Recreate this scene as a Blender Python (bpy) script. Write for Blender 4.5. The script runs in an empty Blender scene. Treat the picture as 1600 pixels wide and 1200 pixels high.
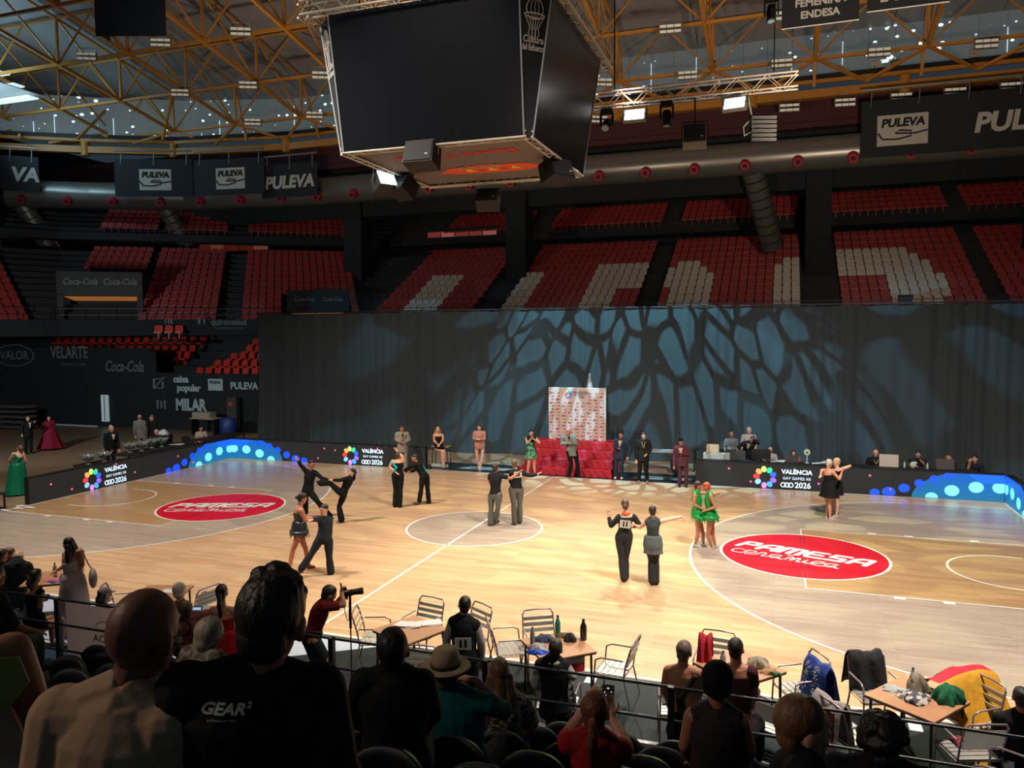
import bpy, math, random
from mathutils import Vector as V, Matrix
from math import sin, cos, pi, radians, atan2, sqrt, hypot
rnd = random.Random(7)
C = bpy.context.scene.collection
S = bpy.context.scene
# ---------------------------------------------------------------- camera
CAM = V((7.677, -18.874, 5.215)); YAW, PITCH, ROLL, FPX = 0.33607, 0.0676, -0.00632, 1210.6
_f = V((-sin(YAW)*cos(PITCH), cos(YAW)*cos(PITCH), -sin(PITCH)))
_r = V((cos(YAW), sin(YAW), 0)); _u = _r.cross(_f)
_r2 = _r*cos(ROLL)+_u*sin(ROLL); _u2 = -_r*sin(ROLL)+_u*cos(ROLL)
cam = bpy.data.cameras.new('camera'); camo = bpy.data.objects.new('camera', cam); C.objects.link(camo)
cam.sensor_width = 36; cam.lens = FPX*36/1600; cam.clip_start = .05; cam.clip_end = 300
m = Matrix((_r2, _u2, -_f)).transposed().to_4x4(); m.translation = CAM
camo.matrix_world = m; S.camera = camo
# ---------------------------------------------------------------- colour management and world
S.view_settings.view_transform = 'Standard'; S.view_settings.look = 'None'; S.view_settings.gamma = 1
S.view_settings.use_curve_mapping = False; S.view_settings.exposure = 0.0
def lin(c): return tuple(((x/255)/12.92 if x/255 <= .04045 else ((x/255+.055)/1.055)**2.4) for x in c)
W = bpy.data.worlds.new('world'); S.world = W; W.use_nodes = True
W.node_tree.nodes['Background'].inputs[0].default_value = (*lin((120, 150, 170)), 1)
W.node_tree.nodes['Background'].inputs[1].default_value = 0.10
def aim(o, p, q):
    d = V(q)-V(p); o.location = p; o.rotation_euler = d.to_track_quat('-Z', 'Y').to_euler()
def spot(name, p, q, power, ang, blend=.4, col=(255, 245, 225), rad=.25, gobo=None):
    l = bpy.data.lights.new(name, 'SPOT'); l.energy = power; l.spot_size = radians(ang); l.spot_blend = blend
    l.color = lin(col); l.shadow_soft_size = rad
    o = bpy.data.objects.new(name, l); C.objects.link(o); aim(o, p, q)
    if gobo:
        # a patterned metal disc in a moving-head lamp: the pattern is thrown by the light itself
        l.use_nodes = True; nt = l.node_tree; em = nt.nodes['Emission']
        tc = nt.nodes.new('ShaderNodeTexCoord'); mp = nt.nodes.new('ShaderNodeMapping'); vt = nt.nodes.new('ShaderNodeVectorMath')
        sp = nt.nodes.new('ShaderNodeSeparateXYZ'); dv = nt.nodes.new('ShaderNodeVectorMath'); dv.operation = 'DIVIDE'
        nt.links.new(tc.outputs['Normal'], sp.inputs[0])
        cb = nt.nodes.new('ShaderNodeCombineXYZ')
        for k in range(3): nt.links.new(sp.outputs[2], cb.inputs[k])
        nt.links.new(tc.outputs['Normal'], dv.inputs[0]); nt.links.new(cb.outputs[0], dv.inputs[1])
        mp.inputs['Rotation'].default_value[2] = gobo[1]; mp.inputs['Scale'].default_value = gobo[2]
        nt.links.new(dv.outputs[0], mp.inputs[0])
        nz = nt.nodes.new('ShaderNodeTexNoise'); nz.inputs['Scale'].default_value = 2.2; nt.links.new(mp.outputs[0], nz.inputs['Vector'])
        mx = nt.nodes.new('ShaderNodeMixRGB'); mx.inputs[0].default_value = .24
        nt.links.new(mp.outputs[0], mx.inputs[1]); nt.links.new(nz.outputs['Color'], mx.inputs[2])
        vo = nt.nodes.new('ShaderNodeTexVoronoi'); vo.feature = 'DISTANCE_TO_EDGE'; vo.inputs['Scale'].default_value = gobo[0]
        nt.links.new(mx.outputs[0], vo.inputs['Vector'])
        cr = nt.nodes.new('ShaderNodeMapRange'); cr.inputs[1].default_value = gobo[3]; cr.inputs[2].default_value = gobo[3]+gobo[4]
        cr.inputs[3].default_value = gobo[5]; cr.inputs[4].default_value = 1
        nt.links.new(vo.outputs['Distance'], cr.inputs[0]); nt.links.new(cr.outputs[0], em.inputs['Strength'])
    return o
def area(name, p, q, power, sx, sy, col=(255, 245, 225), spread=180):
    l = bpy.data.lights.new(name, 'AREA'); l.energy = power; l.shape = 'RECTANGLE'; l.size = sx; l.size_y = sy; l.color = lin(col); l.spread = radians(spread)
    o = bpy.data.objects.new(name, l); C.objects.link(o); aim(o, p, q); return o
# key and gobo spots are the scoreboard and truss lamps; washes and fills are added
spot('key_spot_left', (-2.7, .4, 9.0), (4.5, -4.5, 0), 2200, 80, .9, (255, 232, 190), .2)
spot('key_spot_back', (3.2, 5.7, 11.8), (3.5, -3.2, 0), 5600, 58, 1, (255, 246, 228), .25)
spot('key_spot_back_right', (6.2, 5.7, 11.9), (6.0, -2.5, 0), 4800, 62, 1, (255, 246, 230), .25)
spot('wash_left', (-8, -7, 16), (-6, 1, 0), 13000, 95, .8, (255, 238, 224), .8)  # this and the next two: added washes from the near side, no fixtures
spot('wash_right', (11, -8, 16), (9.5, -.5, 0), 19000, 95, .8, (255, 238, 224), .8)
spot('wash_far', (0, -9, 16), (0, 6.5, 0), 3600, 50, .9, (255, 235, 215), .5)
spot('gobo_curtain', (1.6, 5.0, 11.3), (2.4, 12, 2.2), 12500, 78, .35, (130, 200, 225), .012, (13.0, .5, (1.25, .8, 1), .09, .07, .03))
spot('gobo_curtain_left', (-3.2, 3.5, 10.5), (-8, 12, 2.8), 3500, 84, .7, (120, 190, 215), .015, (3.0, -.5, (1, 1.6, 1), .12, .06, .02))
spot('gobo_curtain_right', (8, 4, 12), (12, 12, 2.8), 4500, 84, .7, (120, 190, 225), .015, (4.0, -.9, (1, 1.6, 1), .14, .06, .02))
spot('gobo_floor', (7.5, 6.2, 12), (9.5, -3, 0), 5000, 76, .6, (226, 240, 185), .02, (7.5, .8, (1, 2.2, 1), .12, .07, .1))
spot('gobo_floor_mid', (3, 6.2, 12), (0, -1, 0), 3200, 72, .6, (226, 240, 175), .02, (7.5, -.6, (1, 2.2, 1), .12, .07, .1))
for sx_ in (-13, -5, 3, 11, 19): spot('stand_wash', (sx_, 5, 13), (sx_, 22, 5.2), 620, 36, 1, (255, 225, 210), .4)  # added lamps, put in to brighten the front seat rows
for q_, pw in (((-14, 6, 9), 3500), ((-2, 4, 9), 2500), ((11, 2, 9), 5500)): spot('roof_bounce_fill', q_, (q_[0], 18, 21), pw, 110, 1, (255, 228, 200), .5)  # added upward lamps standing in for floor bounce and spill on the roof
area('near_fill', (-.5, -19.5, 9), (6.2, -17, 4.2), 170, 1.2, 1.2, (255, 225, 200))  # added fill on the backs of the near rows
spot('left_service_wash', (-19, -4, 5.5), (-28.5, 14, 3), 3500, 86, .8, (235, 240, 240), .4)  # added low lamp to brighten the left wall, no fixture there

# ---------------------------------------------------------------- materials
MATS = {}
def mat(name, c=(128, 128, 128), r=.6, metal=0, emit=0, bump=0, bs=40, var=0, vs=3, spec=None, stretch=None, alpha=None, trans=0, sheen=0):
    if name in MATS: return MATS[name]
    m = bpy.data.materials.new(name); m.use_nodes = True; nt = m.node_tree; b = nt.nodes['Principled BSDF']
    col = (*lin(c), 1); b.inputs['Base Color'].default_value = col; b.inputs['Roughness'].default_value = r; b.inputs['Metallic'].default_value = metal
    if spec is not None: b.inputs['Specular IOR Level'].default_value = spec
    if sheen: b.inputs['Sheen Weight'].default_value = sheen
    if trans: b.inputs['Transmission Weight'].default_value = trans
    if alpha is not None: b.inputs['Alpha'].default_value = alpha
    if emit: b.inputs['Emission Color'].default_value = col; b.inputs['Emission Strength'].default_value = emit
    if bump or var:
        tc = nt.nodes.new('ShaderNodeTexCoord'); mp = nt.nodes.new('ShaderNodeMapping'); nt.links.new(tc.outputs['Object'], mp.inputs[0])
        if stretch: mp.inputs['Scale'].default_value = stretch
    if var:
        n = nt.nodes.new('ShaderNodeTexNoise'); n.inputs['Scale'].default_value = vs; n.inputs['Detail'].default_value = 5; nt.links.new(mp.outputs[0], n.inputs['Vector'])
        mr = nt.nodes.new('ShaderNodeMapRange'); mr.inputs[1].default_value = .3; mr.inputs[2].default_value = .7
        mr.inputs[3].default_value = 1-var; mr.inputs[4].default_value = 1+var; nt.links.new(n.outputs['Fac'], mr.inputs[0])
        mx = nt.nodes.new('ShaderNodeVectorMath'); mx.operation = 'SCALE'; mx.inputs[0].default_value = col[:3]
        nt.links.new(mr.outputs[0], mx.inputs['Scale']); nt.links.new(mx.outputs[0], b.inputs['Base Color'])
        if emit: nt.links.new(mx.outputs[0], b.inputs['Emission Color'])
    if bump:
        n = nt.nodes.new('ShaderNodeTexNoise'); n.inputs['Scale'].default_value = bs; n.inputs['Detail'].default_value = 4; nt.links.new(mp.outputs[0], n.inputs['Vector'])
        bp = nt.nodes.new('ShaderNodeBump'); bp.inputs['Strength'].default_value = bump; bp.inputs['Distance'].default_value = .02
        nt.links.new(n.outputs['Fac'], bp.inputs['Height']); nt.links.new(bp.outputs[0], b.inputs['Normal'])
    MATS[name] = m; return m
def printed(name, a, b_, scale, thr=.5, r=.7):
    """cloth printed with a second colour"""
    m = mat(name, a, r); nt = m.node_tree; bs = nt.nodes['Principled BSDF']
    tc = nt.nodes.new('ShaderNodeTexCoord'); n = nt.nodes.new('ShaderNodeTexNoise'); n.inputs['Scale'].default_value = scale; n.inputs['Detail'].default_value = 3
    nt.links.new(tc.outputs['Object'], n.inputs['Vector']); cr = nt.nodes.new('ShaderNodeValToRGB')
    cr.color_ramp.elements[0].position = thr-.03; cr.color_ramp.elements[0].color = (*lin(a), 1)
    cr.color_ramp.elements[1].position = thr+.03; cr.color_ramp.elements[1].color = (*lin(b_), 1)
    nt.links.new(n.outputs['Fac'], cr.inputs[0]); nt.links.new(cr.outputs[0], bs.inputs['Base Color']); return m
# ---------------------------------------------------------------- mesh builder
class MB:
    def __init__(s): s.v = []; s.f = []; s.sm = []
    def add(s, vs, fs, smooth=False):
        b = len(s.v); s.v += [tuple(p) for p in vs]; s.f += [tuple(i+b for i in f) for f in fs]; s.sm += [smooth]*len(fs); return s
    def box(s, c, d, rz=0, M=None, taper=1):
        x, y, z = d[0]/2, d[1]/2, d[2]/2; t = taper
        P = [V((-x, -y, -z)), V((x, -y, -z)), V((x, y, -z)), V((-x, y, -z)), V((-x*t, -y*t, z)), V((x*t, -y*t, z)), V((x*t, y*t, z)), V((-x*t, y*t, z))]
        R = M if M else Matrix.Rotation(rz, 3, 'Z'); c = V(c)
        return s.add([R @ p+c for p in P], [(0, 3, 2, 1), (4, 5, 6, 7), (0, 1, 5, 4), (1, 2, 6, 5), (2, 3, 7, 6), (3, 0, 4, 7)])
    def frame(s, d):
        d = V(d).normalized(); a = V((0, 0, 1)) if abs(d.z) < .9 else V((1, 0, 0)); x = d.cross(a).normalized(); return x, d.cross(x).normalized(), d
    def bar(s, p, q, w, h=None):
        """square bar between two points"""
        p, q = V(p), V(q); h = h or w; x, y, d = s.frame(q-p)
        P = [p-x*w/2-y*h/2, p+x*w/2-y*h/2, p+x*w/2+y*h/2, p-x*w/2+y*h/2]; P += [a+(q-p) for a in P]
        return s.add(P, [(0, 3, 2, 1), (4, 5, 6, 7), (0, 1, 5, 4), (1, 2, 6, 5), (2, 3, 7, 6), (3, 0, 4, 7)])
    def cyl(s, p, q, r, r2=None, n=10, smooth=True, cap=True):
        p, q = V(p), V(q); r2 = r if r2 is None else r2; x, y, d = s.frame(q-p)
        P = [p+(x*cos(2*pi*i/n)+y*sin(2*pi*i/n))*r for i in range(n)]+[q+(x*cos(2*pi*i/n)+y*sin(2*pi*i/n))*r2 for i in range(n)]
        b = len(s.v); s.add(P, [(i, (i+1) % n, n+(i+1) % n, n+i) for i in range(n)], smooth)
        if cap: s.add(P, [tuple(range(n-1, -1, -1)), tuple(range(n, 2*n))])
        return s
    def path(s, pts, r, n=8):
        """smooth tube through points"""
        pts = [V(p) for p in pts]; rings = []; R = r if isinstance(r, (list, tuple)) else [r]*len(pts)
        x = None
        for i, p in enumerate(pts):
            d = (pts[min(i+1, len(pts)-1)]-pts[max(i-1, 0)]).normalized()
            if x is None: x, y, _ = s.frame(d)
            x = (x-d*x.dot(d)).normalized(); y = d.cross(x)
            rings += [p+(x*cos(2*pi*k/n)+y*sin(2*pi*k/n))*R[i] for k in range(n)]
        F = [(i*n+k, i*n+(k+1) % n, (i+1)*n+(k+1) % n, (i+1)*n+k) for i in range(len(pts)-1) for k in range(n)]
        b = len(pts)-1
        s.add(rings, F, True); s.add(rings[:n], [tuple(range(n-1, -1, -1))]); s.add(rings[-n:], [tuple(range(n))]); return s
    def loft(s, secs, n=16, smooth=True, rip=0, ripn=9):
        """closed loft of elliptical sections (centre, half-axis a, half-axis b)"""
        P = []
        if V(secs[0][1]).cross(V(secs[0][2])).dot(V(secs[-1][0])-V(secs[0][0])) < 0: secs = [(c, a, V(b)*-1) for c, a, b in secs]
        for j, (c, a, b) in enumerate(secs):
            for k in range(n):
                t = 2*pi*k/n; q = 1+(rip*(j/(len(secs)-1))*sin(ripn*t) if rip else 0)
                P.append(V(c)+V(a)*cos(t)*q+V(b)*sin(t)*q)
        m = len(secs)
        s.add(P, [(i*n+k, i*n+(k+1) % n, (i+1)*n+(k+1) % n, (i+1)*n+k) for i in range(m-1) for k in range(n)]+[tuple(range(n-1, -1, -1)), tuple(range((m-1)*n, m*n))], smooth); return s
    def ell(s, c, r, M=None, n=12, m=8):
        c = V(c); r = (r, r, r) if isinstance(r, (int, float)) else r; M = M or Matrix.Identity(3); P = [c+M @ V((0, 0, -r[2]))]
        for j in range(1, m):
            t = -pi/2+pi*j/m
            P += [c+M @ V((r[0]*cos(t)*cos(2*pi*k/n), r[1]*cos(t)*sin(2*pi*k/n), r[2]*sin(t))) for k in range(n)]
        P.append(c+M @ V((0, 0, r[2]))); F = [(0, 1+(k+1) % n, 1+k) for k in range(n)]
        for j in range(m-2): F += [(1+j*n+k, 1+j*n+(k+1) % n, 1+(j+1)*n+(k+1) % n, 1+(j+1)*n+k) for k in range(n)]
        e = 1+(m-2)*n; F += [(e+k, e+(k+1) % n, len(P)-1) for k in range(n)]
        return s.add(P, F, True)
    def lathe(s, prof, c=(0, 0, 0), n=12):
        c = V(c); P = [c+V((r*cos(2*pi*k/n), r*sin(2*pi*k/n), z)) for r, z in prof for k in range(n)]; m = len(prof)
        return s.add(P, [(i*n+k, i*n+(k+1) % n, (i+1)*n+(k+1) % n, (i+1)*n+k) for i in range(m-1) for k in range(n)]+[tuple(range(n-1, -1, -1)), tuple(range((m-1)*n, m*n))], True)
    def prism(s, pts, o, ux, uy, t):
        """flat polygon (2D points in the frame o, ux, uy) with thickness t along ux x uy"""
        o, ux, uy = V(o), V(ux), V(uy); nn = ux.cross(uy).normalized()*t; n = len(pts)
        A = [o+ux*a+uy*b for a, b in pts]; B = [p+nn for p in A]
        return s.add(A+B, [tuple(range(n-1, -1, -1)), tuple(range(n, 2*n))]+[(i, (i+1) % n, n+(i+1) % n, n+i) for i in range(n)])
    def grid(s, fn, nu, nv, thick=0):
        """surface fn(u,v)"""
        P = [V(fn(i/nu, j/nv)) for j in range(nv+1) for i in range(nu+1)]
        s.add(P, [(j*(nu+1)+i, j*(nu+1)+i+1, (j+1)*(nu+1)+i+1, (j+1)*(nu+1)+i) for j in range(nv) for i in range(nu)], True); return s
    def mesh(s, name, m):
        me = bpy.data.meshes.new(name); me.from_pydata(s.v, [], s.f); me.polygons.foreach_set('use_smooth', s.sm); me.update()
        if m: me.materials.append(m)
        return me
    def build(s, name, m, parent=None, loc=None, rz=0):
        o = bpy.data.objects.new(name, s.mesh(name, m)); C.objects.link(o)
        if parent: o.parent = parent
        if loc is not None: o.location = loc
        if rz: o.rotation_euler[2] = rz
        return o
def inst(name, me, parent=None, loc=(0, 0, 0), rz=0, label=None):
    o = bpy.data.objects.new(name, me); C.objects.link(o); o.location = loc; o.rotation_euler[2] = rz
    if parent: o.parent = parent
    if label: o['label'] = label
    return o
def tag(o, label=None, cat=None, group=None, kind=None):
    if label: o['label'] = label
    if cat: o['category'] = cat
    if group: o['group'] = group
    if kind: o['kind'] = kind
    return o
def thing(name, label, cat, loc=(0, 0, 0), rz=0, group=None):
    o = bpy.data.objects.new(name, None); o.empty_display_size = .1; C.objects.link(o); o.location = loc; o.rotation_euler[2] = rz
    return tag(o, label, cat, group)
def struct(o, kind='structure'): o['kind'] = kind; return o
def dup(root, loc, rz=0, label=None, group=None):
    r = root.copy(); C.objects.link(r); r.location = loc; r.rotation_euler = (0, 0, rz)
    if label: r['label'] = label
    if group: r['group'] = group
    for ch in list(root.children):
        c = ch.copy(); C.objects.link(c); c.parent = r
        for g in list(ch.children):
            d = g.copy(); C.objects.link(d); d.parent = c
    return r
def text(body, size, o, ux, uy, m, parent=None, name='lettering', t=.004, bold=0, shear=0, sx=1, align='CENTER', space=1):
    """flat lettering: glyphs as a thin mesh standing on the surface"""
    c = bpy.data.curves.new('t', 'FONT'); c.body = body; c.size = size; c.offset = bold; c.shear = shear; c.align_x = align; c.align_y = 'CENTER'
    c.space_character = space; c.resolution_u = 3; c.extrude = t/2; c.fill_mode = 'BOTH'
    to = bpy.data.objects.new('t', c); me = bpy.data.meshes.new_from_object(to); bpy.data.objects.remove(to); bpy.data.curves.remove(c)
    ux, uy = V(ux).normalized(), V(uy).normalized(); M = Matrix((ux*sx, uy, ux.cross(uy))).transposed().to_4x4(); M.translation = V(o)
    me.transform(M); me.materials.clear(); me.materials.append(m)
    ob = bpy.data.objects.new(name, me); C.objects.link(ob)
    if parent: ob.parent = parent
    return ob
def arc_pts(cx, cy, r, a0, a1, n, ry=None): return [(cx+r*cos(a0+(a1-a0)*i/n), cy+(ry or r)*sin(a0+(a1-a0)*i/n)) for i in range(n+1)]
# ================================================================ floor and court
def wood(name, c1, c2, r=.28, k=1.0):
    m = bpy.data.materials.new(name); m.use_nodes = True; nt = m.node_tree; b = nt.nodes['Principled BSDF']; L = nt.links.new
    tc = nt.nodes.new('ShaderNodeTexCoord'); br = nt.nodes.new('ShaderNodeTexBrick')
    br.inputs['Scale'].default_value = 1; br.inputs['Brick Width'].default_value = 1.9; br.inputs['Row Height'].default_value = .12
    br.inputs['Mortar Size'].default_value = .002; br.offset = .37; br.offset_frequency = 3
    br.inputs['Color1'].default_value = (*lin(c1), 1); br.inputs['Color2'].default_value = (*lin(c2), 1); br.inputs['Mortar'].default_value = (*lin([x*.8 for x in c2]), 1)
    L(tc.outputs['Object'], br.inputs['Vector'])
    mp = nt.nodes.new('ShaderNodeMapping'); mp.inputs['Scale'].default_value = (.5, 9, 1); L(tc.outputs['Object'], mp.inputs[0])
    n = nt.nodes.new('ShaderNodeTexNoise'); n.inputs['Scale'].default_value = 2.4; n.inputs['Detail'].default_value = 6; L(mp.outputs[0], n.inputs['Vector'])
    mr = nt.nodes.new('ShaderNodeMapRange'); mr.inputs[1].default_value = .3; mr.inputs[2].default_value = .7; mr.inputs[3].default_value = .8*k; mr.inputs[4].default_value = 1.12*k; L(n.outputs['Fac'], mr.inputs[0])
    sc = nt.nodes.new('ShaderNodeVectorMath'); sc.operation = 'SCALE'; L(br.outputs['Color'], sc.inputs[0]); L(mr.outputs[0], sc.inputs['Scale']); L(sc.outputs[0], b.inputs['Base Color'])
    b.inputs['Roughness'].default_value = r; b.inputs['Specular IOR Level'].default_value = .35; return m
WOOD = wood('maple_boards', (204, 172, 136), (190, 154, 118)); GREYW = wood('grey_stained_boards', (172, 158, 144), (160, 146, 132), .3); KEYW = wood('honey_stained_boards', (176, 146, 106), (164, 132, 94), .3)
WOODFAR = wood('service_floor_boards', (150, 128, 104), (136, 114, 92), .4)
WHITE = mat('court_line_paint', (222, 226, 220), .35); RED = mat('court_red_paint', (196, 22, 44), .3)
fl = MB().box((-10, 3.5, -.1), (74, 23.6, .2)).build('floor', WOODFAR); struct(fl)
def flat(name, pts, z, m, holes=None): return MB().prism(pts, (0, 0, z-.002), (1, 0, 0), (0, 1, 0), .002).build(name, m, fl)
flat('court_boards', [(-14.05, -7.62), (14.4, -7.62), (14.4, 7.62), (-14.05, 7.62)], .004, WOOD)
Bk = 12.425
def three(sg): return [(sg*14, -6.6), (sg*13.9, 6.6)][:0]+[(sg*x, y) for x, y in [(14, -6.6)]+arc_pts(Bk, 0, 6.75, -pi/2-(.0), -pi/2-pi, 40)[::1]+[(14, 6.6)]]
def tarc(sg):
    a0 = atan2(-6.6, -1.415)
    pts = [(14, -6.6)]+[(Bk+6.75*cos(t), 6.75*sin(t)) for t in [(-pi/2-.21)-(pi-.42)*i/48 for i in range(49)]]+[(14, 6.6)]
    return [(sg*x, y) for x, y in (pts if sg > 0 else pts[::-1])]
def line(name, pts, w=.055, z=.010, closed=False, m=None):
    n = len(pts); mb = MB(); P = []
    for i, (x, y) in enumerate(pts):
        a = pts[(i-1) % n] if closed or i > 0 else pts[i]; b = pts[(i+1) % n] if closed or i < n-1 else pts[i]
        dx, dy = b[0]-a[0], b[1]-a[1]; l = hypot(dx, dy); nx, ny = -dy/l*w/2, dx/l*w/2; P += [(x+nx, y+ny, z), (x-nx, y-ny, z)]
    q = n if closed else n-1
    mb.add(P, [(2*i, 2*i+1, (2*((i+1) % n))+1, 2*((i+1) % n)) for i in range(q)]); return mb.build(name, m or WHITE, fl)
for sg in (-1, 1):
    flat('three_point_area', tarc(sg), .006, GREYW); line('three_point_line', tarc(sg))
    k = [(sg*14, -2.45), (sg*8.2, -2.45), (sg*8.2, 2.45), (sg*14, 2.45)]
    flat('key_area', k if sg < 0 else k[::-1], .008, KEYW); line('key_line', k, .05, .010)
    line('restraining_arc', [(sg*x, y) for x, y in [(12.9, -1.25)]+[(Bk+1.25*cos(t), 1.25*sin(t)) for t in [-pi/2-pi*i/24 for i in range(25)]]+[(12.9, 1.25)]], .05)
    for x in (9.9, 10.75, 12.2):
        for y in (-2.53, 2.53): flat('key_tick', [(sg*x-.1, y-.06), (sg*x+.1, y-.06), (sg*x+.1, y+.06), (sg*x-.1, y+.06)], .0115, WHITE)
    c0 = (sg*8.2, 0); an = -sg*radians(17.5)
    def TR(x, y): x = (x-c0[0])*.66; y = y*.66-.16; return (c0[0]+x*cos(an)-y*sin(an), y*cos(an)+x*sin(an))
    el = MB().prism(arc_pts(*c0, 1.86, 0, 2*pi, 72)[:-1], (0, 0, .012), (1, 0, 0), (0, 1, 0), .002).build('sponsor_disc_border', WHITE, fl)
    el = MB().prism(arc_pts(*c0, 1.8, 0, 2*pi, 72)[:-1], (0, 0, .0145), (1, 0, 0), (0, 1, 0), .002).build('sponsor_disc', RED, fl)
    for xx in (8.17, 8.25): MB().box((sg*xx, 0, .0172), (.018, 3.6, .001)).build('floor_seam', mat('seam', (110, 20, 30)), fl)
    LB = mat('lettering_paint', (206, 220, 220), .35)
    # heavy rounded letters built as flat strokes
    X0 = c0[0]-2.3
    S_ = {'P': [[(0, 0), (.08, .78), (.42, .78), (.44, .4), (.06, .4)]], 'A': [[(0, 0), (.06, .6), (.2, .78), (.46, .78), (.44, 0)], [(.06, .3), (.44, .3)]],
          'M': [[(0, 0), (.06, .78), (.3, .78), (.28, 0)], [(.3, .78), (.56, .78), (.54, 0)]], 'E': [[(.46, .78), (.08, .78), (0, .4), (.08, 0), (.46, 0)], [(.1, .4), (.4, .4)]],
          'S': [[(.46, .78), (.1, .78), (.06, .42), (.4, .38), (.4, 0), (0, 0)]]}
    mb = MB(); X = X0; zz = .0175
    for ch in 'PAMESA':
        for st in S_[ch]:
            for a, b in zip(st[:-1], st[1:]):
                sh = .12; zz += .00035
                A_, B_ = ((X+(p[0]+p[1]*sh)*1.22, .06+p[1]*.92) for p in (a, b)); dx, dy = B_[0]-A_[0], B_[1]-A_[1]; l = hypot(dx, dy); nx, ny = -dy/l*.1, dx/l*.1
                aa = atan2(dy, dx); cap = [(B_[0]+.1*cos(aa-pi/2+pi*q/6), B_[1]+.1*sin(aa-pi/2+pi*q/6)) for q in range(7)]+[(A_[0]+.1*cos(aa+pi/2+pi*q/6), A_[1]+.1*sin(aa+pi/2+pi*q/6)) for q in range(7)]
                mb.add([(*TR(x, y), zz) for x, y in cap], [tuple(range(14))])
        X += .86 if ch == 'M' else .74
    mb.build('sponsor_lettering', LB, fl)
    # handwritten second line, a single flat ribbon of loops
    def cur(t0, ps): return [(t0+x, y) for x, y in ps]
    W_ = {'c': [(.3, .32), (.1, .36), (0, .18), (.08, .02), (.34, .02)], 'e': [(.02, .12), (.26, .2), (.24, .34), (.06, .34), (0, .14), (.1, .0), (.34, .04)],
          'r': [(.0, .04), (.08, .34), (.2, .3), (.18, .04), (.34, .06)], 'a': [(.3, .3), (.08, .34), (0, .14), (.12, .02), (.28, .16), (.32, .34), (.28, .04), (.42, .04)],
          'm': [(.0, .04), (.08, .34), (.16, .3), (.16, .04), (.26, .34), (.34, .3), (.34, .04), (.46, .06)], 'i': [(0, .06), (.06, .34), (.06, .06), (.2, .06)]}
    pts = []; X = c0[0]-2.25
    for ch in 'ceramica':
        pts += [(X+x*1.25+y*.1, -.78+y*1.35) for x, y in W_[ch]]; X += max(x for x, y in W_[ch])*1.25+.02
    sp = []
    for i in range(len(pts)-1):
        p0, p1, p2, p3 = pts[max(i-1, 0)], pts[i], pts[i+1], pts[min(i+2, len(pts)-1)]
        for q in range(4):
            t = q/4; sp.append(tuple(.5*(2*p1[k]+(p2[k]-p0[k])*t+(2*p0[k]-5*p1[k]+4*p2[k]-p3[k])*t*t+(3*p1[k]-p0[k]-3*p2[k]+p3[k])*t**3) for k in (0, 1)))
    line('sponsor_script', [TR(*q) for q in sp], .045, .0185, m=LB); MB().bar((*TR(c0[0]-.42, -.2), .0185), (*TR(c0[0]-.22, -.04), .0185), .04, .002).build('script_accent', LB, fl)
flat('centre_circle_area', arc_pts(0, 0, 1.8, 0, 2*pi, 64)[:-1], .006, GREYW)
line('centre_circle_line', arc_pts(0, 0, 1.8, 0, 2*pi, 64)[:-1], closed=True); line('halfway_line', [(0, -7.6), (0, 7.6)])
line('sideline', [(-14, -7.55), (14.4, -7.55)], .07); line('sideline', [(-14, 7.5), (14.1, 7.5)], .05); line('baseline', [(-14, -7.5), (-14, 7.5)], .05); line('baseline', [(14, -7.5), (14, 7.5)], .05)
MATG = mat('grey_vinyl_mat', (30, 38, 42), .6, spec=.12, bump=.1, bs=60); MATB = mat('black_gloss_mat', (16, 22, 26), .15)
nm = MB().box((0, -8.55, .006), (29, 1.86, .012)).build('trim_1', MATG); struct(nm)
MB().box((0, -7.7, .013), (29, .05, .003)).build('edge_tape', mat('white_tape', (200, 205, 205)), nm)
MB().box((0, -9.42, .02), (29, .07, .05)).build('edge_strip', mat('white_tape'), nm)
for x in (-2.2, 2.55+2.5, 9.4): MB().box((x, -7.83, .014), (.16, .3, .003)).build('tape_mark', mat('white_tape'), nm)
fm = MB().box((-.1, 8.5, .006), (10.0, 1.6, .012)).build('trim_2', MATB); struct(fm)
# white advertising sheet lying on the near mat
sh = MB().prism([(-6, -9.3), (-.8, -9.3), (1.5, -7.75), (-6, -7.75)][::1], (0, 0, .015), (1, 0, 0), (0, 1, 0), .003).build('floor_sheet', mat('pale_vinyl', (176, 186, 204), .5))
tag(sh, 'pale lilac printed vinyl sheet laid on the near mat beside the photographer', 'floor sheet')
MB().ell((.1, -8.95, .02), (.35, .12, .004)).build('print_patch', mat('sheet_blue', (70, 150, 190)), sh); MB().ell((.45, -8.75, .022), (.2, .07, .004)).build('print_patch', mat('sheet_pink', (190, 80, 160)), sh)
for x0 in (-4.0, 2.6):
    s_ = thing('floor_sheet', 'silver white printed sheet on black floor %s the red steps' % ('left of' if x0 < 0 else 'right of'), 'floor sheet', (x0, 8.15, .013))
    MB().prism([(0, 0), (1.9, 0), (2.3, .5), (.4, .5)], (0, 0, 0), (1, 0, 0), (0, 1, 0), .004).build('sheet', mat('silver_sheet', (150, 160, 160), .3), s_)
    MB().bar((.5, .1, .006), (1.8, .4, .006), .12, .002).build('stripe', MATB, s_)
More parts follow.
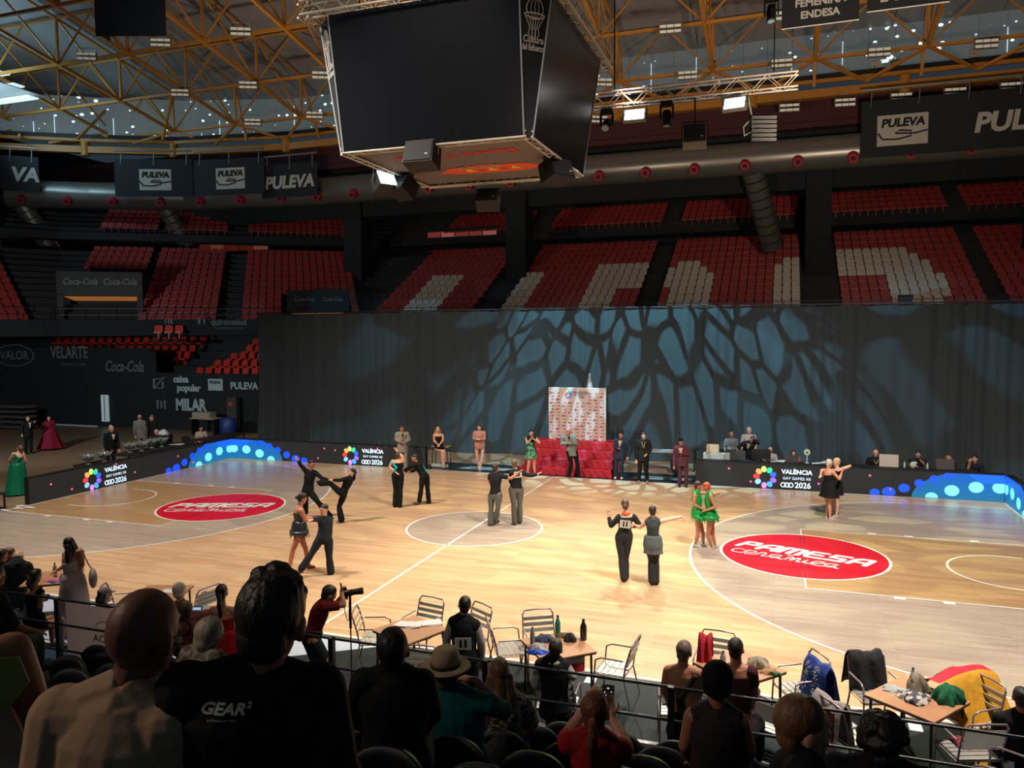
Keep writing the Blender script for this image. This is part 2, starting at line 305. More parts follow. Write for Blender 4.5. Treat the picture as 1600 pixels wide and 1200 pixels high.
# ================================================================ LED boards (screens give off their own light)
LEDB = mat('led_board_face', (40, 40, 40), .6, emit=.5, spec=.2, var=.05, vs=1); LEDC = mat('board_case', (14, 15, 16), .6)
def glow(name, c, e=1.6): return mat(name, c, .5, emit=e)
LW, LBL, LCY = glow('led_white', (200, 225, 250), 1.1), glow('led_blue', (18, 70, 240), 1.25), glow('led_cyan', (110, 225, 225), 1.15)
RING = [(190, 120, 225), (60, 150, 235), (130, 90, 235), (40, 90, 235), (40, 190, 140), (170, 225, 110), (245, 150, 80), (230, 50, 60), (120, 180, 240)]
H = .80
hillm = bpy.data.materials.new('led_hill'); hillm.use_nodes = True
nt = hillm.node_tree; b = nt.nodes['Principled BSDF']; tc = nt.nodes.new('ShaderNodeTexCoord'); sx = nt.nodes.new('ShaderNodeSeparateXYZ'); nt.links.new(tc.outputs['Object'], sx.inputs[0])
cr = nt.nodes.new('ShaderNodeValToRGB'); mr = nt.nodes.new('ShaderNodeMapRange'); mr.inputs[2].default_value = H; nt.links.new(sx.outputs[2], mr.inputs[0]); nt.links.new(mr.outputs[0], cr.inputs[0])
cr.color_ramp.elements[0].color = (*lin((30, 120, 165)), 1); cr.color_ramp.elements[1].color = (*lin((20, 95, 215)), 1)
wv = nt.nodes.new('ShaderNodeTexWave'); wv.bands_direction = 'Z'; wv.inputs['Scale'].default_value = 4.5; nt.links.new(tc.outputs['Object'], wv.inputs['Vector'])
mm = nt.nodes.new('ShaderNodeMapRange'); mm.inputs[3].default_value = .75; mm.inputs[4].default_value = 1; nt.links.new(wv.outputs['Fac'], mm.inputs[0])
sc = nt.nodes.new('ShaderNodeVectorMath'); sc.operation = 'SCALE'; nt.links.new(cr.outputs[0], sc.inputs[0]); nt.links.new(mm.outputs[0], sc.inputs['Scale'])
nt.links.new(sc.outputs[0], b.inputs['Emission Color']); b.inputs['Emission Strength'].default_value = 1; b.inputs['Base Color'].default_value = (0, .05, .1, 1)
def board(label, p, ux, length, logo=None, hill=None, dots=()):
    """p = lower left corner of the face as seen from the court; face looks towards ux rotated -90"""
    ux = V(ux); uy = V((0, 0, 1)); nf = ux.cross(uy)
    t = thing('led_board', label, 'led board', p)
    MB().prism([(0, 0), (length, 0), (length, H+.04), (0, H+.04)], -nf*.2, ux, uy, .19).build('case', LEDC, t)
    nb = max(1, round(length/1.6))
    for i in range(nb): MB().prism([(length*i/nb+.004, .02), (length*(i+1)/nb-.004, .02), (length*(i+1)/nb-.004, H), (length*i/nb+.004, H)], -nf*.01, ux, uy, .012).build('screen_panel', LEDB, t)
    def disc(s, z, r, m, nm='dot', sq=1.0, ang=0):
        pts = [(s+r*cos(a)*sq*cos(ang)-r*sin(a)*sin(ang), z+r*cos(a)*sq*sin(ang)+r*sin(a)*cos(ang)) for a in [2*pi*i/14 for i in range(14)]]
        pts = [(min(max(x, 0.001), length), min(max(zz, .01), H)) for x, zz in pts]
        MB().prism(pts, nf*.004, ux, uy, .002).build(nm, m, t)
    if logo is not None:
        s = logo
        for i, c in enumerate(RING):
            a = -pi/2-.1+2*pi*i/len(RING)*.97; disc(s+.27*cos(a), .37+.27*sin(a), .085, glow('logo_%d' % i, c, 1.3), 'logo_dot', 1.2, a)
        for body, size, z, x, bo, sxx in (('VALÈNCIA', .20, .58, .98, .006, 1.0), ('GAY GAMES XII', .125, .37, .98, .0, .99), ('2026', .26, .15, 1.17, .004, .95)):
            text(body, size, V((0, 0, 0))+ux*(s+x)+uy*z+nf*.006, ux, uy, LW, t, bold=bo, sx=sxx)
        for k in range(3):
            cx = s+.57+.115*k
            MB().path([V((0, 0, 0))+ux*(cx+.075*cos(a))+uy*(.15+.07*sin(a))+nf*.008 for a in [2*pi*i/16 for i in range(17)]], .016, 5).build('logo_link', LW, t)
    if hill:
        s0, sg = hill   # corner position and direction away from the corner
        pts = [(s0+sg*2.5*cos(a), min(1.0*sin(a), H)) for a in [pi/2*i/30 for i in range(31)]]+[(s0, .0)]
        if sg < 0: pts = pts[::-1]
        MB().prism(pts, nf*.0035, ux, uy, .002).build('hill_graphic', hillm, t)
        top = [(s0, H), (s0+sg*.95, H), (s0+sg*.95, H-.04), (s0+sg*.6, H-.26), (s0, H-.26)]
        MB().prism(top if sg < 0 else top[::-1], nf*.006, ux, uy, .002).build('hill_crest', glow('hill_crest', (20, 90, 250), 1.1), t)
        for d, z, r in ((3.55, .06, .13), (3.15, .1, .17), (2.72, .26, .14), (2.3, .44, .12), (1.9, .6, .11), (1.5, .73, .10)): disc(s0+sg*d, z, r, LBL, 'blue_dot', 1.15)
        for d, z, r in ((1.95, .02, .15), (1.4, .26, .17), (.75, .4, .17), (.12, .42, .17)): disc(s0+sg*d, z, r, LCY, 'cyan_dot', 1.2)
    for s, z in dots:
        disc(s, z, .035, glow('led_pink', (240, 70, 120), 1.2), 'pink_glint'); disc(s, z, .012, LW, 'pink_glint')
board('long LED board on left baseline, event logo and half a blue hill', (-14.05, -1.6, 0), (0, 1, 0), 9.25, 2.3, (9.25, -1), [(.75, .5), (1.5, .2), (3.3, .72), (4.1, .3), (6.2, .55), (7.0, .18)])
board('LED board on far side left of stands, half blue hill at its left end', (-14.05, 7.65, 0), (1, 0, 0), 8.95, 5.7, (0, 1), [(4.2, .2), (4.5, .6), (5.0, .55), (6.9, .7)])
board('LED board below the officials desk on the right, event logo centred', (4.95, 7.75, 0), (1, 0, 0), 9.1, 2.25, (9.1, -1), [(1.1, .6), (1.8, .2), (3.25, .6), (3.9, .25), (5.4, .6), (6.0, .2)])
board('LED board turning along right baseline, second half of blue hill', (14.07, 7.73, 0), (0, -1, 0), 6, None, (0, 1), [])
# ================================================================ curtain and lower walls
CUR = mat('teal_curtain', (34, 46, 50), .75, bump=.25, bs=3, stretch=(6, 6, .4), sheen=.3); DARKW = mat('black_wall', (26, 34, 38), .9, var=.15, vs=1.5)
def curtain_pleat(x0, x1, zt):
    def fn(u, v):
        x = x0+(x1-x0)*u; z = .02+v*(zt-.02)
        k = .35+.65*sin(x*.73+1)**2; y = 12.15+.035*k*sin(x*6.1+2.2*sin(x*.9))+.03*k*sin(x*14+3*sin(x*1.3)+sin(z*.8)*.4)*(1.1-v*.5)-(1-v)**4*.35*abs(sin(x*.9))
        return (x, y, z)
    return fn
for i, (a, b_) in enumerate(((-16, -9.2), (-9.2, -2.4), (-2.4, 4.6), (4.6, 11.8), (11.8, 19.5))):
    o = MB().grid(curtain_pleat(a, b_, 6.1), 230, 14).build('curtain', CUR)
    tag(o, ['leftmost dark teal drape, beside the lower red seats', 'second teal drape from the left, behind grey suited judge', 'central teal drape behind the white photo backdrop', 'teal drape behind the officials desk left half', 'rightmost dark drape behind the officials desk right end'][i], 'curtain')
PR = MB().bar((-16, 12.1, 6.15), (19.5, 12.1, 6.15), .06).build('curtain_rail', mat('rail_black', (20, 20, 22), .5)); tag(PR, 'long black rail carrying the teal curtains', 'rail')
w1 = MB().box((-33.5, 14.75, 2.2), (17, .1, 4.5)).box((-21.5, 14.75, 1.55), (7, .1, 3.1)).build('wall_left', DARKW); struct(w1)
MB().box((-26.5, 14.75, 2.1), (3.6, .12, 4.3)).build('corner_panel', DARKW, w1)
w2 = MB().box((0, 36.5, 10), (110, .3, 20)).build('wall_back', DARKW); struct(w2)
w3 = MB().box((-48, 10, 10), (.3, 60, 20)).build('wall_west', DARKW); struct(w3)
w4 = MB().box((30, 12, 10), (.3, 50, 20)).build('wall_right', DARKW); struct(w4)
SIGN = mat('sign_print', (170, 190, 195), .6); SIGND = mat('sign_print_dim', (110, 118, 120), .6)
def sign(txt, x, z, size, y=14.68, m=None, bold=.01, sx=1, shear=0): return text(txt, size, (x, y, z), (1, 0, 0), (0, 0, 1), m or SIGND, w1, 'wall_lettering', bold=bold, sx=sx, shear=shear)
sign('VALOR', -35.2, 3.98, .72); sign('VELARTE', -30.9, 4.15, .95, bold=.02, sx=.75); sign('Coca-Cola', -26.9, 3.4, .85, shear=.35, sx=.75, bold=.015, y=14.65)
MB().path([(-35.2+1.55*cos(a), 14.68, 4+.62*sin(a)) for a in [2*pi*i/40 for i in range(41)]], .035, 5).build('wall_lettering', SIGND, w1)
sign('Delicias de la panadería', -30.6, 3.5, .2, bold=0)
sign('caixa', -23.0, 2.75, .5, m=SIGN, bold=.025); sign('popular', -22.5, 2.28, .5, m=SIGN, bold=.025); sign('MILAR', -22.4, 1.35, .85, m=SIGN, bold=.04, sx=.85)
mb = MB()
for a, b_ in (((-24.8, 2.25), (-24.8, 2.75)), ((-24.8, 2.75), (-24.35, 2.75)), ((-24.8, 2.25), (-24.2, 2.25)), ((-24.2, 2.3), (-24.2, 2.6)), ((-24.7, 2.3), (-24.1, 2.85))): mb.bar((a[0], 14.66, a[1]), (b_[0], 14.66, b_[1]), .14, .02)
for x, h in ((-24.6, .5), (-24.35, .4), (-24.1, .5)): mb.bar((x, 14.66, 1.35-h/2), (x, 14.66, 1.35+h/2), .12, .02)
mb.build('wall_logo', SIGN, w1)
MB().box((-20.7, 14.66, 2.5), (.95, .03, .62)).build('wall_logo_plate', SIGN, w1); text('PULEVA', .2, (-20.7, 14.63, 2.62), (1, 0, 0), (0, 0, 1), DARKW, w1, 'wall_lettering', bold=.01)
sign('PULEVA', -18.9, 2.45, .5, m=SIGN, bold=.02)
d1 = MB().box((-28.3, 14.6, 1.05), (.5, .08, 1.5)).build('door_1', mat('door_light', (170, 190, 195), .5, emit=.35)); struct(d1)
MB().box((-28.3, 14.55, 1.05), (.03, .03, 1.4)).build('door_frame', LEDC, d1)
MB().bar((-33.5, 14.3, .05), (-28.6, 14.3, .05), .08).build('baseboard_left', mat('white_tape')).__setitem__('kind', 'structure')
# ================================================================ grandstands
CONC = mat('dark_concrete', (40, 42, 46), .85, var=.15, vs=1)
UZ, UY, RD, RH = 5.62, 22.0, .80, .415   # seats' tread height for row 0
def seg_pt(o, d, s, k): return (o[0]+d[0]*s-d[1]*k, o[1]+d[1]*s+d[0]*k)
SEGS = []  # (origin, direction, length) ; outward = left normal
th = [0, -35, -62]
A = (20.5, UY); B = (-16.3, UY); C2 = (B[0]-16*cos(radians(35)), B[1]-16*sin(radians(35))); D2 = (C2[0]-14*cos(radians(62)), C2[1]-14*sin(radians(62)))
for P_, Q_ in ((B, A), (C2, B), (D2, C2)):
    l = hypot(Q_[0]-P_[0], Q_[1]-P_[1]); SEGS.append((P_, ((Q_[0]-P_[0])/l, (Q_[1]-P_[1])/l), l))
def rowz(i): return UZ+RH*i+(1.0 if i >= 13 else 0)
st = MB()
for (o, d, l) in SEGS:
    for i in range(18):
        k0 = i*RD-.45+(.7 if i >= 13 else 0); z = rowz(i); e = (i+1)*RD*.62*(1 if o != B else .5)
        P = [seg_pt(o, d, -e, k0), seg_pt(o, d, l+e, k0), seg_pt(o, d, l+e, k0+1.5), seg_pt(o, d, -e, k0+1.5)]
        st.add([(x, y, z-.5) for x, y in P]+[(x, y, z) for x, y in P], [(0, 3, 2, 1), (4, 5, 6, 7), (0, 1, 5, 4), (1, 2, 6, 5), (2, 3, 7, 6), (3, 0, 4, 7)])
st.build('grandstand', CONC)['kind'] = 'structure'
fa = MB()
for (o, d, l) in SEGS:
    P = [seg_pt(o, d, -.3, -.75), seg_pt(o, d, l+.3, -.75), seg_pt(o, d, l+.3, -.55), seg_pt(o, d, -.3, -.55)]
    fa.add([(x, y, 5.2) for x, y in P]+[(x, y, 6.0) for x, y in P], [(0, 3, 2, 1), (4, 5, 6, 7), (0, 1, 5, 4), (1, 2, 6, 5), (2, 3, 7, 6), (3, 0, 4, 7)])
fa = fa.build('trim_3', DARKW); struct(fa)
rl = MB()
for (o, d, l) in SEGS:
    for z in (6.25, 6.6): rl.bar((*seg_pt(o, d, 0, -.65), z), (*seg_pt(o, d, l, -.65), z), .035)
    for q in range(int(l/1.5)+1): rl.bar((*seg_pt(o, d, q*1.5, -.65), 5.9), (*seg_pt(o, d, q*1.5, -.65), 6.62), .035)
tag(rl.build('guard_rail', mat('rail_black')), 'black guard rail along the front edge of the upper stand', 'railing')
q_, qd, _ = SEGS[1]
qp = seg_pt(q_, qd, 8.75, -.78); text('quironsalud', .5, (qp[0], qp[1], 5.84), (qd[0], qd[1], 0), (0, 0, 1), SIGND, fa, 'fascia_lettering', bold=.006, sx=.8)
qp = seg_pt(q_, qd, 8.75, -.78); text('La salud persona a persona', .14, (qp[0], qp[1], 5.52), (qd[0], qd[1], 0), (0, 0, 1), SIGND, fa, 'fascia_lettering')
qp = seg_pt(q_, qd, 5.6, -.78); text('115', .3, (qp[0], qp[1], 5.88), (qd[0], qd[1], 0), (0, 0, 1), SIGN, fa, 'fascia_lettering')
qp = seg_pt(q_, qd, 7.35, -.8); MB().ell((qp[0]-.12, qp[1]-.08, 5.92), (.1, .08, .22)).ell((qp[0]+.1, qp[1]+.07, 5.88), (.08, .07, .16)).build('fascia_logo', SIGND, fa)
# lower stand
lw = MB()
for i in range(5): lw.box((-26.5, 15.6+.85*i, 2.6+.38*i-.3), (18, 1.3, .6))
lw.box((-30, 20.6, 4.4), (30, 2.4, 1.6)); lw.build('lower_grandstand', CONC)['kind'] = 'structure'
# ---- seats: one moulded shell, copied
def seat_mesh(name, m):
    b = MB(); w = .205
    bk = [(-w, .0), (-w, .26), (-w*.72, .34), (w*.72, .34), (w, .26), (w, 0)]
    b.prism(bk[::-1], (0, .16, .40), (1, 0, 0), (0, .22, 1), .03)
    b.box((0, -.03, .40), (.40, .38, .05)); b.box((0, -.21, .37), (.38, .04, .10)); b.box((0, .1, .2), (.07, .12, .36)); return b.mesh(name, m)
REDM, WHM, ORM = seat_mesh('red_seat', mat('red_plastic', (150, 40, 36), .5)), seat_mesh('white_seat', mat('white_plastic', (190, 184, 172), .45)), seat_mesh('lower_red_seat', mat('bright_red_plastic', (206, 52, 38), .45))
WH = {0: lambda c, r: 4 <= c <= 8 and r <= 6,
      1: lambda c, r: (c <= 3 and r == 0) or (c <= 2 and r <= 6) or (c >= 10 and r <= 7 and not (c >= 14 and 1 <= r <= 3)),
      2: lambda c, r: (r == 0 and c <= 3) or (1 <= c <= 3 and r <= 7) or (c == 4 and 1 <= r <= 6) or (c == 5 and 1 <= r <= 5) or (c == 0 and 4 <= r <= 6) or (c == 13 and r <= 6) or (c >= 14 and r <= 7),
      3: lambda c, r: (c <= 7 and 5 <= r <= 8) or (5 <= c <= 8 and 1 <= r <= 7) or (c == 9 and 1 <= r <= 6) or (c == 10 and 2 <= r <= 4)}
blocks = [(0, -15.6+16.3, 14, 0), (0, -7.55+16.3, 17, 1), (0, 1.3+16.3, 16, 2), (0, 10.4+16.3, 14, 3), (0, 17.6+16.3, 9, None), (1, 9.35, 15, None), (1, 3.95, 9, None), (1, -.1, 8, None), (2, 5.4, 16, None)]
ORD = ['first', 'second', 'third', 'fourth', 'fifth', 'sixth', 'seventh', 'eighth', 'ninth', 'tenth', 'eleventh', 'twelfth', 'thirteenth', 'fourteenth', 'fifteenth', 'sixteenth', 'seventeenth', 'eighteenth']
BN = {b[:1]+(b[3], b[1]): n for b, n in zip(blocks, ('block with the slanted bar', 'block with the white L shape', 'block with two white shapes', 'block with the white arch', 'all red block at right edge', 'corner block with small portal', 'corner block right of wide portal', 'short block above wide portal', 'leftmost block'))}
reds = []; whites = []
for sg, s0, nc, wk in blocks:
    o, d, l = SEGS[sg]; ang = atan2(d[1], d[0])
    for r in range(17):
        if r == 12: continue
        for c in range(nc):
            if sg == 0 and wk == 0 and r < 2 and False: continue
            if (sg == 1 and s0 == -.1 and r < 8) or (sg == 1 and s0 == 9.35 and 5 <= c <= 13 and r < 4): continue     # portal in the stand
            if r >= 13 and wk in (0, 1, 2) and rnd.random() < .0: continue
            k = r*RD+(.7 if r >= 13 else 0); x, y = seg_pt(o, d, s0+.225+c*.45, k); z = rowz(r)
            (whites if wk is not None and WH[wk](c, r) else reds).append((x, y, z, ang, '%s row, %s seat from left, %s' % (ORD[r], ORD[c], BN[(sg, wk, s0)])))
def dist(p): return hypot(p[0]-CAM.x, p[1]-CAM.y)
allp = sorted([(dist(p), 0, p) for p in reds]+[(dist(p), 1, p) for p in whites], key=lambda q: q[0]); near_ = allp[:226]; rest = allp[226:]
for p in [q[2] for q in near_ if q[1] == 0]: o = inst('stadium_seat', REDM, loc=p[:3], rz=p[3]); tag(o, 'red upper seat, '+p[4], 'seat', 'red seats of the upper stand')
for p in [q[2] for q in near_ if q[1] == 1]: o = inst('stadium_seat', WHM, loc=p[:3], rz=p[3]); tag(o, 'white upper seat, '+p[4], 'seat', 'white seats of the upper stand')
vv = [v.co.copy() for v in REDM.vertices]; ff = [tuple(p.vertices) for p in REDM.polygons]
for w_, nm_, mt_, lb_ in ((0, 'red_stadium_seats', 'red_plastic', 'farther red plastic seats filling the upper stand'), (1, 'white_stadium_seats', 'white_plastic', 'farther white plastic seats forming shapes in the upper stand')):
    sm = MB()
    for q in rest:
        if q[1] == w_: R_ = Matrix.Rotation(q[2][3], 3, 'Z'); c = V(q[2][:3]); sm.add([R_ @ v+c for v in vv], ff)
    tag(sm.build(nm_, mat(mt_)), lb_, 'seats', kind='stuff')
low = []; LR = []
for i, (xl, n) in enumerate(((-22.5, 10), (-22.0, 9), (-21.6, 8), (-21.2, 8), (-21.4, 8))): low += [(xl+.6*c+.1, 15.3+.85*i, 2.62+.38*i) for c in range(n)]
low += [(-36.6+.72*c, 18.7, 4.27) for c in range(17)]+[(-30.4+.66*c, 17.85, 3.76) for c in range(9)]+[(-25.4+.6*c, 17.0, 3.38) for c in range(2)]
for i, n in enumerate((10, 9, 8, 8, 8)): LR += ['%s row of the low block beside the curtain, %s from left' % (ORD[i], ORD[c]) for c in range(n)]
LR += ['long top row above the drink banner, %s from left' % ORD[c] for c in range(17)]+['middle row above the drink banner, %s from left' % ORD[c] for c in range(9)]+['short bottom pair right of the drink banner, %s from left' % ORD[c] for c in range(2)]
for p, q in zip(low, LR): tag(inst('stadium_seat', ORM, loc=p), 'bright red seat, '+q, 'seat', 'red seats of the lower left stand')
lg = MB()
for c in range(3): lg.box((*seg_pt(*SEGS[1][:2], 5.15+.52*c, -1.3), 4.86), (.7, .7, .12))
lg.build('trim_6', CONC)['kind'] = 'structure'
for c in range(3): tag(inst('stadium_seat', ORM, loc=(*seg_pt(*SEGS[1][:2], 5.15+.52*c, -1.3), 4.92), rz=radians(35)), 'lone red seat under the 115 sign, %s of three from left' % ORD[c], 'seat', 'three lone red seats')
# portals in the stand with vending banners
def portal(label, sg, s, w, z0, sz):
    o, d, l = SEGS[sg]; t = thing('stand_portal', label, 'portal', (*seg_pt(o, d, s, .6), z0), atan2(d[1], d[0]))
    MB().box((0, 0, 2.0), (w+.6, .3, 1.3)).build('header', LEDC, t)
    for x in (-w/2-.15, w/2+.15): MB().box((x, 0, .7), (.3, .3, 1.5)).build('jamb', LEDC, t)
    for x in (-w*.27, w*.27): text('Coca-Cola', sz, (x, -.17, 2.1), (1, 0, 0), (0, 0, 1), SIGND, t, shear=.35, sx=.8, bold=.008)
    MB().box((0, 4.4, .75), (w, .1, 1.5)).build('back_wall', LEDC, t)
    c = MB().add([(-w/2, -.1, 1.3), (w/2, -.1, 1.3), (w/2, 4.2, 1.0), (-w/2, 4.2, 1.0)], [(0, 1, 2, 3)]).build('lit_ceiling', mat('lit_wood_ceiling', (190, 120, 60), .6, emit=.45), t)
    MB().bar((-w/2, 4.2, .96), (w/2, 4.2, .96), .08).build('light_strip', mat('strip', (255, 220, 180), .5, emit=1.5), t)
    MB().box((-w/2+.3, 4.1, .6), (.5, .1, .6)).box((w*.14, 4.1, .6), (.45, .1, .6), taper=1.25).build('lit_sign', mat('orange_sign', (255, 110, 40), .5, emit=.9), t)
portal('wide dark portal with two drink banners at far left of upper stand', 1, 2.0, 3.7, 6.0, .5)
portal('small dark portal with two drink banners left of the striped seats', 1, 13.7, 3.0, 5.1, .34)
# dark back part: window openings high in the back wall
for i, (x, y, w, h, z, c, e) in enumerate(((-38.0, 24.5, 5.5, .9, 12.5, (255, 150, 20), 1.1), (-31, 29, 6.5, .8, 11.7, (120, 50, 34), .25), (-24.5, 33, 3.6, .5, 12.3, (120, 30, 34), .35), (-14.2, 33, 5.4, .5, 12.2, (140, 60, 54), .4))):
    t = thing('window_%d' % (i+1), None, None, (x, y, z), radians(28) if i == 0 else 0); struct(t)
    MB().box((0, .1, 0), (w+.3, .1, h+.5)).build('window_frame', LEDC, t)
    for k in range(5):
        hh = h*(1-.8*k/5) if i == 0 else h; MB().box((-w/2+w/5*(k+.5), 0, h/2-hh/2), (w/5-.08, .04, hh)).build('pane', mat('pane_%d_%d' % (i, k % 3), [c, tuple(min(255, v+40) for v in c), (150, 160, 190) if i == 0 else c][k % 3 if k < 4 else 0], .4, emit=e*(1 if k < 3 else .7)), t)
wl = thing('window_5', None, None, (-41.5, 17.5, 11.3), radians(60)); struct(wl)
MB().box((0, .1, 0), (2.6, .1, 2.6)).build('window_frame', mat('pale_frame', (150, 150, 145), .5), wl); MB().box((.35, 0, .1), (1.2, .04, 1.8)).build('pane', mat('warm_pane', (225, 175, 110), .4, emit=.8), wl)
# ================================================================ roof
YEL = mat('yellow_steel', (184, 126, 50), .5, var=.12, vs=1); ZB, SL = 18.7, .19
YEL2 = mat('yellow_ring_steel', (176, 120, 44), .45)
def zb(y): return ZB+SL*(23.6-y) if y > -2 else ZB+SL*(23.6+2)-SL*(-2-y)
HT = 2.5
deckm = mat('roof_deck', (138, 138, 138), .38, metal=.12, var=.1, vs=.6)
xs = [-41+5*i for i in range(14)]; ys = [23.6-4.35*j for j in range(7)]
ceil = thing('ceiling', None, None, (0, 0, 0)); struct(ceil)
xa = [-46+4.9*i for i in range(16)]; ya = [27.5-3.1*j for j in range(14)]
pm = {}
for i in range(15):
    for j in range(13):
        x0, x1, y0, y1 = xa[i], xa[i+1], ya[j+1], ya[j]; z0, z1 = zb(y0)+HT+.25, zb(y1)+HT+.25; dz = (zb(y0)-zb(y1))
        key = round(dz, 3)
        if key not in pm: pm[key] = MB().add([(.02, -3.08, dz), (4.88, -3.08, dz), (4.88, -.02, 0), (.02, -.02, 0), (.02, -3.08, dz+.15), (4.88, -3.08, dz+.15), (4.88, -.02, .15), (.02, -.02, .15)], [(0, 3, 2, 1), (4, 5, 6, 7), (0, 1, 5, 4), (1, 2, 6, 5), (2, 3, 7, 6), (3, 0, 4, 7)]).mesh('roof_panel', deckm)
        inst('roof_panel', pm[key], ceil, (x0, y1, z1))
# opaque underlay above the joints
MB().add([(-47, 28, zb(28)+HT+.5), (29, 28, zb(28)+HT+.5), (29, -2, zb(-2)+HT+.5), (-47, -2, zb(-2)+HT+.5), (29, -14, zb(-14)+HT+.5), (-47, -14, zb(-14)+HT+.5)], [(0, 1, 2, 3), (3, 2, 4, 5)]).build('roof_underlay', mat('underlay', (18, 18, 20), .9), ceil)
nb = 0
def member(nm, p, q, w, h=None): MB().bar(p, q, w, h).build(nm, YEL, ceil)
for j, y in enumerate(ys):
    for i, x in enumerate(xs):
        b, t = (x, y, zb(y)), (x+2.5 if False else x, y, zb(y)+HT)
        member('post', b, t, .12)
        if i < len(xs)-1:
            x2 = xs[i+1]; member('bottom_chord', b, (x2, y, zb(y)), .15); member('top_chord', t, (x2, y, zb(y)+HT), .11)
            member('brace', b, ((x+x2)/2, y, zb(y)+HT), .08); member('brace', (x2, y, zb(y)), ((x+x2)/2, y, zb(y)+HT), .08)
        if j < len(ys)-1:
            y2 = ys[j+1]; member('bottom_chord', b, (x, y2, zb(y2)), .18, .16); member('purlin', t, (x, y2, zb(y2)+HT), .12)
            if j < 5: member('brace', b, (x, y2, zb(y2)+HT), .09)
# eaves trusses to the ring
RINGP = [(28, 25.6), (-23.5, 25.6), (-31.5, 24.2), (-36.5, 21.6), (-43, 17.6)]
def ring_z(k): return 17.5
for (x0, y0), (x1, y1) in zip(RINGP[:-1], RINGP[1:]):
    l = hypot(x1-x0, y1-y0); n = max(1, round(l/7.2))
    for q in range(n):
        p = (x0+(x1-x0)*q/n, y0+(y1-y0)*q/n); p2 = (x0+(x1-x0)*(q+1)/n, y0+(y1-y0)*(q+1)/n)
        MB().bar((*p, 17.5), (*p2, 17.5), .5, .42).build('ring_beam', YEL2, ceil)
        MB().cyl((p[0], p[1]-.1, 17.1), (p[0], p[1]-.1, 18.0), .28, n=12).build('ring_node', YEL2, ceil)
        MB().bar((*p, 18.15), (*p2, 18.15), .2).build('ring_rail', YEL2, ceil); MB().bar((p[0], p[1]+.3, 18.45), (p2[0], p2[1]+.3, 18.45), .25).build('ring_conduit', LEDC, ceil)
for i, x in enumerate(xs):
    yr = 25.5 if x > -24 else 25.5-(-24-x)*.42
    for dx in (-2.5, 2.5): member('eaves_brace', (x, min(ys[0], yr+2), zb(23.6)), (x+dx, yr, 17.9), .14)
    member('eaves_brace', (x, 23.6, zb(23.6)+HT), (x, yr, 17.9), .14)
# clerestory: corrugated sheets with daylight coming through gaps
clm = bpy.data.materials.new('perforated_sheet'); clm.use_nodes = True; nt = clm.node_tree; b = nt.nodes['Principled BSDF']; L = nt.links.new
b.inputs['Base Color'].default_value = (*lin((92, 90, 88)), 1); b.inputs['Roughness'].default_value = .5
tc = nt.nodes.new('ShaderNodeTexCoord'); mp = nt.nodes.new('ShaderNodeMapping'); mp.inputs['Scale'].default_value = (1.1, 1.1, 1.5); L(tc.outputs['Object'], mp.inputs[0])
vo = nt.nodes.new('ShaderNodeTexVoronoi'); vo.inputs['Scale'].default_value = 1.6; L(mp.outputs[0], vo.inputs['Vector'])
n1 = nt.nodes.new('ShaderNodeTexNoise'); n1.inputs['Scale'].default_value = .35; L(tc.outputs['Object'], n1.inputs['Vector'])
th_ = nt.nodes.new('ShaderNodeMapRange'); th_.inputs[1].default_value = .4; th_.inputs[2].default_value = .7; th_.inputs[3].default_value = .07; th_.inputs[4].default_value = .30; L(n1.outputs['Fac'], th_.inputs[0])
lt = nt.nodes.new('ShaderNodeMath'); lt.operation = 'LESS_THAN'; L(vo.outputs['Distance'], lt.inputs[0]); L(th_.outputs[0], lt.inputs[1])
ms = nt.nodes.new('ShaderNodeMath'); ms.operation = 'MULTIPLY_ADD'; ms.inputs[1].default_value = 1.2; ms.inputs[2].default_value = .07; L(lt.outputs[0], ms.inputs[0]); L(ms.outputs[0], b.inputs['Emission Strength'])
b.inputs['Emission Color'].default_value = (*lin((215, 240, 245)), 1)
slit = mat('daylight_slit', (200, 235, 245), .5, emit=1.0)
for (x0, y0), (x1, y1) in zip(RINGP[:-1], RINGP[1:]):
    l = hypot(x1-x0, y1-y0); n = max(1, round(l/1.25)); ux, uy = (x1-x0)/l, (y1-y0)/l
    for q in range(n):
        a = (x0+ux*(l*q/n+.01), y0+uy*(l*q/n+.01)+.9); c = (x0+ux*(l*(q+1)/n-.01), y0+uy*(l*(q+1)/n-.01)+.9); zt = 21.2
        MB().add([(*a, 18.3), (*c, 18.3), (*c, zt), (*a, zt), (a[0], a[1]+.04, 18.3), (c[0], c[1]+.04, 18.3), (c[0], c[1]+.04, zt), (a[0], a[1]+.04, zt)], [(0, 1, 2, 3), (7, 6, 5, 4), (0, 4, 5, 1), (1, 5, 6, 2), (2, 6, 7, 3), (3, 7, 4, 0)]).build('clerestory_sheet', clm, ceil)
        if rnd.random() < .5:
            h = rnd.uniform(.4, 2.2); MB().bar((a[0], a[1]-.05, 18.5), (a[0], a[1]-.05, 18.5+h), .03).build('daylight_slit', slit, ceil)
# skylight at the left
sk = thing('window_6', None, None, (-36.5, 17, 19.6)); struct(sk)
for k in range(3): MB().box((-1.5, -k*.9, .45*k), (5, .7, .08)).build('pane', mat('sky_pane', (200, 225, 240), .4, emit=1.0), sk)
MB().box((-1.5, -.9, .2), (5.4, 3.2, .05)).build('window_frame', mat('pale_frame'), sk)
area('daylight_left', (-36, 14, 18.5), (-30, 22, 22.5), 500, 5, 4, (170, 215, 235))
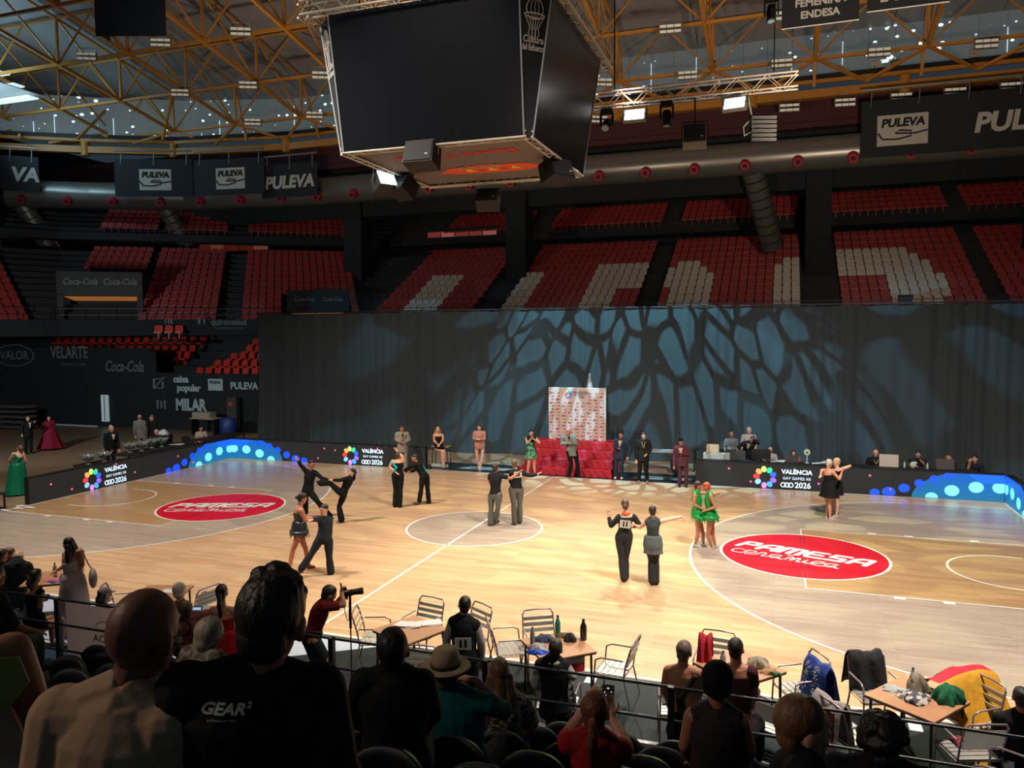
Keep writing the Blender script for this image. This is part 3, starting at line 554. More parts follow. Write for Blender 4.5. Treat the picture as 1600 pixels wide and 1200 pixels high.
# ---------------------------------------------------------------- duct
DUCT = mat('duct_steel', (128, 128, 124), .32, metal=.55, bump=.03, bs=2); NOZ = mat('nozzle_red', (170, 24, 60), .5)
dt = thing('air_duct', 'huge silver ventilation duct with crimson nozzles under the roof ring', 'duct', (0, 0, 0))
DP = [(28, 25.6), (-22, 25.6), (-30.5, 24.2), (-36, 21.6), (-43, 17.4)]
for (x0, y0), (x1, y1) in zip(DP[:-1], DP[1:]):
    l = hypot(x1-x0, y1-y0); n = max(1, round(l/2.6))
    for q in range(n):
        a = V((x0+(x1-x0)*q/n, y0+(y1-y0)*q/n, 14.45)); c = V((x0+(x1-x0)*(q+1)/n, y0+(y1-y0)*(q+1)/n, 14.45)); dd = (c-a).normalized()
        MB().cyl(a, c-dd*.03, .88, n=28, cap=False).build('duct_section', DUCT, dt); MB().cyl(c-dd*.05, c+dd*.02, .895, n=28).build('duct_seam', DUCT, dt)
        m_ = (a+c)/2; out = V((dd.y, -dd.x, 0)); out = out if out.y < 0 else -out
        e = m_+out*.80+V((0, 0, -.42))
        nz = MB().cyl(e, e+out*.35+V((0, 0, -.18)), .27, .24, n=16).build('nozzle', NOZ, dt); MB().cyl(e+out*.35+V((0, 0, -.18)), e+out*.37+V((0, 0, -.19)), .12, n=10).build('nozzle_mouth', LEDC, nz)
for i, (x, y) in enumerate(((-40, 19.6), (-32.5, 24.3), (6, 25.8))):
    t = thing('flexible_duct', ['ribbed silver hose duct dropping at the far left', 'ribbed silver hose duct below the first square milk banner', 'ribbed silver hose duct under the right part of the big duct'][i], 'duct', (x, y, 13.8))
    for k in range(9): MB().cyl((k*.12, .2*k, -.45*k), ((k+1)*.12-.02, .2*(k+1), -.45*(k+1)+.06), .62, .56, n=16).build('duct_rib', DUCT, t)
# dark soffit behind the ring, and stand roof
sf = MB().box((0, 31, 16.2), (110, 9, .3)).box((0, 26.9, 17.2), (110, .2, 1.6)).build('trim_4', mat('maroon_soffit', (70, 30, 36), .8)); struct(sf)
sb = MB().box((0, 27.3, 14.6), (110, .2, 3.4)).build('trim_5', DARKW); struct(sb)
for i, x in enumerate((-34, -19.5, -8, 9.4, 20)):
    MB().box((x, 27.6, 10), (1.3, 1.5, 9)).build('column', DARKW, sb)
# ---------------------------------------------------------------- hung banners
BAN = mat('banner_black', (15, 22, 30), .75, bump=.1, bs=4); BWH = mat('banner_white', (178, 178, 172), .7)
def bigtext(s, size, x, z, m, t, bold): return text(s, size, (x, -.07, z), (1, 0, 0), (0, 0, 1), m, t, bold=bold, shear=.15)
def banner(label, x, y, z, w, h, rz, kind, rods=3):
    t = thing('hanging_banner', label, 'banner', (x, y, z), rz, None)
    MB().box((0, 0, -h/2), (w, .05, h)).build('cloth', BAN, t); MB().cyl((-w/2, 0, .55), (w/2, 0, .55), .06, n=8).build('top_bar', mat('grey_tube', (140, 145, 145), .4, metal=.6), t)
    for k in range(rods): xx = -w/2+.4+(w-.8)*k/(rods-1); MB().path([(xx, 0, .6), (xx+.05, 0, .3), (xx, 0, -.35)], .035, 6).build('hook', mat('grey_tube'), t)
    if 'L' in kind:   # milk logo plate
        xx = {'L': 0.1, 'LT': -w/2+1.85}[kind]; s = 1.0 if kind == 'L' else 1.1
        MB().box((xx, -.03, -h*.55), (2.05*s, .02, 1.35*s)).build('logo_plate', BWH, t); bigtext('PULEVA', .5*s, xx, -h*.55+.3*s, mat('print_black', (12, 14, 16), .8), t, .025)
        MB().path([(xx-1.0*s, -.06, -h*.55-.1*s), (xx-.8*s, -.06, -h*.55-.38*s), (xx-.2*s, -.06, -h*.55-.42*s), (xx+.35*s, -.06, -h*.55-.3*s), (xx+.35*s, -.06, -h*.55-.08*s), (xx-.1*s, -.06, -h*.55-.03*s), (xx-.3*s, -.06, -h*.55-.15*s), (xx+.5*s, -.06, -h*.55-.2*s), (xx+1.0*s, -.06, -h*.55-.1*s)], .04, 5).build('logo_swoosh', mat('print_black'), t)
    if 'T' in kind: bigtext('PULEVA', 1.25 if kind == 'LT' else 1.05, (-w/2+7.1 if kind == 'LT' else 0), -h*.56, BWH, t, .05)
    return t
banner('black banner with square milk logo, first left of three', -31.4, 22.1, 16.6, 5.0, 2.4, radians(22), 'L')
banner('black banner with square milk logo, middle of the left three', -26.4, 23.3, 16.5, 5.0, 2.3, radians(8), 'L')
banner('black banner with only white PULEVA lettering, right of the left three', -22.3, 24.0, 16.0, 4.2, 2.1, 0, 'T')
banner('large black banner with milk logo plate and PULEVA lettering at upper right', 18.0, 24.1, 16.5, 13.6, 2.75, 0, 'LT', 7)
t = banner('dark blue league banner cut by the left edge', -38.6, 14.6, 15.9, 3.0, 4.4, radians(45), 'N'); 
text('LEAGUE', .42, (.45, -.05, -2.75), (1, 0, 0), (0, 0, 1), SIGND, t); text('WOMEN', .42, (.45, -.05, -3.2), (1, 0, 0), (0, 0, 1), SIGND, t); MB().path([(.3+.5*cos(a), -.05, -1.7+.6*sin(a)) for a in [2*pi*i/20 for i in range(21)]], .03, 5).build('emblem_ring', SIGND, t)
t = banner('black banner with white VA letters behind the league banner', -39, 18.0, 16.6, 3.2, 2.2, radians(40), 'N'); bigtext('VA', 1.2, .8, -1.2, BWH, t, .05)
for lab, x, y, z, w, a, b2 in (('black roof banner reading FEMENINA ENDESA, upper right', 8.75, 12, 17.86, 2.6, 'FEMENINA', 'ENDESA'), ('black roof banner reading LF ENDESA, right of the FEMENINA one', 11.6, 12, 18.08, 2.6, 'SUPERCOPA', 'LF ENDESA'), ('black roof banner corner cut by the right edge', 14.4, 12, 18.3, 2.5, 'COPA', 'ENDESA')):
    t = thing('roof_banner', lab, 'banner', (x, y, z-1.65)); MB().box((0, 0, .9), (w, .04, 1.8)).build('cloth', BAN, t); MB().cyl((-w/2, 0, 0), (w/2, 0, 0), .025, n=6).build('bottom_rod', mat('white_rod', (210, 210, 205), .4), t)
    text(b2, .36, (0, -.04, .38), (1, 0, 0), (0, 0, 1), BWH, t, bold=.012); text(a, .36, (0, -.04, .8), (1, 0, 0), (0, 0, 1), BWH, t, bold=.012)
t = thing('roof_banner', 'dark blue cloth hanging in the roof at upper left', 'banner', (-18.9, 8, 17.95), radians(20)); MB().box((0, 0, .8), (3.0, .05, 1.6)).build('cloth', mat('navy_cloth', (12, 30, 48), .8), t); MB().box((-1.2, .3, .6), (.05, .6, 1.2)).build('side_cloth', mat('navy_cloth'), t)
# ---------------------------------------------------------------- floodlights in the roof
HOUS = mat('lamp_housing', (150, 148, 140), .4, metal=.4); LENS = mat('lamp_lens', (215, 212, 196), .3, emit=.25); LENSON = mat('lamp_lens_on', (255, 255, 255), .3, emit=6)  # LENS has a faint glow put in, though those floodlights are unlit
def flood_proto(on=False):
    t = thing('floodlight', 'x', 'floodlight')
    for q, z in enumerate((.12, -.12)):
        MB().box((0, 0, z), (1.0, .2, .16)).build('lamp_bar', HOUS, t)
        for k in range(3): MB().box((-.33+.33*k, -.105, z), (.29, .02, .12)).build('lens', LENSON if on else LENS, t)
    MB().path([(-.5, 0, -.1), (-.52, 0, .45), (.52, 0, .45), (.5, 0, -.1)], .02, 6).build('yoke', HOUS, t); return t
fp = flood_proto()
FL = [(-27.9, 14.0, 20.1), (-22.7, 13.8, 20.1), (-17.9, 14.0, 20.1), (-21.1, 18.6, 19.2), (-16.3, 18.6, 19.2), (-25.7, 18.4, 19.2), (-23.9, 22.6, 18.4), (-19.4, 22.6, 18.4), (2.5, 18.6, 19.2), (2.8, 23.0, 18.4), (7.4, 22.8, 18.4), (7.3, 18.8, 19.2), (11.8, 22.8, 18.4), (16.3, 23.0, 18.3), (-1.6, 22.6, 18.4), (-2.4, 25.2, 17.2)]
FL += [(7.8, 25.3, 16.86), (10.5, 25.3, 16.86), (13.1, 25.3, 16.86), (15.5, 25.3, 16.86), (17.9, 25.3, 16.86)]
for i, p in enumerate(FL):
    o = fp if i == 0 else dup(fp, p)
    o.location = p; o.rotation_euler[2] = radians(8 if p[0] > 0 else 25)
    o['label'] = ('unlit floodlight under the %s roof, %s of its cluster from left' % (('left', ORD[sorted(range(8), key=lambda k: FL[k][0]).index(i)]) if i < 8 else ('right', ORD[sorted(range(8, 16), key=lambda k: FL[k][0]).index(i)]))) if i < 16 else 'unlit floodlight on the ring beam row at right, %s from left' % ORD[i-16]
    o['group'] = 'unlit floodlights under the yellow roof frame' if i < 16 else 'unlit floodlights in a row on the ring beam'
printed('tropical', (20, 60, 50), (90, 160, 120), 9, .5); printed('floral_grey', (92, 88, 78), (150, 142, 122), 22, .52); printed('zebra', (40, 38, 38), (150, 140, 130), 30, .5)
mat('card_white', (200, 200, 195), .6)
# ================================================================ people
def remesh(o, vox, it=3):
    m = o.modifiers.new('weld', 'REMESH'); m.mode = 'VOXEL'; m.voxel_size = vox; m.use_smooth_shade = True
    s = o.modifiers.new('relax', 'SMOOTH'); s.iterations = it; s.factor = .5; return o
SK = {'fair': (206, 150, 124), 'tan': (172, 116, 88), 'pale': (222, 176, 152), 'brown': (120, 78, 60), 'red': (190, 124, 98)}
def cloth(c, kind='cloth'):
    if isinstance(c, str): return MATS[c]
    return mat('%s_%d_%d_%d' % ((kind,)+tuple(c)), c, .8, spec=.2, bump=.35, bs=9, var=.06, vs=4)
def shiny(c): return mat('satin_%d_%d_%d' % tuple(c), c, .38, bump=.5, bs=7, var=.1, vs=5)
def person(label, loc, yaw, J, face=(0, 1, 0), skin='fair', wear=(), hair=('short', (40, 30, 26)), s=1.0, vox=.014, group=None, fem=0, wide=1.0, extra=None):
    """J: joints in metres in the local frame. a = one side, b = the other. wear: list of (kind, colour, options)"""
    t = thing('person', label, 'person', loc, yaw, group)
    j = {k: V(v) for k, v in J.items()}; f = V(face).normalized()
    P = (j['pa']+j['pb'])/2; N = j['n']; up = (N-P).normalized(); L_ = (N-P).length
    sx = (j['sb']-j['sa']).normalized(); hx = (j['pb']-j['pa']).normalized()
    if sx.dot(hx) < 0: hx = -hx
    hu = (j['h']-N).normalized(); hu = (hu*.6+V((0, 0, 1))*.4).normalized() if hu.z > 0 else hu
    hf = (f-hu*f.dot(hu)).normalized(); hr = hf.cross(hu).normalized(); HM = Matrix((hr, hf, hu)).transposed()
    def HP(x, y, z): return j['h']+(hr*x+hf*y+hu*z)*s
    TS = [(-.16, .09, .08), (-.06, .155+.015*fem, .105), (.06, .165+.012*fem, .115), (.2, .15, .105), (.34, .132-.014*fem, .092), (.52, .148-.012*fem, .105), (.7, .165-.01*fem, .112+.012*fem), (.84, .165, .1), (.93, .12, .08), (1.0, .062, .06), (1.06, .055, .055)]
    def torso(mb, inf=0, t0=-1, t1=2, low=0, n=18):
        secs = []
        for q, w, d in TS:
            if q < t0 or q > t1 or (q > .95 and not inf): continue
            ax = (hx*(1-max(0, min(1, q)))+sx*max(0, min(1, q))).normalized(); dp = ax.cross(up).normalized()
            k = (j['sb']-j['sa']).length/.36 if .5 < q < .95 else 1; k = .5+.5*max(.6, min(1.15, k))
            secs.append((P+up*(q*L_), ax*(w*s*wide*k+inf), dp*(d*s*wide+inf)))
        mb.loft(secs, n)
        if t1 >= .93:
            mb.path([j['sa'], j['sa'].lerp(N, .5)-up*.035, N-up*.055, j['sb'].lerp(N, .5)-up*.035, j['sb']], [.058*s+inf, .066*s+inf, (.078 if inf else .066)*s+inf*1.3, .066*s+inf, .058*s+inf], 12)
            if inf and t1 >= 1:
                mb.ell(N-up*.035, (.105*s, .105*s, .05*s), None, 16, 10)
            if inf:
                mb.path([j['sa']+up*.01, N+up*.015], [.035*s+inf, .052*s+inf*.5], 10); mb.path([j['sb']+up*.01, N+up*.015], [.035*s+inf, .052*s+inf*.5], 10)
    def limb(mb, pts, rs, inf=0, n=12):
        pp, rr = [pts[0]], [rs[0]+inf]
        for i in range(1, len(pts)): pp.append(pts[i]); rr.append(rs[i]+inf)
        mb.path(pp, rr, n)
        for p, r in ((pp[0], rr[0]), (pp[-1], rr[-1])): mb.ell(p, r*.98, n=10, m=6)
    def arm(mb, x, inf=0, fr=1.0):
        S0, E0, W0 = j['s'+x], j['e'+x], j['w'+x]
        a = [S0, S0.lerp(E0, .35), S0.lerp(E0, .75), E0]; ra = [.058*s, .052*s, .044*s, .04*s]
        if fr <= .5:
            k = fr*2; E1 = S0.lerp(E0, k); mb.path([S0, S0.lerp(E1, .5), E1], [r+inf for r in (.06*s, .055*s, .052*s)], 12); mb.ell(S0, .06*s+inf, n=12, m=8); return
        limb(mb, a, ra, inf)
        W1 = E0.lerp(W0, (fr-.5)*2 if fr < 1 else 1)
        mb.path([E0, E0.lerp(W1, .3), E0.lerp(W1, .7), W1], [r+inf for r in (.04*s, .043*s, .033*s, .027*s if fr < 1 or inf == 0 else .034*s)], 12); mb.ell(E0, .041*s+inf, n=10, m=6)
    def leg(mb, x, inf=0, flare=0, k1=1.0):
        H0, K0, A0 = j['p'+x], j['k'+x], j['a'+x]
        H0 = H0+hx*(.012 if x == 'b' else -.012)
        limb(mb, [H0, H0.lerp(K0, .35), H0.lerp(K0, .8), K0], [.09*s*wide, .083*s, .062*s, .056*s], inf)
        A1 = K0.lerp(A0, k1)
        mb.path([K0, K0.lerp(A1, .3), K0.lerp(A1, .7), A1], [r+inf+flare*q for r, q in ((.056*s, 0), (.057*s, .3), (.044*s, .7), (.034*s, 1))], 12); mb.ell(A1, .036*s+inf+flare*.6, n=10, m=6)
    def foot(mb, x, inf=0, heel=0):
        A0 = j['a'+x]; T0 = j.get('t'+x, A0+V((f.x, f.y, 0)).normalized()*.15*s+V((0, 0, -.035)))
        d = (T0-A0); d.z = 0; d = d.normalized(); z = min(A0.z, .06)
        bk = A0-d*.045*s-V((0, 0, z*.45)); mb.loft([(bk, V((-d.y, d.x, 0))*(.026*s+inf), V((0, 0, 1))*(.03*s+inf)), (A0-V((0, 0, z*.4)), V((-d.y, d.x, 0))*(.034*s+inf), V((0, 0, 1))*(.042*s+inf)), (A0.lerp(T0, .55)-V((0, 0, z*.25)), V((-d.y, d.x, 0))*(.042*s+inf), V((0, 0, 1))*(.032*s+inf)), (T0, V((-d.y, d.x, 0))*(.034*s+inf), V((0, 0, 1))*(.02*s+inf)), (T0+d*.03*s, V((-d.y, d.x, 0))*(.014*s+inf), V((0, 0, 1))*(.012*s+inf))], 10)
    def hand(mb, x):
        W0 = j['w'+x]; d = j.get('g'+x); d = (V(d)-W0).normalized() if d is not None else (W0-j['e'+x]).normalized()
        o = V((0, 0, 1)) if abs(d.z) < .8 else f; wv = d.cross(o).normalized(); nn = wv.cross(d)
        c = W0+d*.045*s; mb.ell(c, (.038*s, .05*s, .018*s), Matrix((wv, d, nn)).transposed(), 10, 7); mb.path([W0-d*.01, W0+d*.03*s], [.026*s, .027*s], 8)
        for q, l in ((-.028, .062), (-.010, .074), (.009, .07), (.027, .055)):
            b0 = c+wv*q*s+d*.032*s; mb.path([b0, b0+d*l*.5*s+wv*q*.2*s, b0+(d*l*.92-nn*l*.3)*s+wv*q*.3*s], [.0105*s, .0095*s, .0075*s], 7)
        b0 = c-wv*.03*s-d*.015*s; mb.path([b0, b0+(-wv*.025+d*.025)*s, b0+(-wv*.035+d*.058-nn*.01)*s], [.013*s, .011*s, .008*s], 7)
    B = MB(); torso(B); hc = HP(0, -.01, -.075)
    B.path([N-up*.05, N.lerp(hc, .6), hc], [.062*s, .054*s, .052*s], 12)
    B.ell(HP(0, -.008, .018), (.076*s, .094*s, .098*s), HM, 18, 12); B.ell(HP(0, .022, -.045), (.057*s, .066*s, .068*s), HM, 14, 9); B.ell(HP(0, .062, -.088), (.03*s, .026*s, .024*s), HM, 10, 7)
    B.loft([(HP(0, .07, .03), hr*.008*s, hf*.012*s), (HP(0, .082, .0), hr*.011*s, hf*.016*s), (HP(0, .092, -.022), hr*.017*s, hf*.018*s), (HP(0, .075, -.034), hr*.012*s, hf*.012*s)], 8)
    B.ell(HP(0, .076, .038), (.045*s, .014*s, .010*s), HM, 10, 6); B.ell(HP(0, .078, -.055), (.024*s, .012*s, .009*s), HM, 10, 6)
    for q in (-1, 1): B.ell(HP(q*.077, -.005, -.008), (.012*s, .022*s, .034*s), HM, 8, 6); B.ell(HP(q*.04, .06, -.022), (.02*s, .02*s, .018*s), HM, 8, 6)
    for x in 'ab':
        arm(B, x); hand(B, x)
        if 'a'+x in j: leg(B, x); foot(B, x)
    body = remesh(B.build('body', mat('skin_'+skin, SK[skin], .5, var=.05, vs=8), t), vox, 2)
    EW, EI = mat('eye_white', (225, 222, 215), .3), mat('iris', (40, 28, 22), .2)
    for q in (-1, 1):
        e = MB().ell(HP(q*.031, .079, .008), (.0125*s, .006*s, .008*s), HM, 10, 6).build('eye', EW, t); MB().ell(HP(q*.031, .085, .008), (.0055*s, .002*s, .0055*s), HM, 8, 5).build('iris', EI, e)
        MB().path([HP(q*.014, .09, .03), HP(q*.032, .089, .036), HP(q*.05, .078, .03)], .0035*s, 5).build('eyebrow', mat('brow_%d_%d_%d' % tuple(hair[1] if hair else (60, 50, 40)), hair[1] if hair else (60, 50, 40), .8), t)
    MB().ell(HP(0, .089, -.055), (.022*s, .005*s, .006*s), HM, 10, 6).build('lips', mat('lips', (160, 76, 70), .5), t)
    # hair
    if hair:
        kind, hc_ = hair[0], hair[1]; hm = mat('hair_%d_%d_%d' % tuple(hc_), hc_, .5, bump=.9, bs=26, var=.35, vs=14, stretch=(1, 1, .35)) ; h = MB()
        if kind != 'fringe':
            h.ell(HP(0, -.022, .036), (.083*s, .098*s, .096*s), HM, 18, 12)
            if kind != 'buzz': h.ell(HP(0, -.006, .07), (.07*s, .08*s, .058*s), HM, 16, 10)
            h.ell(HP(0, -.05, -.03), (.066*s, .055*s, .06*s), HM, 12, 8)
        else: h.ell(HP(0, -.045, -.01), (.086*s, .068*s, .055*s), HM, 16, 10)
        if kind == 'full': h.ell(HP(0, -.02, .03), (.095*s, .105*s, .105*s), HM, 16, 10); h.ell(HP(0, -.05, -.03), (.08*s, .065*s, .08*s), HM, 12, 8)
        if kind == 'quiff':
            for q in range(60): a, b_ = rnd.uniform(-1, 1), rnd.uniform(-.9, .95); k_ = sqrt(max(.05, 1-a*a*.7-b_*b_*.8)); h.ell(HP(a*.062, b_*.078-.01, .036+.1*k_+rnd.uniform(-.006, .006)), (.015*s, .017*s, .013*s), HM, 7, 5)
        if kind == 'curly':
            for q in range(70):
                d = V((rnd.gauss(0, 1), rnd.gauss(-.3, 1), rnd.gauss(.5, 1))).normalized(); h.ell(HP(d.x*.09, d.y*.1-.02, d.z*.1+.03), .028*s, None, 7, 5)
        if kind == 'bun': h.ell(HP(0, -.13, .0), .042*s, None, 12, 8)
        if kind == 'topknot': h.ell(HP(0, -.06, .125), .045*s, None, 12, 8)
        ln = hair[2] if len(hair) > 2 else .3
        if kind == 'pony': p0 = HP(0, -.12, -.01); h.path([p0, p0-hf*.03+V((0, 0, -ln*.3)), p0+hf*.02+V((0, 0, -ln*.7)), p0+hf*.03+V((0, 0, -ln))], [.03*s, .034*s, .028*s, .008], 10); h.ell(p0, .032*s)
        if kind == 'long':
            for q in (-1, 0, 1): p0 = HP(q*.05, -.06+abs(q)*.02, .0); h.path([p0, p0+hr*q*.03-hf*.03+V((0, 0, -ln*.4)), p0+hr*q*.03-hf*.02+V((0, 0, -ln*.8)), p0+hr*q*.02+V((0, 0, -ln))], [.055*s, .058*s, .05*s, .02], 10)
        remesh(h.build('hair', hm, t), min(vox, .012), 1)
    # clothing
    for w in wear:
        kind, col = w[0], w[1]; op = w[2] if len(w) > 2 else {}; m = MATS['card_white'] if kind == 'number' else shiny(col) if op.get('satin') else cloth(col); g = MB(); nm = op.get('name', kind); inf = op.get('inf', .013)
        if kind in ('shirt', 'jacket', 'vest', 'top', 'sweater'):
            if kind == 'jacket': inf = max(inf, .024)
            torso(g, inf, op.get('t0', -.06 if kind == 'jacket' else .02), op.get('t1', 1.0))
            if kind == 'jacket': g.loft([(P-up*.16*s, hx*.185*s*wide, hx.cross(up)*.135*s), (P+up*.06, hx*.185*s*wide, hx.cross(up)*.138*s), (P+up*.2, hx*.165*s*wide, hx.cross(up)*.122*s)], 18)
            fr = op.get('sleeve', 1.0 if kind == 'jacket' else 0)
            for x in 'ab':
                if fr: arm(g, x, inf, fr*.985)
                elif kind != 'top': g.ell(j['s'+x]-sx*(.02 if x == 'b' else -.02), .062*s+inf)
        elif kind in ('trousers', 'shorts', 'leggings'):
            torso(g, inf*.9, -1, op.get('t1', .3))
            for x in 'ab':
                if kind == 'shorts': H0, K0 = j['p'+x], j['k'+x]; g.path([H0, H0.lerp(K0, .5), H0.lerp(K0, .85)], [.1*s, .095*s, .092*s], 12)
                else: leg(g, x, inf, op.get('flare', .02), op.get('k', .97))
        elif kind in ('dress', 'skirt'):
            hem = op['hem']; r = op.get('r', .26); top_t = op.get('t1', 1.0)
            if kind == 'dress': torso(g, inf, .0, top_t)
            a0 = P+up*(.33*L_); kc = (j['ka']+j['kb'])/2; dn = V((kc.x-P.x, kc.y-P.y, 0))
            b0 = V((P.x+dn.x*op.get('lean', .6), P.y+dn.y*op.get('lean', .6), hem)); dx = V((hx.x, hx.y, 0)).normalized(); dy = dx.cross(V((0, 0, 1)))
            w0 = .15*s*wide+inf; secs = []
            for q in range(9):
                u = q/8; hip = .035*s*math.exp(-((u-.28)/.25)**2); rr = w0+(r-w0)*u**1.1+hip; secs.append((a0.lerp(P, min(1, u*3)).lerp(b0, max(0, (u-.15)/.85)), dx*rr, dy*(rr*op.get('flat', .78))))
            g.loft(secs, 28, rip=op.get('rip', .05), ripn=9)
            if op.get('sleeve'):
                for x in 'ab': arm(g, x, inf, op['sleeve'])
            if op.get('puff'):
                for x in 'ab': g.ell(j['s'+x]+V((0, 0, .01)), (.105, .09, .09))
            if op.get('fringe'):
                for q in range(34):
                    a = 2*pi*q/34; rr = r*.97; p = b0+dx*rr*cos(a)+dy*rr*.78*sin(a); l = rnd.uniform(.06, .15); g2 = p+V((rnd.uniform(-.03, .03), 0, -l)); g.path([p+V((0, 0, .05)), p, g2], [.016, .013, .009], 5)
        elif kind == 'shoes':
            for x in 'ab':
                g1 = MB(); foot(g1, x, .008)
                if op.get('heel'): A0 = j['a'+x]; g1.path([A0+V((0, 0, -.02))-V((f.x, f.y, 0))*.04, V((A0.x-f.x*.045, A0.y-f.y*.045, .005))], [.022, .009], 7)
                remesh(g1.build('shoe', mat('shoe_%d_%d_%d' % tuple(col), col, .35), t), vox*.8, 1)
            continue
        elif kind == 'tie': g.prism([(-.03, 0), (.03, 0), (.035, -.33), (0, -.38), (-.035, -.33)], N+f*.118-up*.07, hx if f.y > 0 else hx, up-f*.12, .012); g.build('tie', m, t); continue
        elif kind == 'lapel': # open front showing the shirt, and a lanyard
            c0 = N+f*.06-up*.02; fv = f-up*f.dot(up); rt = fv.cross(up).normalized(); g.prism([(-.05, .0), (0, -.27), (.05, .0)][::-1], P+up*(.96*L_)+fv*.146*wide, rt, (up-fv*.0).normalized(), .012); g.build('shirt_front', m, t)
            MB().path([P+up*(.97*L_)+fv*.14-rt*.06, P+up*(.6*L_)+fv*.172-rt*.01, P+up*(.6*L_)+fv*.172+rt*.01, P+up*(.97*L_)+fv*.14+rt*.06], .008, 6).build('lanyard', mat('lanyard', (200, 190, 120), .6), t); continue
        elif kind == 'cap': g.ell(HP(0, -.01, .055), (.09*s, .105*s, .085*s), HM, 16, 10); g.ell(HP(0, .10, .045), (.07*s, .075*s, .012*s), HM, 14, 6)
        elif kind == 'flatcap': g.ell(HP(0, .01, .085), (.09*s, .115*s, .042*s), HM, 16, 8)
        elif kind == 'beanie': g.ell(HP(0, -.02, .035), (.098*s, .115*s, .105*s), HM, 18, 12); g.ell(HP(0, -.03, -.02), (.092*s, .1*s, .06*s), HM, 18, 10)
        elif kind == 'hat':
            hb = MB().loft([(HP(0, -.01, .05), hr*.165*s, hf*.175*s), (HP(0, -.01, .058), hr*.16*s, hf*.17*s), (HP(0, -.01, .062), hr*.09*s, hf*.1*s)], 24).build('hat_brim', m, t)
            MB().loft([(HP(0, -.01, .055), hr*.096*s, hf*.112*s), (HP(0, -.01, .12), hr*.09*s, hf*.105*s), (HP(0, -.01, .165), hr*.078*s, hf*.09*s), (HP(0, -.01, .18), hr*.045*s, hf*.06*s)], 24).build('hat_crown', m, t)
            MB().loft([(HP(0, -.01, .062), hr*.098*s, hf*.114*s), (HP(0, -.01, .085), hr*.097*s, hf*.113*s)], 24).build('hat_band', mat('hat_band', (50, 40, 34), .7), t); continue
        elif kind == 'glasses':
            for q in (-1, 1): g.path([HP(q*.033+.024*cos(a), .097, .006+.019*sin(a)) for a in [2*pi*i/14 for i in range(15)]], .003*s, 5); g.path([HP(q*.057, .095, .01), HP(q*.08, .04, .008), HP(q*.082, -.02, .0)], .003*s, 5)
            g.build('glasses', m, t); continue
        elif kind == 'number':
            c0 = P+up*(op.get('q', .62)*L_)-f*(.135*wide); rt = up.cross(f).normalized()*-1; rt = f.cross(up).normalized()
            R2 = rt; g.prism([(-.11, -.08), (.11, -.08), (.11, .08), (-.11, .08)], c0-f*.012, R2, up, .006); pl = g.build('number_card', MATS['card_white'], t)
            text(col if isinstance(col, str) else '11', .13, c0-f*.022, R2, up, MATS['print_black'], t, 'number_print', bold=.008); continue
        elif kind == 'sash': g.path([j['s'+op.get('x', 'a')]+f*.08, P+up*(.55*L_)+f*.13, P+up*.1+hx*.1*op.get('q', 1)+f*.1], [.03, .045, .04], 8); g.path([j['s'+op.get('x', 'a')]-f*.07, P+up*(.55*L_)-f*.12, P+up*.1+hx*.1*op.get('q', 1)-f*.1], [.03, .045, .04], 8); nm = 'teal_panel'
        elif kind == 'collar': g.path([N+(hx*cos(a)*.075+hx.cross(up)*sin(a)*.075)*s-up*.02 for a in [2*pi*i/16 for i in range(17)]], op.get('w', .022), 7)
        elif kind == 'belt': g.loft([(P+up*(.16*L_), hx*.178*s*wide, hx.cross(up)*.132*s*wide), (P+up*(.16*L_)+up*.035, hx*.175*s*wide, hx.cross(up)*.13*s*wide)], 20); g.build('belt', m, t); continue
        elif kind == 'bag': p0 = V(op['p']); d0 = op.get('d', (.12, .05, .16)); g.ell(p0, d0, None, 14, 9); g.path([j['s'+op.get('x', 'b')]+V((0, 0, .07)), (j['s'+op.get('x', 'b')]+p0)/2+V((.03, -.03, 0)), p0+V((0, 0, d0[2]*.8))], .014, 6); nm = 'shoulder_bag'
        o = g.build(nm, m, t)
        remesh(o, vox*(.9 if kind not in ('dress',) else 1), 2 if not op.get('fringe') else 1)
    return t
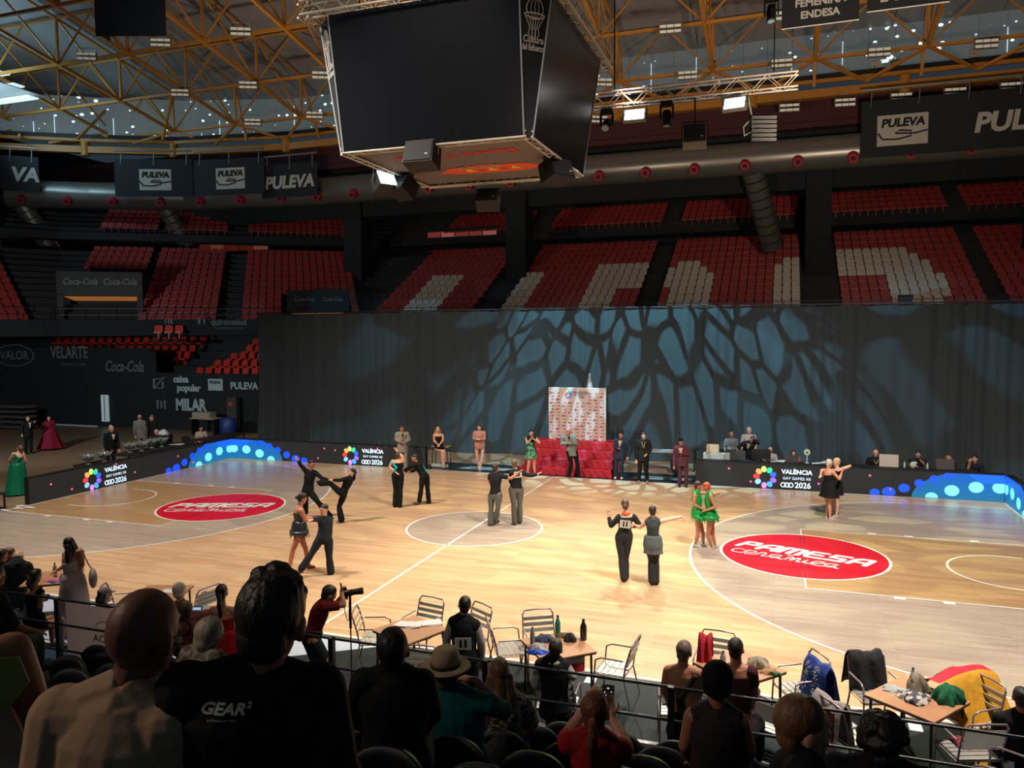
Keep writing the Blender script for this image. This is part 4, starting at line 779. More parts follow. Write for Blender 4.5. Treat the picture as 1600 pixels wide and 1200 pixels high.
# ================================================================ scoreboard cube
BLK_ = mat('matt_black', (14, 15, 17), .5); SCR = mat('screen_glass', (22, 24, 29), .22, spec=.6); ALU = mat('truss_aluminium', (205, 198, 184), .45, metal=.2); GREYC = mat('underside_cloth', (112, 100, 94), .8)
mat('dark_cabinet', (15, 16, 17), .6)
cube = thing('scoreboard_cube', 'giant dark four-sided video cube hanging over centre court', 'scoreboard', (0, -.05, 9.5))
hb, ht, hh, cb, ct = 2.42, 2.88, 3.0, .16, .56
def ring8(h, c, z): return [(-h+c, -h, z), (h-c, -h, z), (h, -h+c, z), (h, h-c, z), (h-c, h, z), (-h+c, h, z), (-h, h-c, z), (-h, -h+c, z)]
r0, r1 = ring8(hb, cb, 0), ring8(ht, ct, hh)
for k in range(8):
    a, b, c, d = V(r0[k]), V(r0[(k+1) % 8]), V(r1[(k+1) % 8]), V(r1[k]); nn = (b-a).cross(d-a).normalized()
    MB().add([a, b, c, d, a-nn*.1, b-nn*.1, c-nn*.1, d-nn*.1], [(0, 1, 2, 3), (7, 6, 5, 4), (0, 4, 5, 1), (1, 5, 6, 2), (2, 6, 7, 3), (3, 7, 4, 0)]).build('screen' if k % 2 == 0 else 'corner_panel', SCR if k % 2 == 0 else mat('corner_cloth', (26, 32, 38), .7), cube)
    if k % 2:
        mid0, mid1 = (a+b)/2, (c+d)/2; ux = (b-a).normalized(); uy = (mid1-mid0).normalized()
        if k in (1, 7):
            o = mid0+(mid1-mid0)*.62+nn*.012; LT = mat('corner_print', (190, 190, 185), .6)
            text('Cultura', .2, mid0+(mid1-mid0)*.655+nn*.01, ux, uy, LT, cube, bold=.006, sx=.8); text('del Esfuerzo', .18, mid0+(mid1-mid0)*.60+nn*.01, ux, uy, LT, cube, bold=.006, sx=.62)
            B_ = mid0+(mid1-mid0)*.86+nn*.012
            for r_ in (.2,): MB().path([B_+ux*r_*cos(q)+uy*r_*sin(q)*1.05 for q in [2*pi*i/28 for i in range(29)]], .012, 5).path([B_+ux*.19*cos(q)*.5+uy*.2*sin(q) for q in [2*pi*i/20 for i in range(21)]], .008, 5).path([B_-uy*.2, B_+uy*.2], .008, 5).build('basket_emblem', LT, cube)
            MB().path([B_-uy*.13+ux*.24*cos(q)+uy*.05*sin(q) for q in [2*pi*i/20 for i in range(21)]], .016, 5).build('emblem_rim', LT, cube)
            mb = MB()
            for q in range(6): x = -.22+.088*q; mb.path([B_-uy*.15+ux*x, B_-uy*.38+ux*x*.45, B_-uy*.5+ux*(x*.45+(.03 if q % 2 else -.03)), B_-uy*.58+ux*x*.4], .01, 5)
            mb.build('emblem_net', LT, cube)
    MB().bar(a, d, .03).build('edge_strip', mat('edge_light', (150, 160, 165), .4), cube)
MB().box((0, 0, .06), (4.5, 4.5, .03)).build('underside', GREYC, cube)
def truss(mb, p, q, w, h, seg=.5, c=.035):
    p, q = V(p), V(q); d = (q-p).normalized(); s_ = V((0, 0, 1)).cross(d).normalized()*w/2; u = V((0, 0, h)); n = max(1, round((q-p).length/seg))
    for o in (s_, -s_, s_+u, -s_+u): mb.cyl(p+o, q+o, c, n=6)
    for i in range(n):
        a, b = p+(q-p)*i/n, p+(q-p)*(i+1)/n
        for e, f2 in (((s_, s_+u), (s_+u, s_)), ((-s_, -s_+u), (-s_+u, -s_)), ((s_, -s_), (-s_, s_))):
            x, y = (e if i % 2 == 0 else f2); mb.cyl(a+x, b+y, c*.5, n=4, cap=False)
    return mb
for k, (a, b) in enumerate((((-2.3, -2.3), (2.3, -2.3)), ((2.3, -2.3), (2.3, 2.3)), ((2.3, 2.3), (-2.3, 2.3)), ((-2.3, 2.3), (-2.3, -2.3)))):
    truss(MB(), (*a, -.02), (*b, -.02), .2, .12, .25, .028).build('lower_truss', ALU, cube)
T2 = 2.95
for a, b in (((-T2, -T2), (T2, -T2)), ((T2, -T2), (T2, T2)), ((T2, T2), (-T2, T2)), ((-T2, T2), (-T2, -T2))): truss(MB(), (*a, hh+.02), (*b, hh+.02), .26, .3, .3, .03).build('upper_truss', ALU, cube)
for x in (-2, 2):
    for y in (-2, 2): MB().cyl((x, y, hh), (x, y, 17), .02, n=6).build('hoist_cable', BLK_, cube)
RD_ = mat('print_red', (205, 52, 44), .7)
text('Esperit Taronja', .62, (.05, -1.05, .035), (-1, 0, 0), (0, 1, 0), RD_, cube, 'underside_lettering', bold=.012, sx=.82)
BT = mat('print_orange', (225, 90, 40), .7); YL = mat('print_yellow', (240, 205, 60), .7)
MB().prism([(-1.2, 0), (-.8, -.35), (.1, -.5), (.9, -.35), (1.3, 0), (.7, .18), (-.6, .2)], (.35, .9, .035), (-1.25, 0, 0), (0, 1.5, 0), .004).build('underside_emblem', BT, cube)
for k in range(5): MB().prism([(-.75+.32*k, .05), (-.6+.32*k, -.3), (-.48+.32*k, .05)], (.35, .85, .029), (-1, 0, 0), (0, 1, 0), .004).build('underside_emblem_stripe', YL if k % 2 == 0 else RD_, cube)
for k in range(4): MB().path([(-.5+.3*k, .5, .02), (-.35+.3*k, .2, .02), (-.2+.3*k, .5, .02)], .025, 5).build('underside_net', mat('print_grey', (170, 180, 175), .6), cube)
def speaker_box(label, loc, rz, tilt, sz=(.75, .5, .55), grey=False, lamp=False):
    t = thing('loudspeaker' if not lamp else 'led_floodlight', label, 'loudspeaker' if not lamp else 'floodlight', loc, rz); R_ = Matrix.Rotation(tilt, 3, 'X'); M_ = BLK_
    MB().box((0, 0, 0), sz, M=R_, taper=.92).build('cabinet', mat('dark_cabinet', (34, 36, 38), .6) if not grey else mat('grey_cabinet', (120, 118, 112), .6), t)
    MB().box(R_ @ V((0, -sz[1]/2-.01, 0)), (sz[0]*.9, .02, sz[2]*.88), M=R_).build('grille' if not lamp else 'lens', mat('grille', (20, 20, 21), .7) if not lamp else mat('lamp_lens_cool', (215, 235, 245), .3, emit=3.5), t)
    MB().path([(-sz[0]/2-.03, 0, 0), (-sz[0]/2-.03, 0, sz[2]*.75), (sz[0]/2+.03, 0, sz[2]*.75), (sz[0]/2+.03, 0, 0)], .022, 6).build('bracket', BLK_, t)
    if not lamp: MB().box(R_ @ V((sz[0]*.3, -sz[1]/2-.025, -sz[2]*.2)), (.07, .01, .03), M=R_).build('badge', mat('badge', (190, 190, 190), .4), t)
    return t
speaker_box('large black loudspeaker under the near edge of the video cube', (-.2, -2.45, 9.25), 0, radians(-18))
speaker_box('black loudspeaker under the left edge of the video cube, tilted down', (-2.15, .45, 9.15), radians(-20), radians(-35), (.6, .5, .5))
speaker_box('pale faced loudspeaker under the far edge of the video cube', (-.45, 2.4, 9.0), radians(10), radians(-38), (.65, .45, .45))
speaker_box('black loudspeaker hanging from the right side of the video cube', (2.25, .1, 9.2), radians(60), radians(-20), (.75, .5, .5))
speaker_box('lit floodlight glowing under the left edge of the video cube', (-2.6, .1, 9.25), radians(60), radians(-30), (.55, .4, .45), lamp=True)
t = thing('camera_dome', 'small white camera under the video cube', 'camera', (-.75, -1.2, 9.3)); MB().cyl((0, 0, 0), (0, 0, .22), .06, n=10).build('mount', ALU, t); MB().ell((0, 0, -.03), .09).build('lens_ball', mat('white_rod'), t)
# ---- long lighting truss behind the cube
t = thing('lighting_truss', 'long silver lighting truss running right from behind the video cube', 'truss', (-3, 6, 12.35))
for k in range(5): truss(MB(), (2.2*k, 0, 0), (2.2*k+2.18, 0, 0), .36, .42, .42, .03).build('truss_section', ALU, t)
for x in (.5, 5.5, 10.3): MB().cyl((x, 0, .4), (x, 0, 9), .02, n=6).build('hoist_cable', BLK_, t)
def led_panel(label, loc, rz):
    t = thing('led_floodlight', label, 'floodlight', loc, rz); R_ = Matrix.Rotation(radians(-25), 3, 'X')
    MB().box((0, 0, 0), (.72, .14, .42), M=R_).build('housing', mat('grey_cabinet', (120, 118, 112), .6), t)
    for z in (.1, -.1): MB().box(R_ @ V((0, -.08, z)), (.6, .02, .15), M=R_).build('lens', LENSON, t)
    MB().path([(-.38, 0, 0), (-.38, 0, .35), (.38, 0, .35), (.38, 0, 0)], .02, 6).build('yoke', BLK_, t)
led_panel('blazing white LED floodlight under the silver truss, left one', (3.17, 5.9, 11.95), 0); led_panel('blazing white LED floodlight under the silver truss, right one', (6.2, 5.9, 12.0), radians(-10))
def moving_head(label, loc, az, tilt):
    t = thing('moving_head', label, 'stage light', loc, az)
    MB().box((0, 0, 0), (.34, .26, .14)).build('base', BLK_, t)
    for x in (-.19, .19): MB().box((x, 0, -.24), (.05, .16, .42)).build('yoke_arm', BLK_, t)
    d = V((0, -sin(tilt), -cos(tilt))); MB().lathe([(.02, -.2), (.11, -.18), (.14, 0), (.12, .2), (.15, .28), (.13, .3)], n=14).build('head', BLK_, t).matrix_local = Matrix.Translation((0, 0, -.38)) @ d.to_track_quat('Z', 'Y').to_matrix().to_4x4()
    MB().cyl(V((0, 0, -.38))+d*.3, V((0, 0, -.38))+d*.305, .11, n=14).build('lens', mat('dim_lens', (120, 150, 160), .2), t)
moving_head('black moving head light under the truss, beside the cube', (2.25, 6, 12.2), 0, radians(50)); moving_head('black moving head light under the truss between the two lit floods', (4.15, 6, 12.25), 0, radians(5))
moving_head('black moving head light high up near the roof above the truss end', (7.2, 6, 15.0), 0, radians(8))
MB().cyl((7.2, 6, 15.05), (7.2, 6, 21), .02, n=6).build('hoist_chain', BLK_)
tag(bpy.data.objects['hoist_chain'], 'thin chain holding the high moving head light', 'chain')
speaker_box('grey boxed loudspeaker hung from the silver truss', (5.0, 6.1, 11.2), radians(5), radians(-10), (.72, .6, .6), grey=True)
MB().cyl((5.0, 6.1, 11.6), (5.0, 6.1, 12.4), .03, n=6).build('hanger', BLK_); tag(bpy.data.objects['hanger'], 'black hanger rod above the grey boxed loudspeaker', 'rod')
t = thing('blinder_light', 'black ribbed stage light with pale cable right of the grey box', 'stage light', (7.0, 6.1, 11.3), radians(20))
for k in range(6): MB().box((0, 0, -.35+.13*k), (.75, .3, .09), M=Matrix.Rotation(.25, 3, 'X')).build('rib', BLK_, t)
MB().box((0, .1, 0), (.7, .15, .8)).build('body', BLK_, t); MB().path([(-.4, 0, .2), (-.6, -.05, 0), (-.55, 0, -.25), (-.3, 0, -.1), (-.35, 0, .4), (-.5, 0, 1.1)], .025, 6).build('cable', mat('pale_cable', (150, 190, 170), .5), t)
WB = mat('white_box', (170, 168, 160), .6)
for i, (x, z) in enumerate(((2.4, 18.3), (3.3, 18.3), (5.1, 18.3), (10.3, 18.4), (12.0, 18.4), (12.9, 18.4), (16.5, 18.5), (18.6, 18.5))):
    t = thing('junction_box', 'small white electrical box on the clerestory rail, %s from left' % ORD[i], 'electrical box', (x, 26.1, z+.35), 0, 'white boxes on the clerestory rail'); MB().box((0, 0, 0), (.5, .2, .5)).build('case', WB, t); MB().box((-.1, -.11, 0), (.06, .02, .06)).build('knob', BLK_, t)
# ================================================================ red steps and photo backdrop
RC = mat('red_cloth', (160, 10, 34), .65, bump=.6, bs=5, stretch=(1, 3, 3))
stp = thing('podium_steps', 'wide flight of steps covered in rumpled red cloth', 'steps', (.3, 7.98, 0))
for k in range(4):
    z0 = .27*k; y0 = .42*k; w = 3.35-.12*k
    def fn(u, v, z0=z0, y0=y0, w=w):
        x = (u-.5)*w*(1+.04*(1-v)); wob = .018*sin(u*37+z0*9)+.012*sin(u*83+v*7)
        return (x, y0+(0 if v < .6 else (v-.6)/.4*.44)+wob*(1 if v < .6 else .3)-.03*(1-min(1, v/.6)), z0+min(1, v/.6)*.27+(.01*sin(u*51) if v > .55 else 0))
    MB().grid(fn, 60, 10).build('step', RC, stp)
for sx_ in (-1, 1): MB().grid(lambda u, v, sx_=sx_: (sx_*(1.5+.2*(1-v)+.02*sin(u*30)), u*1.8, v*min(1.08, .27*(1+int(u*3.99)))), 24, 8).build('side_drape', RC, stp)
MB().box((0, 1.9, .53), (3.0, .45, 1.06)).build('top_platform', RC, stp)
bkd = thing('photo_backdrop', 'white sponsor photo wall with small red print standing on the red steps', 'backdrop', (.33, 9.6, 1.0))
bm_ = bpy.data.materials.new('backdrop_print'); bm_.use_nodes = True; nt = bm_.node_tree; b = nt.nodes['Principled BSDF']; L = nt.links.new; tc = nt.nodes.new('ShaderNodeTexCoord'); br = nt.nodes.new('ShaderNodeTexBrick')
b.inputs['Base Color'].default_value = (*lin((186, 170, 164)), 1); b.inputs['Roughness'].default_value = .55
MB().grid(lambda u, v: ((u-.5)*2.22, .015*sin(u*14+v*3)*(v-.2), v*2.15-.1), 20, 10).build('banner_cloth', bm_, bkd)
mb = MB(); mr_ = MB()
for j in range(16):
    for i in range(9):
        if j > 12 and 2 <= i <= 5: continue
        x, z = -.98+.245*i, .0+.125*j
        if (i+j*2) % 3 == 0: mr_.box((x-.05, -.025, z), (.06, .006, .045))
        mb.box((x+.03, -.025, z), (.1, .006, .022))
mb.build('small_print', mat('print_greyred', (180, 90, 90), .6), bkd); mr_.build('small_marks', mat('print_red2', (200, 40, 50), .6), bkd)
for i, c in enumerate(RING): a = -pi/2+2*pi*i/9; MB().box((-.32+.1*cos(a), -.03, 1.83+.1*sin(a)), (.065, .008, .065), M=Matrix.Rotation(a, 3, 'Y')).build('logo_dot', mat('ink_%d' % i, c, .6), bkd)
text('VALÈNCIA', .12, (.12, -.03, 1.9), (1, 0, 0), (0, 0, 1), mat('ink_dark', (40, 44, 70), .6), bkd); text('GAY GAMES XII', .07, (.12, -.03, 1.81), (1, 0, 0), (0, 0, 1), mat('ink_dark'), bkd); text('2026', .1, (.2, -.03, 1.72), (1, 0, 0), (0, 0, 1), mat('ink_dark'), bkd)
for x in (-1.1, 1.1): MB().cyl((x, .05, -.1), (x, .05, 2.06), .025, n=8).build('frame_post', ALU, bkd)
MB().cyl((-1.1, .05, 2.05), (1.1, .05, 2.05), .025, n=8).build('frame_bar', ALU, bkd)
t = thing('fan_sculpture', 'pale pointed cone tip showing above the photo backdrop', 'ornament', (.45, 11.2, 0)); MB().lathe([(.3, 0), (.22, 2.2), (.12, 3.0), (.01, 3.55)], n=10).build('cone', mat('pale_cone', (170, 160, 150), .6), t)
# ================================================================ officials' desk, tables and what stands on them
DT = mat('dark_table', (26, 26, 28), .6)
def desk(label, x0, x1, y, dy, z, m=DT):
    t = thing('desk', label, 'table', ((x0+x1)/2, y, 0)); MB().box((0, 0, z-.02), (x1-x0, dy, .04)).build('table_top', m, t)
    for sx_ in (-1, 1):
        for sy in (-1, 1): MB().box((sx_*((x1-x0)/2-.06), sy*(dy/2-.05), (z-.04)/2), (.04, .04, z-.04)).build('leg', BLK_, t)
    return t
for i, x in enumerate((5.1, 7.2, 9.3, 11.4)): desk(['first dark desk from the left behind the right LED board', 'second dark desk behind the right LED board', 'third dark desk behind the right LED board', 'last dark desk at right end behind the LED board'][i], x, x+2.05, 8.35, .6, .80)
def laptop(label, x, y, z, rz, c, w=.36, h=.26, lidm=None):
    t = thing('laptop', label, 'laptop', (x, y, z), rz); m = mat('lid_%d_%d_%d' % c, c, .5); MB().box((0, .12, .01), (w, .24, .018)).build('keyboard_base', m, t)
    MB().box((0, -.02, h/2+.01), (w, .015, h), M=Matrix.Rotation(-.2, 3, 'X')).build('lid', m, t); return t
laptop('open laptop with wooden coloured lid at left end of the desk', 5.45, 8.5, .98, 0, (180, 150, 116), .42, .3); MB().box((5.6, 8.5, .89), (.9, .35, .18)).build('riser', mat('pale_board', (170, 165, 155), .6)); tag(bpy.data.objects['riser'], 'pale raised shelf under the wooden laptop', 'shelf')
laptop('laptop with white lettered lid before the bald official', 10.95, 8.35, .80, 0, (176, 166, 156), .56, .40); laptop('black laptop before the woman in coral red', 8.05, 8.3, .80, 0, (26, 26, 28)); laptop('dark grey laptop hiding the light brown haired person', 12.55, 8.35, .80, 0, (58, 52, 56), .5, .33)
laptop('dark laptop lid before the bending man in dark suit', 6.3, 8.3, .80, 0, (24, 24, 26), .5, .32)
t = thing('monitor', 'black monitor seen from behind before the lilac shirted official', 'monitor', (7.05, 8.3, .80)); MB().box((0, 0, .24), (.62, .04, .34)).build('screen', BLK_, t); MB().cyl((0, .02, 0), (0, .02, .1), .03).box((0, .02, .008), (.24, .18, .015)).build('stand', BLK_, t)
t = thing('desk_fan', 'small round white desk fan on the officials desk', 'fan', (8.5, 8.4, .80)); MB().cyl((0, 0, .01), (0, 0, .28), .012).cyl((0, 0, 0), (0, 0, .015), .07, n=14).build('stand', mat('white_rod'), t); MB().cyl((0, -.03, .36), (0, .03, .36), .1, n=18).build('cage', mat('fan_cream', (190, 180, 150), .5), t); MB().cyl((0, -.05, .36), (0, -.03, .36), .03, n=10).build('hub', BLK_, t)
def papers(label, x, y, z, rz, w=.3, n=3):
    t = thing('papers', label, 'papers', (x, y, z), rz)
    for k in range(n): MB().box((.03*k, .01*k, .004+.006*k), (w, .21, .004), rz=.15*k).build('sheet', mat('paper_white', (205, 205, 205), .6), t)
papers('white papers on the desk beside the lilac shirted official', 7.55, 8.35, .80, .3, .4, 5); papers('white papers on the desk right of the small fan', 8.85, 8.35, .80, .1, .4, 8)
def bottle(label, x, y, z, c=(170, 190, 190), r=.033, h=.22, group=None, cap=(60, 90, 160), alpha=None):
    t = thing('bottle', label, 'bottle', (x, y, z), 0, group); MB().lathe([(r*.9, 0), (r, .01), (r, h*.62), (r*.85, h*.7), (r*.4, h*.86), (r*.38, h*.93)], n=12).build('bottle_body', mat('bottle_%d_%d_%d' % c, c, .15, spec=.8), t); MB().cyl((0, 0, h*.92), (0, 0, h), r*.45, n=10).build('cap', mat('cap_%d_%d_%d' % cap, cap, .5), t)
for x, lab in ((5.9, 'clear bottle beside the wooden laptop'), (9.05+2.35, 'clear bottle right of the white laptop lid'), (12.05, 'clear bottle left of the dark grey laptop')): bottle(lab, x, 8.3, .80)
t = thing('paper_bag', 'crumpled white and green bag on the desk right of the bald official', 'bag', (11.65, 8.35, .80)); MB().ell((0, 0, .1), (.1, .07, .11)).ell((.06, 0, .17), (.06, .05, .05)).build('bag_body', mat('pale_bag', (180, 190, 180), .6, bump=.6, bs=12), t)
desk('narrow pale table standing behind the man in black, beside curtain', 2.9, 4.3, 9.9, .6, .78, mat('white_table', (150, 165, 168), .5)); desk('dark side table left of the officials desk', 4.6, 6.4, 10.3, .6, .82)
bottle('small bottle on the dark side table', 6.2, 10.3, .82); t = thing('black_bag', 'tall black bag leaning between the two back tables', 'bag', (4.1, 9.4, 0)); MB().ell((0, 0, .4), (.22, .16, .42)).build('bag_body', mat('bag_black', (22, 24, 28), .6, bump=.5, bs=6), t); MB().path([(-.06, 0, .78), (0, 0, .95), (.06, 0, .78)], .012).build('handle', BLK_, t)
bottle('tiny dark bottle on the far left LED board', -7.1, 7.75, .84, (60, 70, 76))
t = thing('high_stool', 'wooden high stool behind the blonde judge', 'stool', (-4.75, 8.35, 0)); MB().box((0, 0, .8), (.7, .36, .04)).build('seat', mat('pale_wood', (176, 146, 110), .5), t)
for x in (-.3, .3):
    for y in (-.14, .14): MB().cyl((x, y, .78), (x*1.1, y*1.2, .012), .015, n=6).build('leg', BLK_, t)
# cups and wire rack near the left LED board end
MB().box((-4.7, 8.05, .1), (.7, .03, .12)).build('low_sign', mat('print_grey'))
tag(bpy.data.objects['low_sign'], 'low grey lettered strip on the floor right of the left LED board', 'sign')
# left tables with trophies
desk('black table behind the left LED board with trophies', -15.6, -14.7, 4.6, 3.4, .80); desk('black table near the blue hill, left side', -15.6, -14.7, 8.2, 2.4, .80)
papers('white papers on the left officials table', -15.1, 5.6, .80, .5, .5, 4); laptop('small black case on the left officials table', -15.1, 6.2, .80, 1.2, (22, 22, 24))
GL = mat('glass_trophy', (190, 200, 200), .08, metal=.7)
for i, (x, y) in enumerate(((-15.3, 1.7), (-15.2, 2.3), (-15.25, 3.5), (-15.1, 3.9), (-15.3, 4.6), (-15.2, 5.0))):
    t = thing('glass_trophy', ['cut glass bowl left of the man in black suit, first', 'cut glass bowl touching the suit man on the left', 'cut glass bowl right of the suit man', 'low glass bowl on the left table', 'tall glass trophy before the writing official', 'round glass trophy beside the writing official'][i], 'trophy', (x, y, .8 if i > 1 else .65))
    MB().lathe([(.1, 0), (.11, .02), (.03, .07), (.05, .12), (.18, .2), (.24, .34), (.23, .34), (.15, .22), (.0, .16)], n=12).build('bowl', GL, t)
    for k in range(6): MB().path([(.12*cos(k), .12*sin(k), .14), (.24*cos(k+.3), .24*sin(k+.3), .3), (.3*cos(k+.5), .3*sin(k+.5), .4)], .014, 5).build('petal', GL, t)
desk('black table left of the man in suit carrying glass bowls', -15.7, -14.9, 2.0, 1.2, .65)
t = thing('equipment_case', 'pale open case with white cloth on the service floor at left', 'case', (-19.2, 9.2, 0)); MB().box((0, 0, .3), (.8, .5, .6)).build('box', mat('dark_cabinet', (34, 36, 38), .6), t); MB().loft([((0, 0, .6), (.45, 0, 0), (0, .3, 0)), ((.1, 0, .75), (.2, 0, 0), (0, .12, 0)), ((.15, 0, .85), (.05, 0, 0), (0, .04, 0))], 10).build('white_cloth', mat('paper_white'), t)
t = thing('side_cart', 'cardboard box on a tall cart below the white wall lettering', 'cart', (-20.4, 13.5, 0)); MB().box((0, 0, .85), (1.5, .7, .05)).build('shelf', mat('pale_wood'), t); MB().box((-.1, 0, 1.02), (1.1, .5, .3)).build('cardboard_box', mat('cardboard', (150, 140, 120), .8), t)
for x in (-.7, .7): MB().box((x, 0, .42), (.06, .5, .84)).build('leg', BLK_, t)
t = thing('blue_barrel', 'dark blue bin standing right of the cart by the wall', 'bin', (-18.6, 13.0, 0)); MB().lathe([(.38, 0), (.42, .5), (.42, .55), (.38, .95), (.3, .98)], n=16).build('barrel', mat('bin_blue', (20, 50, 110), .5), t)
t = thing('notice_column', 'grey notice pillar with small red sign, right of the MILAR lettering', 'pillar', (-19.3, 14.3, 0)); MB().box((0, 0, .95), (.6, .3, 1.9)).build('pillar_body', mat('grey_pillar', (60, 60, 64), .8), t); MB().box((-.05, -.16, 1.55), (.25, .02, .18)).build('red_sign', RD_, t)
t = thing('pallet_stack', 'stack of pale boards against the wall at the far left', 'boards', (-32.5, 12.4, 0)); [MB().box((0, 0, .15+.28*k), (2.4, .8, .12)).build('board', mat('dull_board', (84, 80, 76), .8), t) for k in range(5)]
t = thing('spare_seat', 'small blue box standing on the upper stand rail', 'box', (13.0, 21.1, 5.9)); MB().box((0, 0, .35), (.55, .4, .9)).build('box_body', mat('bin_blue'), t); MB().box((0, 0, .84), (.6, .44, .1)).build('lid', mat('grey_pillar'), t)
# dark bench with shoes at the left end of the board
t = desk('black table with silver trim at the left edge, before the green gown', -14.9, -14.2, -2.7, 1.0, .5); MB().bar((-.36, -.5, .52), (.36, -.5, .52), .03).build('trim', ALU, t)
for i, (x, y, r_) in enumerate(((-13.95, -2.5, .2), (-13.8, -2.2, .9), (-13.6, -2.0, .6), (-14.0, -1.95, 1.2))):
    t = thing('dance_shoe', ['white dance shoe on the floor left of the LED board end, nearest', 'second white dance shoe by the LED board end', 'silver dance shoe by the LED board end', 'silver dance shoe farthest from the table'][i], 'shoe', (x, y, 0), r_); MB().loft([((-.12, 0, .04), (0, .03, 0), (0, 0, .035)), ((0, 0, .04), (0, .045, 0), (0, 0, .04)), ((.12, 0, .025), (0, .045, 0), (0, 0, .022)), ((.17, 0, .015), (0, .02, 0), (0, 0, .012))], 10).build('upper', mat('paper_white'), t); MB().box((-.1, 0, .012), (.05, .05, .024)).build('heel', BLK_, t)
# ================================================================ court-side tables and aluminium chairs
AL2 = mat('chair_aluminium', (176, 176, 172), .35, metal=.45); ALR = mat('chair_tube', (150, 136, 138), .35, metal=.5); TT = mat('table_laminate', (168, 122, 88), .5, var=.08, vs=6); TE = mat('table_edge', (40, 34, 30), .5)
def mk_chair(label, x, y, rz, group=None):
    """origin on the floor under the seat; the back stands at -y, the sitter looks to +y"""
    t = thing('slat_chair', label, 'chair', (x, y, .012), rz, group); w = .26
    for s_ in (-1, 1):
        MB().path([(s_*w, .24, 0), (s_*w, .22, .42), (s_*w, .2, .62), (s_*w, .12, .66), (s_*w, -.2, .66)], .012, 7).build('arm_and_front_leg', ALR, t)
        MB().path([(s_*w, -.3, 0), (s_*w*.96, -.2, .4), (s_*w*.94, -.23, .6), (s_*w*.92, -.3, .84)], .012, 7).build('rear_leg', ALR, t)
    MB().path([(-w*.92, -.3, .82), (-w*.8, -.315, .885), (0, -.32, .895), (w*.8, -.315, .885), (w*.92, -.3, .82)], .013, 7).build('back_rail', ALR, t)
    for k in range(3): MB().box((0, -.235-.026*k, .60+.085*k), (.46, .012, .065), M=Matrix.Rotation(-.28, 3, 'X')).build('back_slat', AL2, t)
    for k in range(5): MB().box((0, -.17+.085*k, .43), (.48, .07, .012)).build('seat_slat', AL2, t)
    MB().path([(-w, .22, .42), (-w, -.2, .41), (w, -.2, .41), (w, .22, .42), (-w, .22, .42)], .010, 6).build('seat_frame', ALR, t); return t
def table(label, x, y, rz, sz=.82):
    t = thing('cafe_table', label, 'table', (x, y, .012), rz); MB().box((0, 0, .728), (sz, sz, .02)).build('table_top', TT, t); MB().box((0, 0, .708), (sz-.01, sz-.01, .02)).build('table_edge', TE, t)
    for sx_ in (-1, 1):
        for sy in (-1, 1): MB().cyl((sx_*(sz/2-.06), sy*(sz/2-.06), .7), (sx_*(sz/2-.05), sy*(sz/2-.05), 0), .018, n=8).build('leg', TE, t)
    return t
table('brown square table with white papers, near the photographer', 2.45, -8.62, radians(-24)); table('brown square table draped with flags, seated waistcoat man', 4.72, -8.50, radians(41)); table('brown square table with plastic bottles between two seated dancers', 7.2, -8.42, radians(-41), .85)
table('brown square table heaped with clothes and green cloth, right', 9.28, -8.66, radians(-36), .85); table('brown table at the left edge beside the woman in white dress', -4.95, -8.45, radians(35), .85); table('brown table behind the bald man, with a light blue paper', -2.4, -8.5, radians(20), .82)
CH = [('aluminium chair left of the paper covered table', 1.72, -8.4, -70), ('aluminium chair behind the standing waistcoat man', 3.1, -7.95, 150), ('aluminium chair on the far side of the paper table', 2.3, -7.95, 170), ('aluminium chair on the near side of the paper table', 2.95, -9.15, 10),
      ('aluminium chair left of the flag table with bright slats', 3.85, -8.15, -60), ('aluminium chair on the far side of the flag table', 4.3, -7.9, -150), ('aluminium chair right of the flag table, turned left', 5.5, -8.3, 85), ('aluminium chair under the seated waistcoat man', 5.02, -9.55, 5),
      ('aluminium chair under the bare-backed dancer', 6.52, -9.2, 10), ('aluminium chair with pink tube behind the bottle table', 6.85, -7.95, 175), ('aluminium chair wearing a blue sequined jacket', 7.95, -8.2, 120), ('empty aluminium chair in front of the balding man', 7.62, -9.25, -25),
      ('aluminium chair hung with a white team shirt', 8.5, -9.2, -55), ('aluminium chair under a black coat', 8.9, -8.05, -160), ('aluminium chair under the black red gold flag', 9.9, -8.35, 125), ('aluminium chair with dark red seat before the flag table', 9.75, -9.15, 20),
      ('empty aluminium chair at the bottom right corner', 9.95, -9.75, 60), ('aluminium chair left of the table behind the bald man', -3.0, -8.75, -60), ('aluminium chair right of the table behind the bald man', -1.8, -8.3, 80), ('aluminium chair under the plum topped dancer', 7.2, -8.98, 8)]
c0_ = None
for lab, x, y, a in CH:
    if c0_ is None: c0_ = mk_chair(lab, x, y, radians(a))
    else: dup(c0_, (x, y, .012), radians(a), lab)
papers('white score sheets spread on the paper table', 2.3, -8.5, .75, -.2, .32, 4); papers('second fan of white sheets on the paper table', 2.6, -8.35, .75, .3, .32, 3); papers('light blue paper on the table behind the bald man', -2.3, -8.4, .75, .2, .3, 2)
bottle('tall translucent teal bottle on the flag table', 4.62, -8.15, .75, (30, 130, 120), .042, .30, cap=(30, 40, 40)); bottle('tall black insulated bottle on the flag table', 5.02, -8.2, .75, (34, 34, 36), .05, .31, cap=(26, 26, 28))
bottle('grey metal bottle on left corner of the flag table', 4.38, -8.62, .75, (120, 124, 130), .035, .27, cap=(90, 92, 96)); bottle('clear plastic bottle at left on the bottle table', 7.0, -8.55, .75, (150, 150, 148), .038, .25, cap=(150, 150, 148)); bottle('second clear plastic cup on the bottle table', 7.12, -8.4, .75, (160, 158, 154), .04, .18, cap=(160, 158, 154))
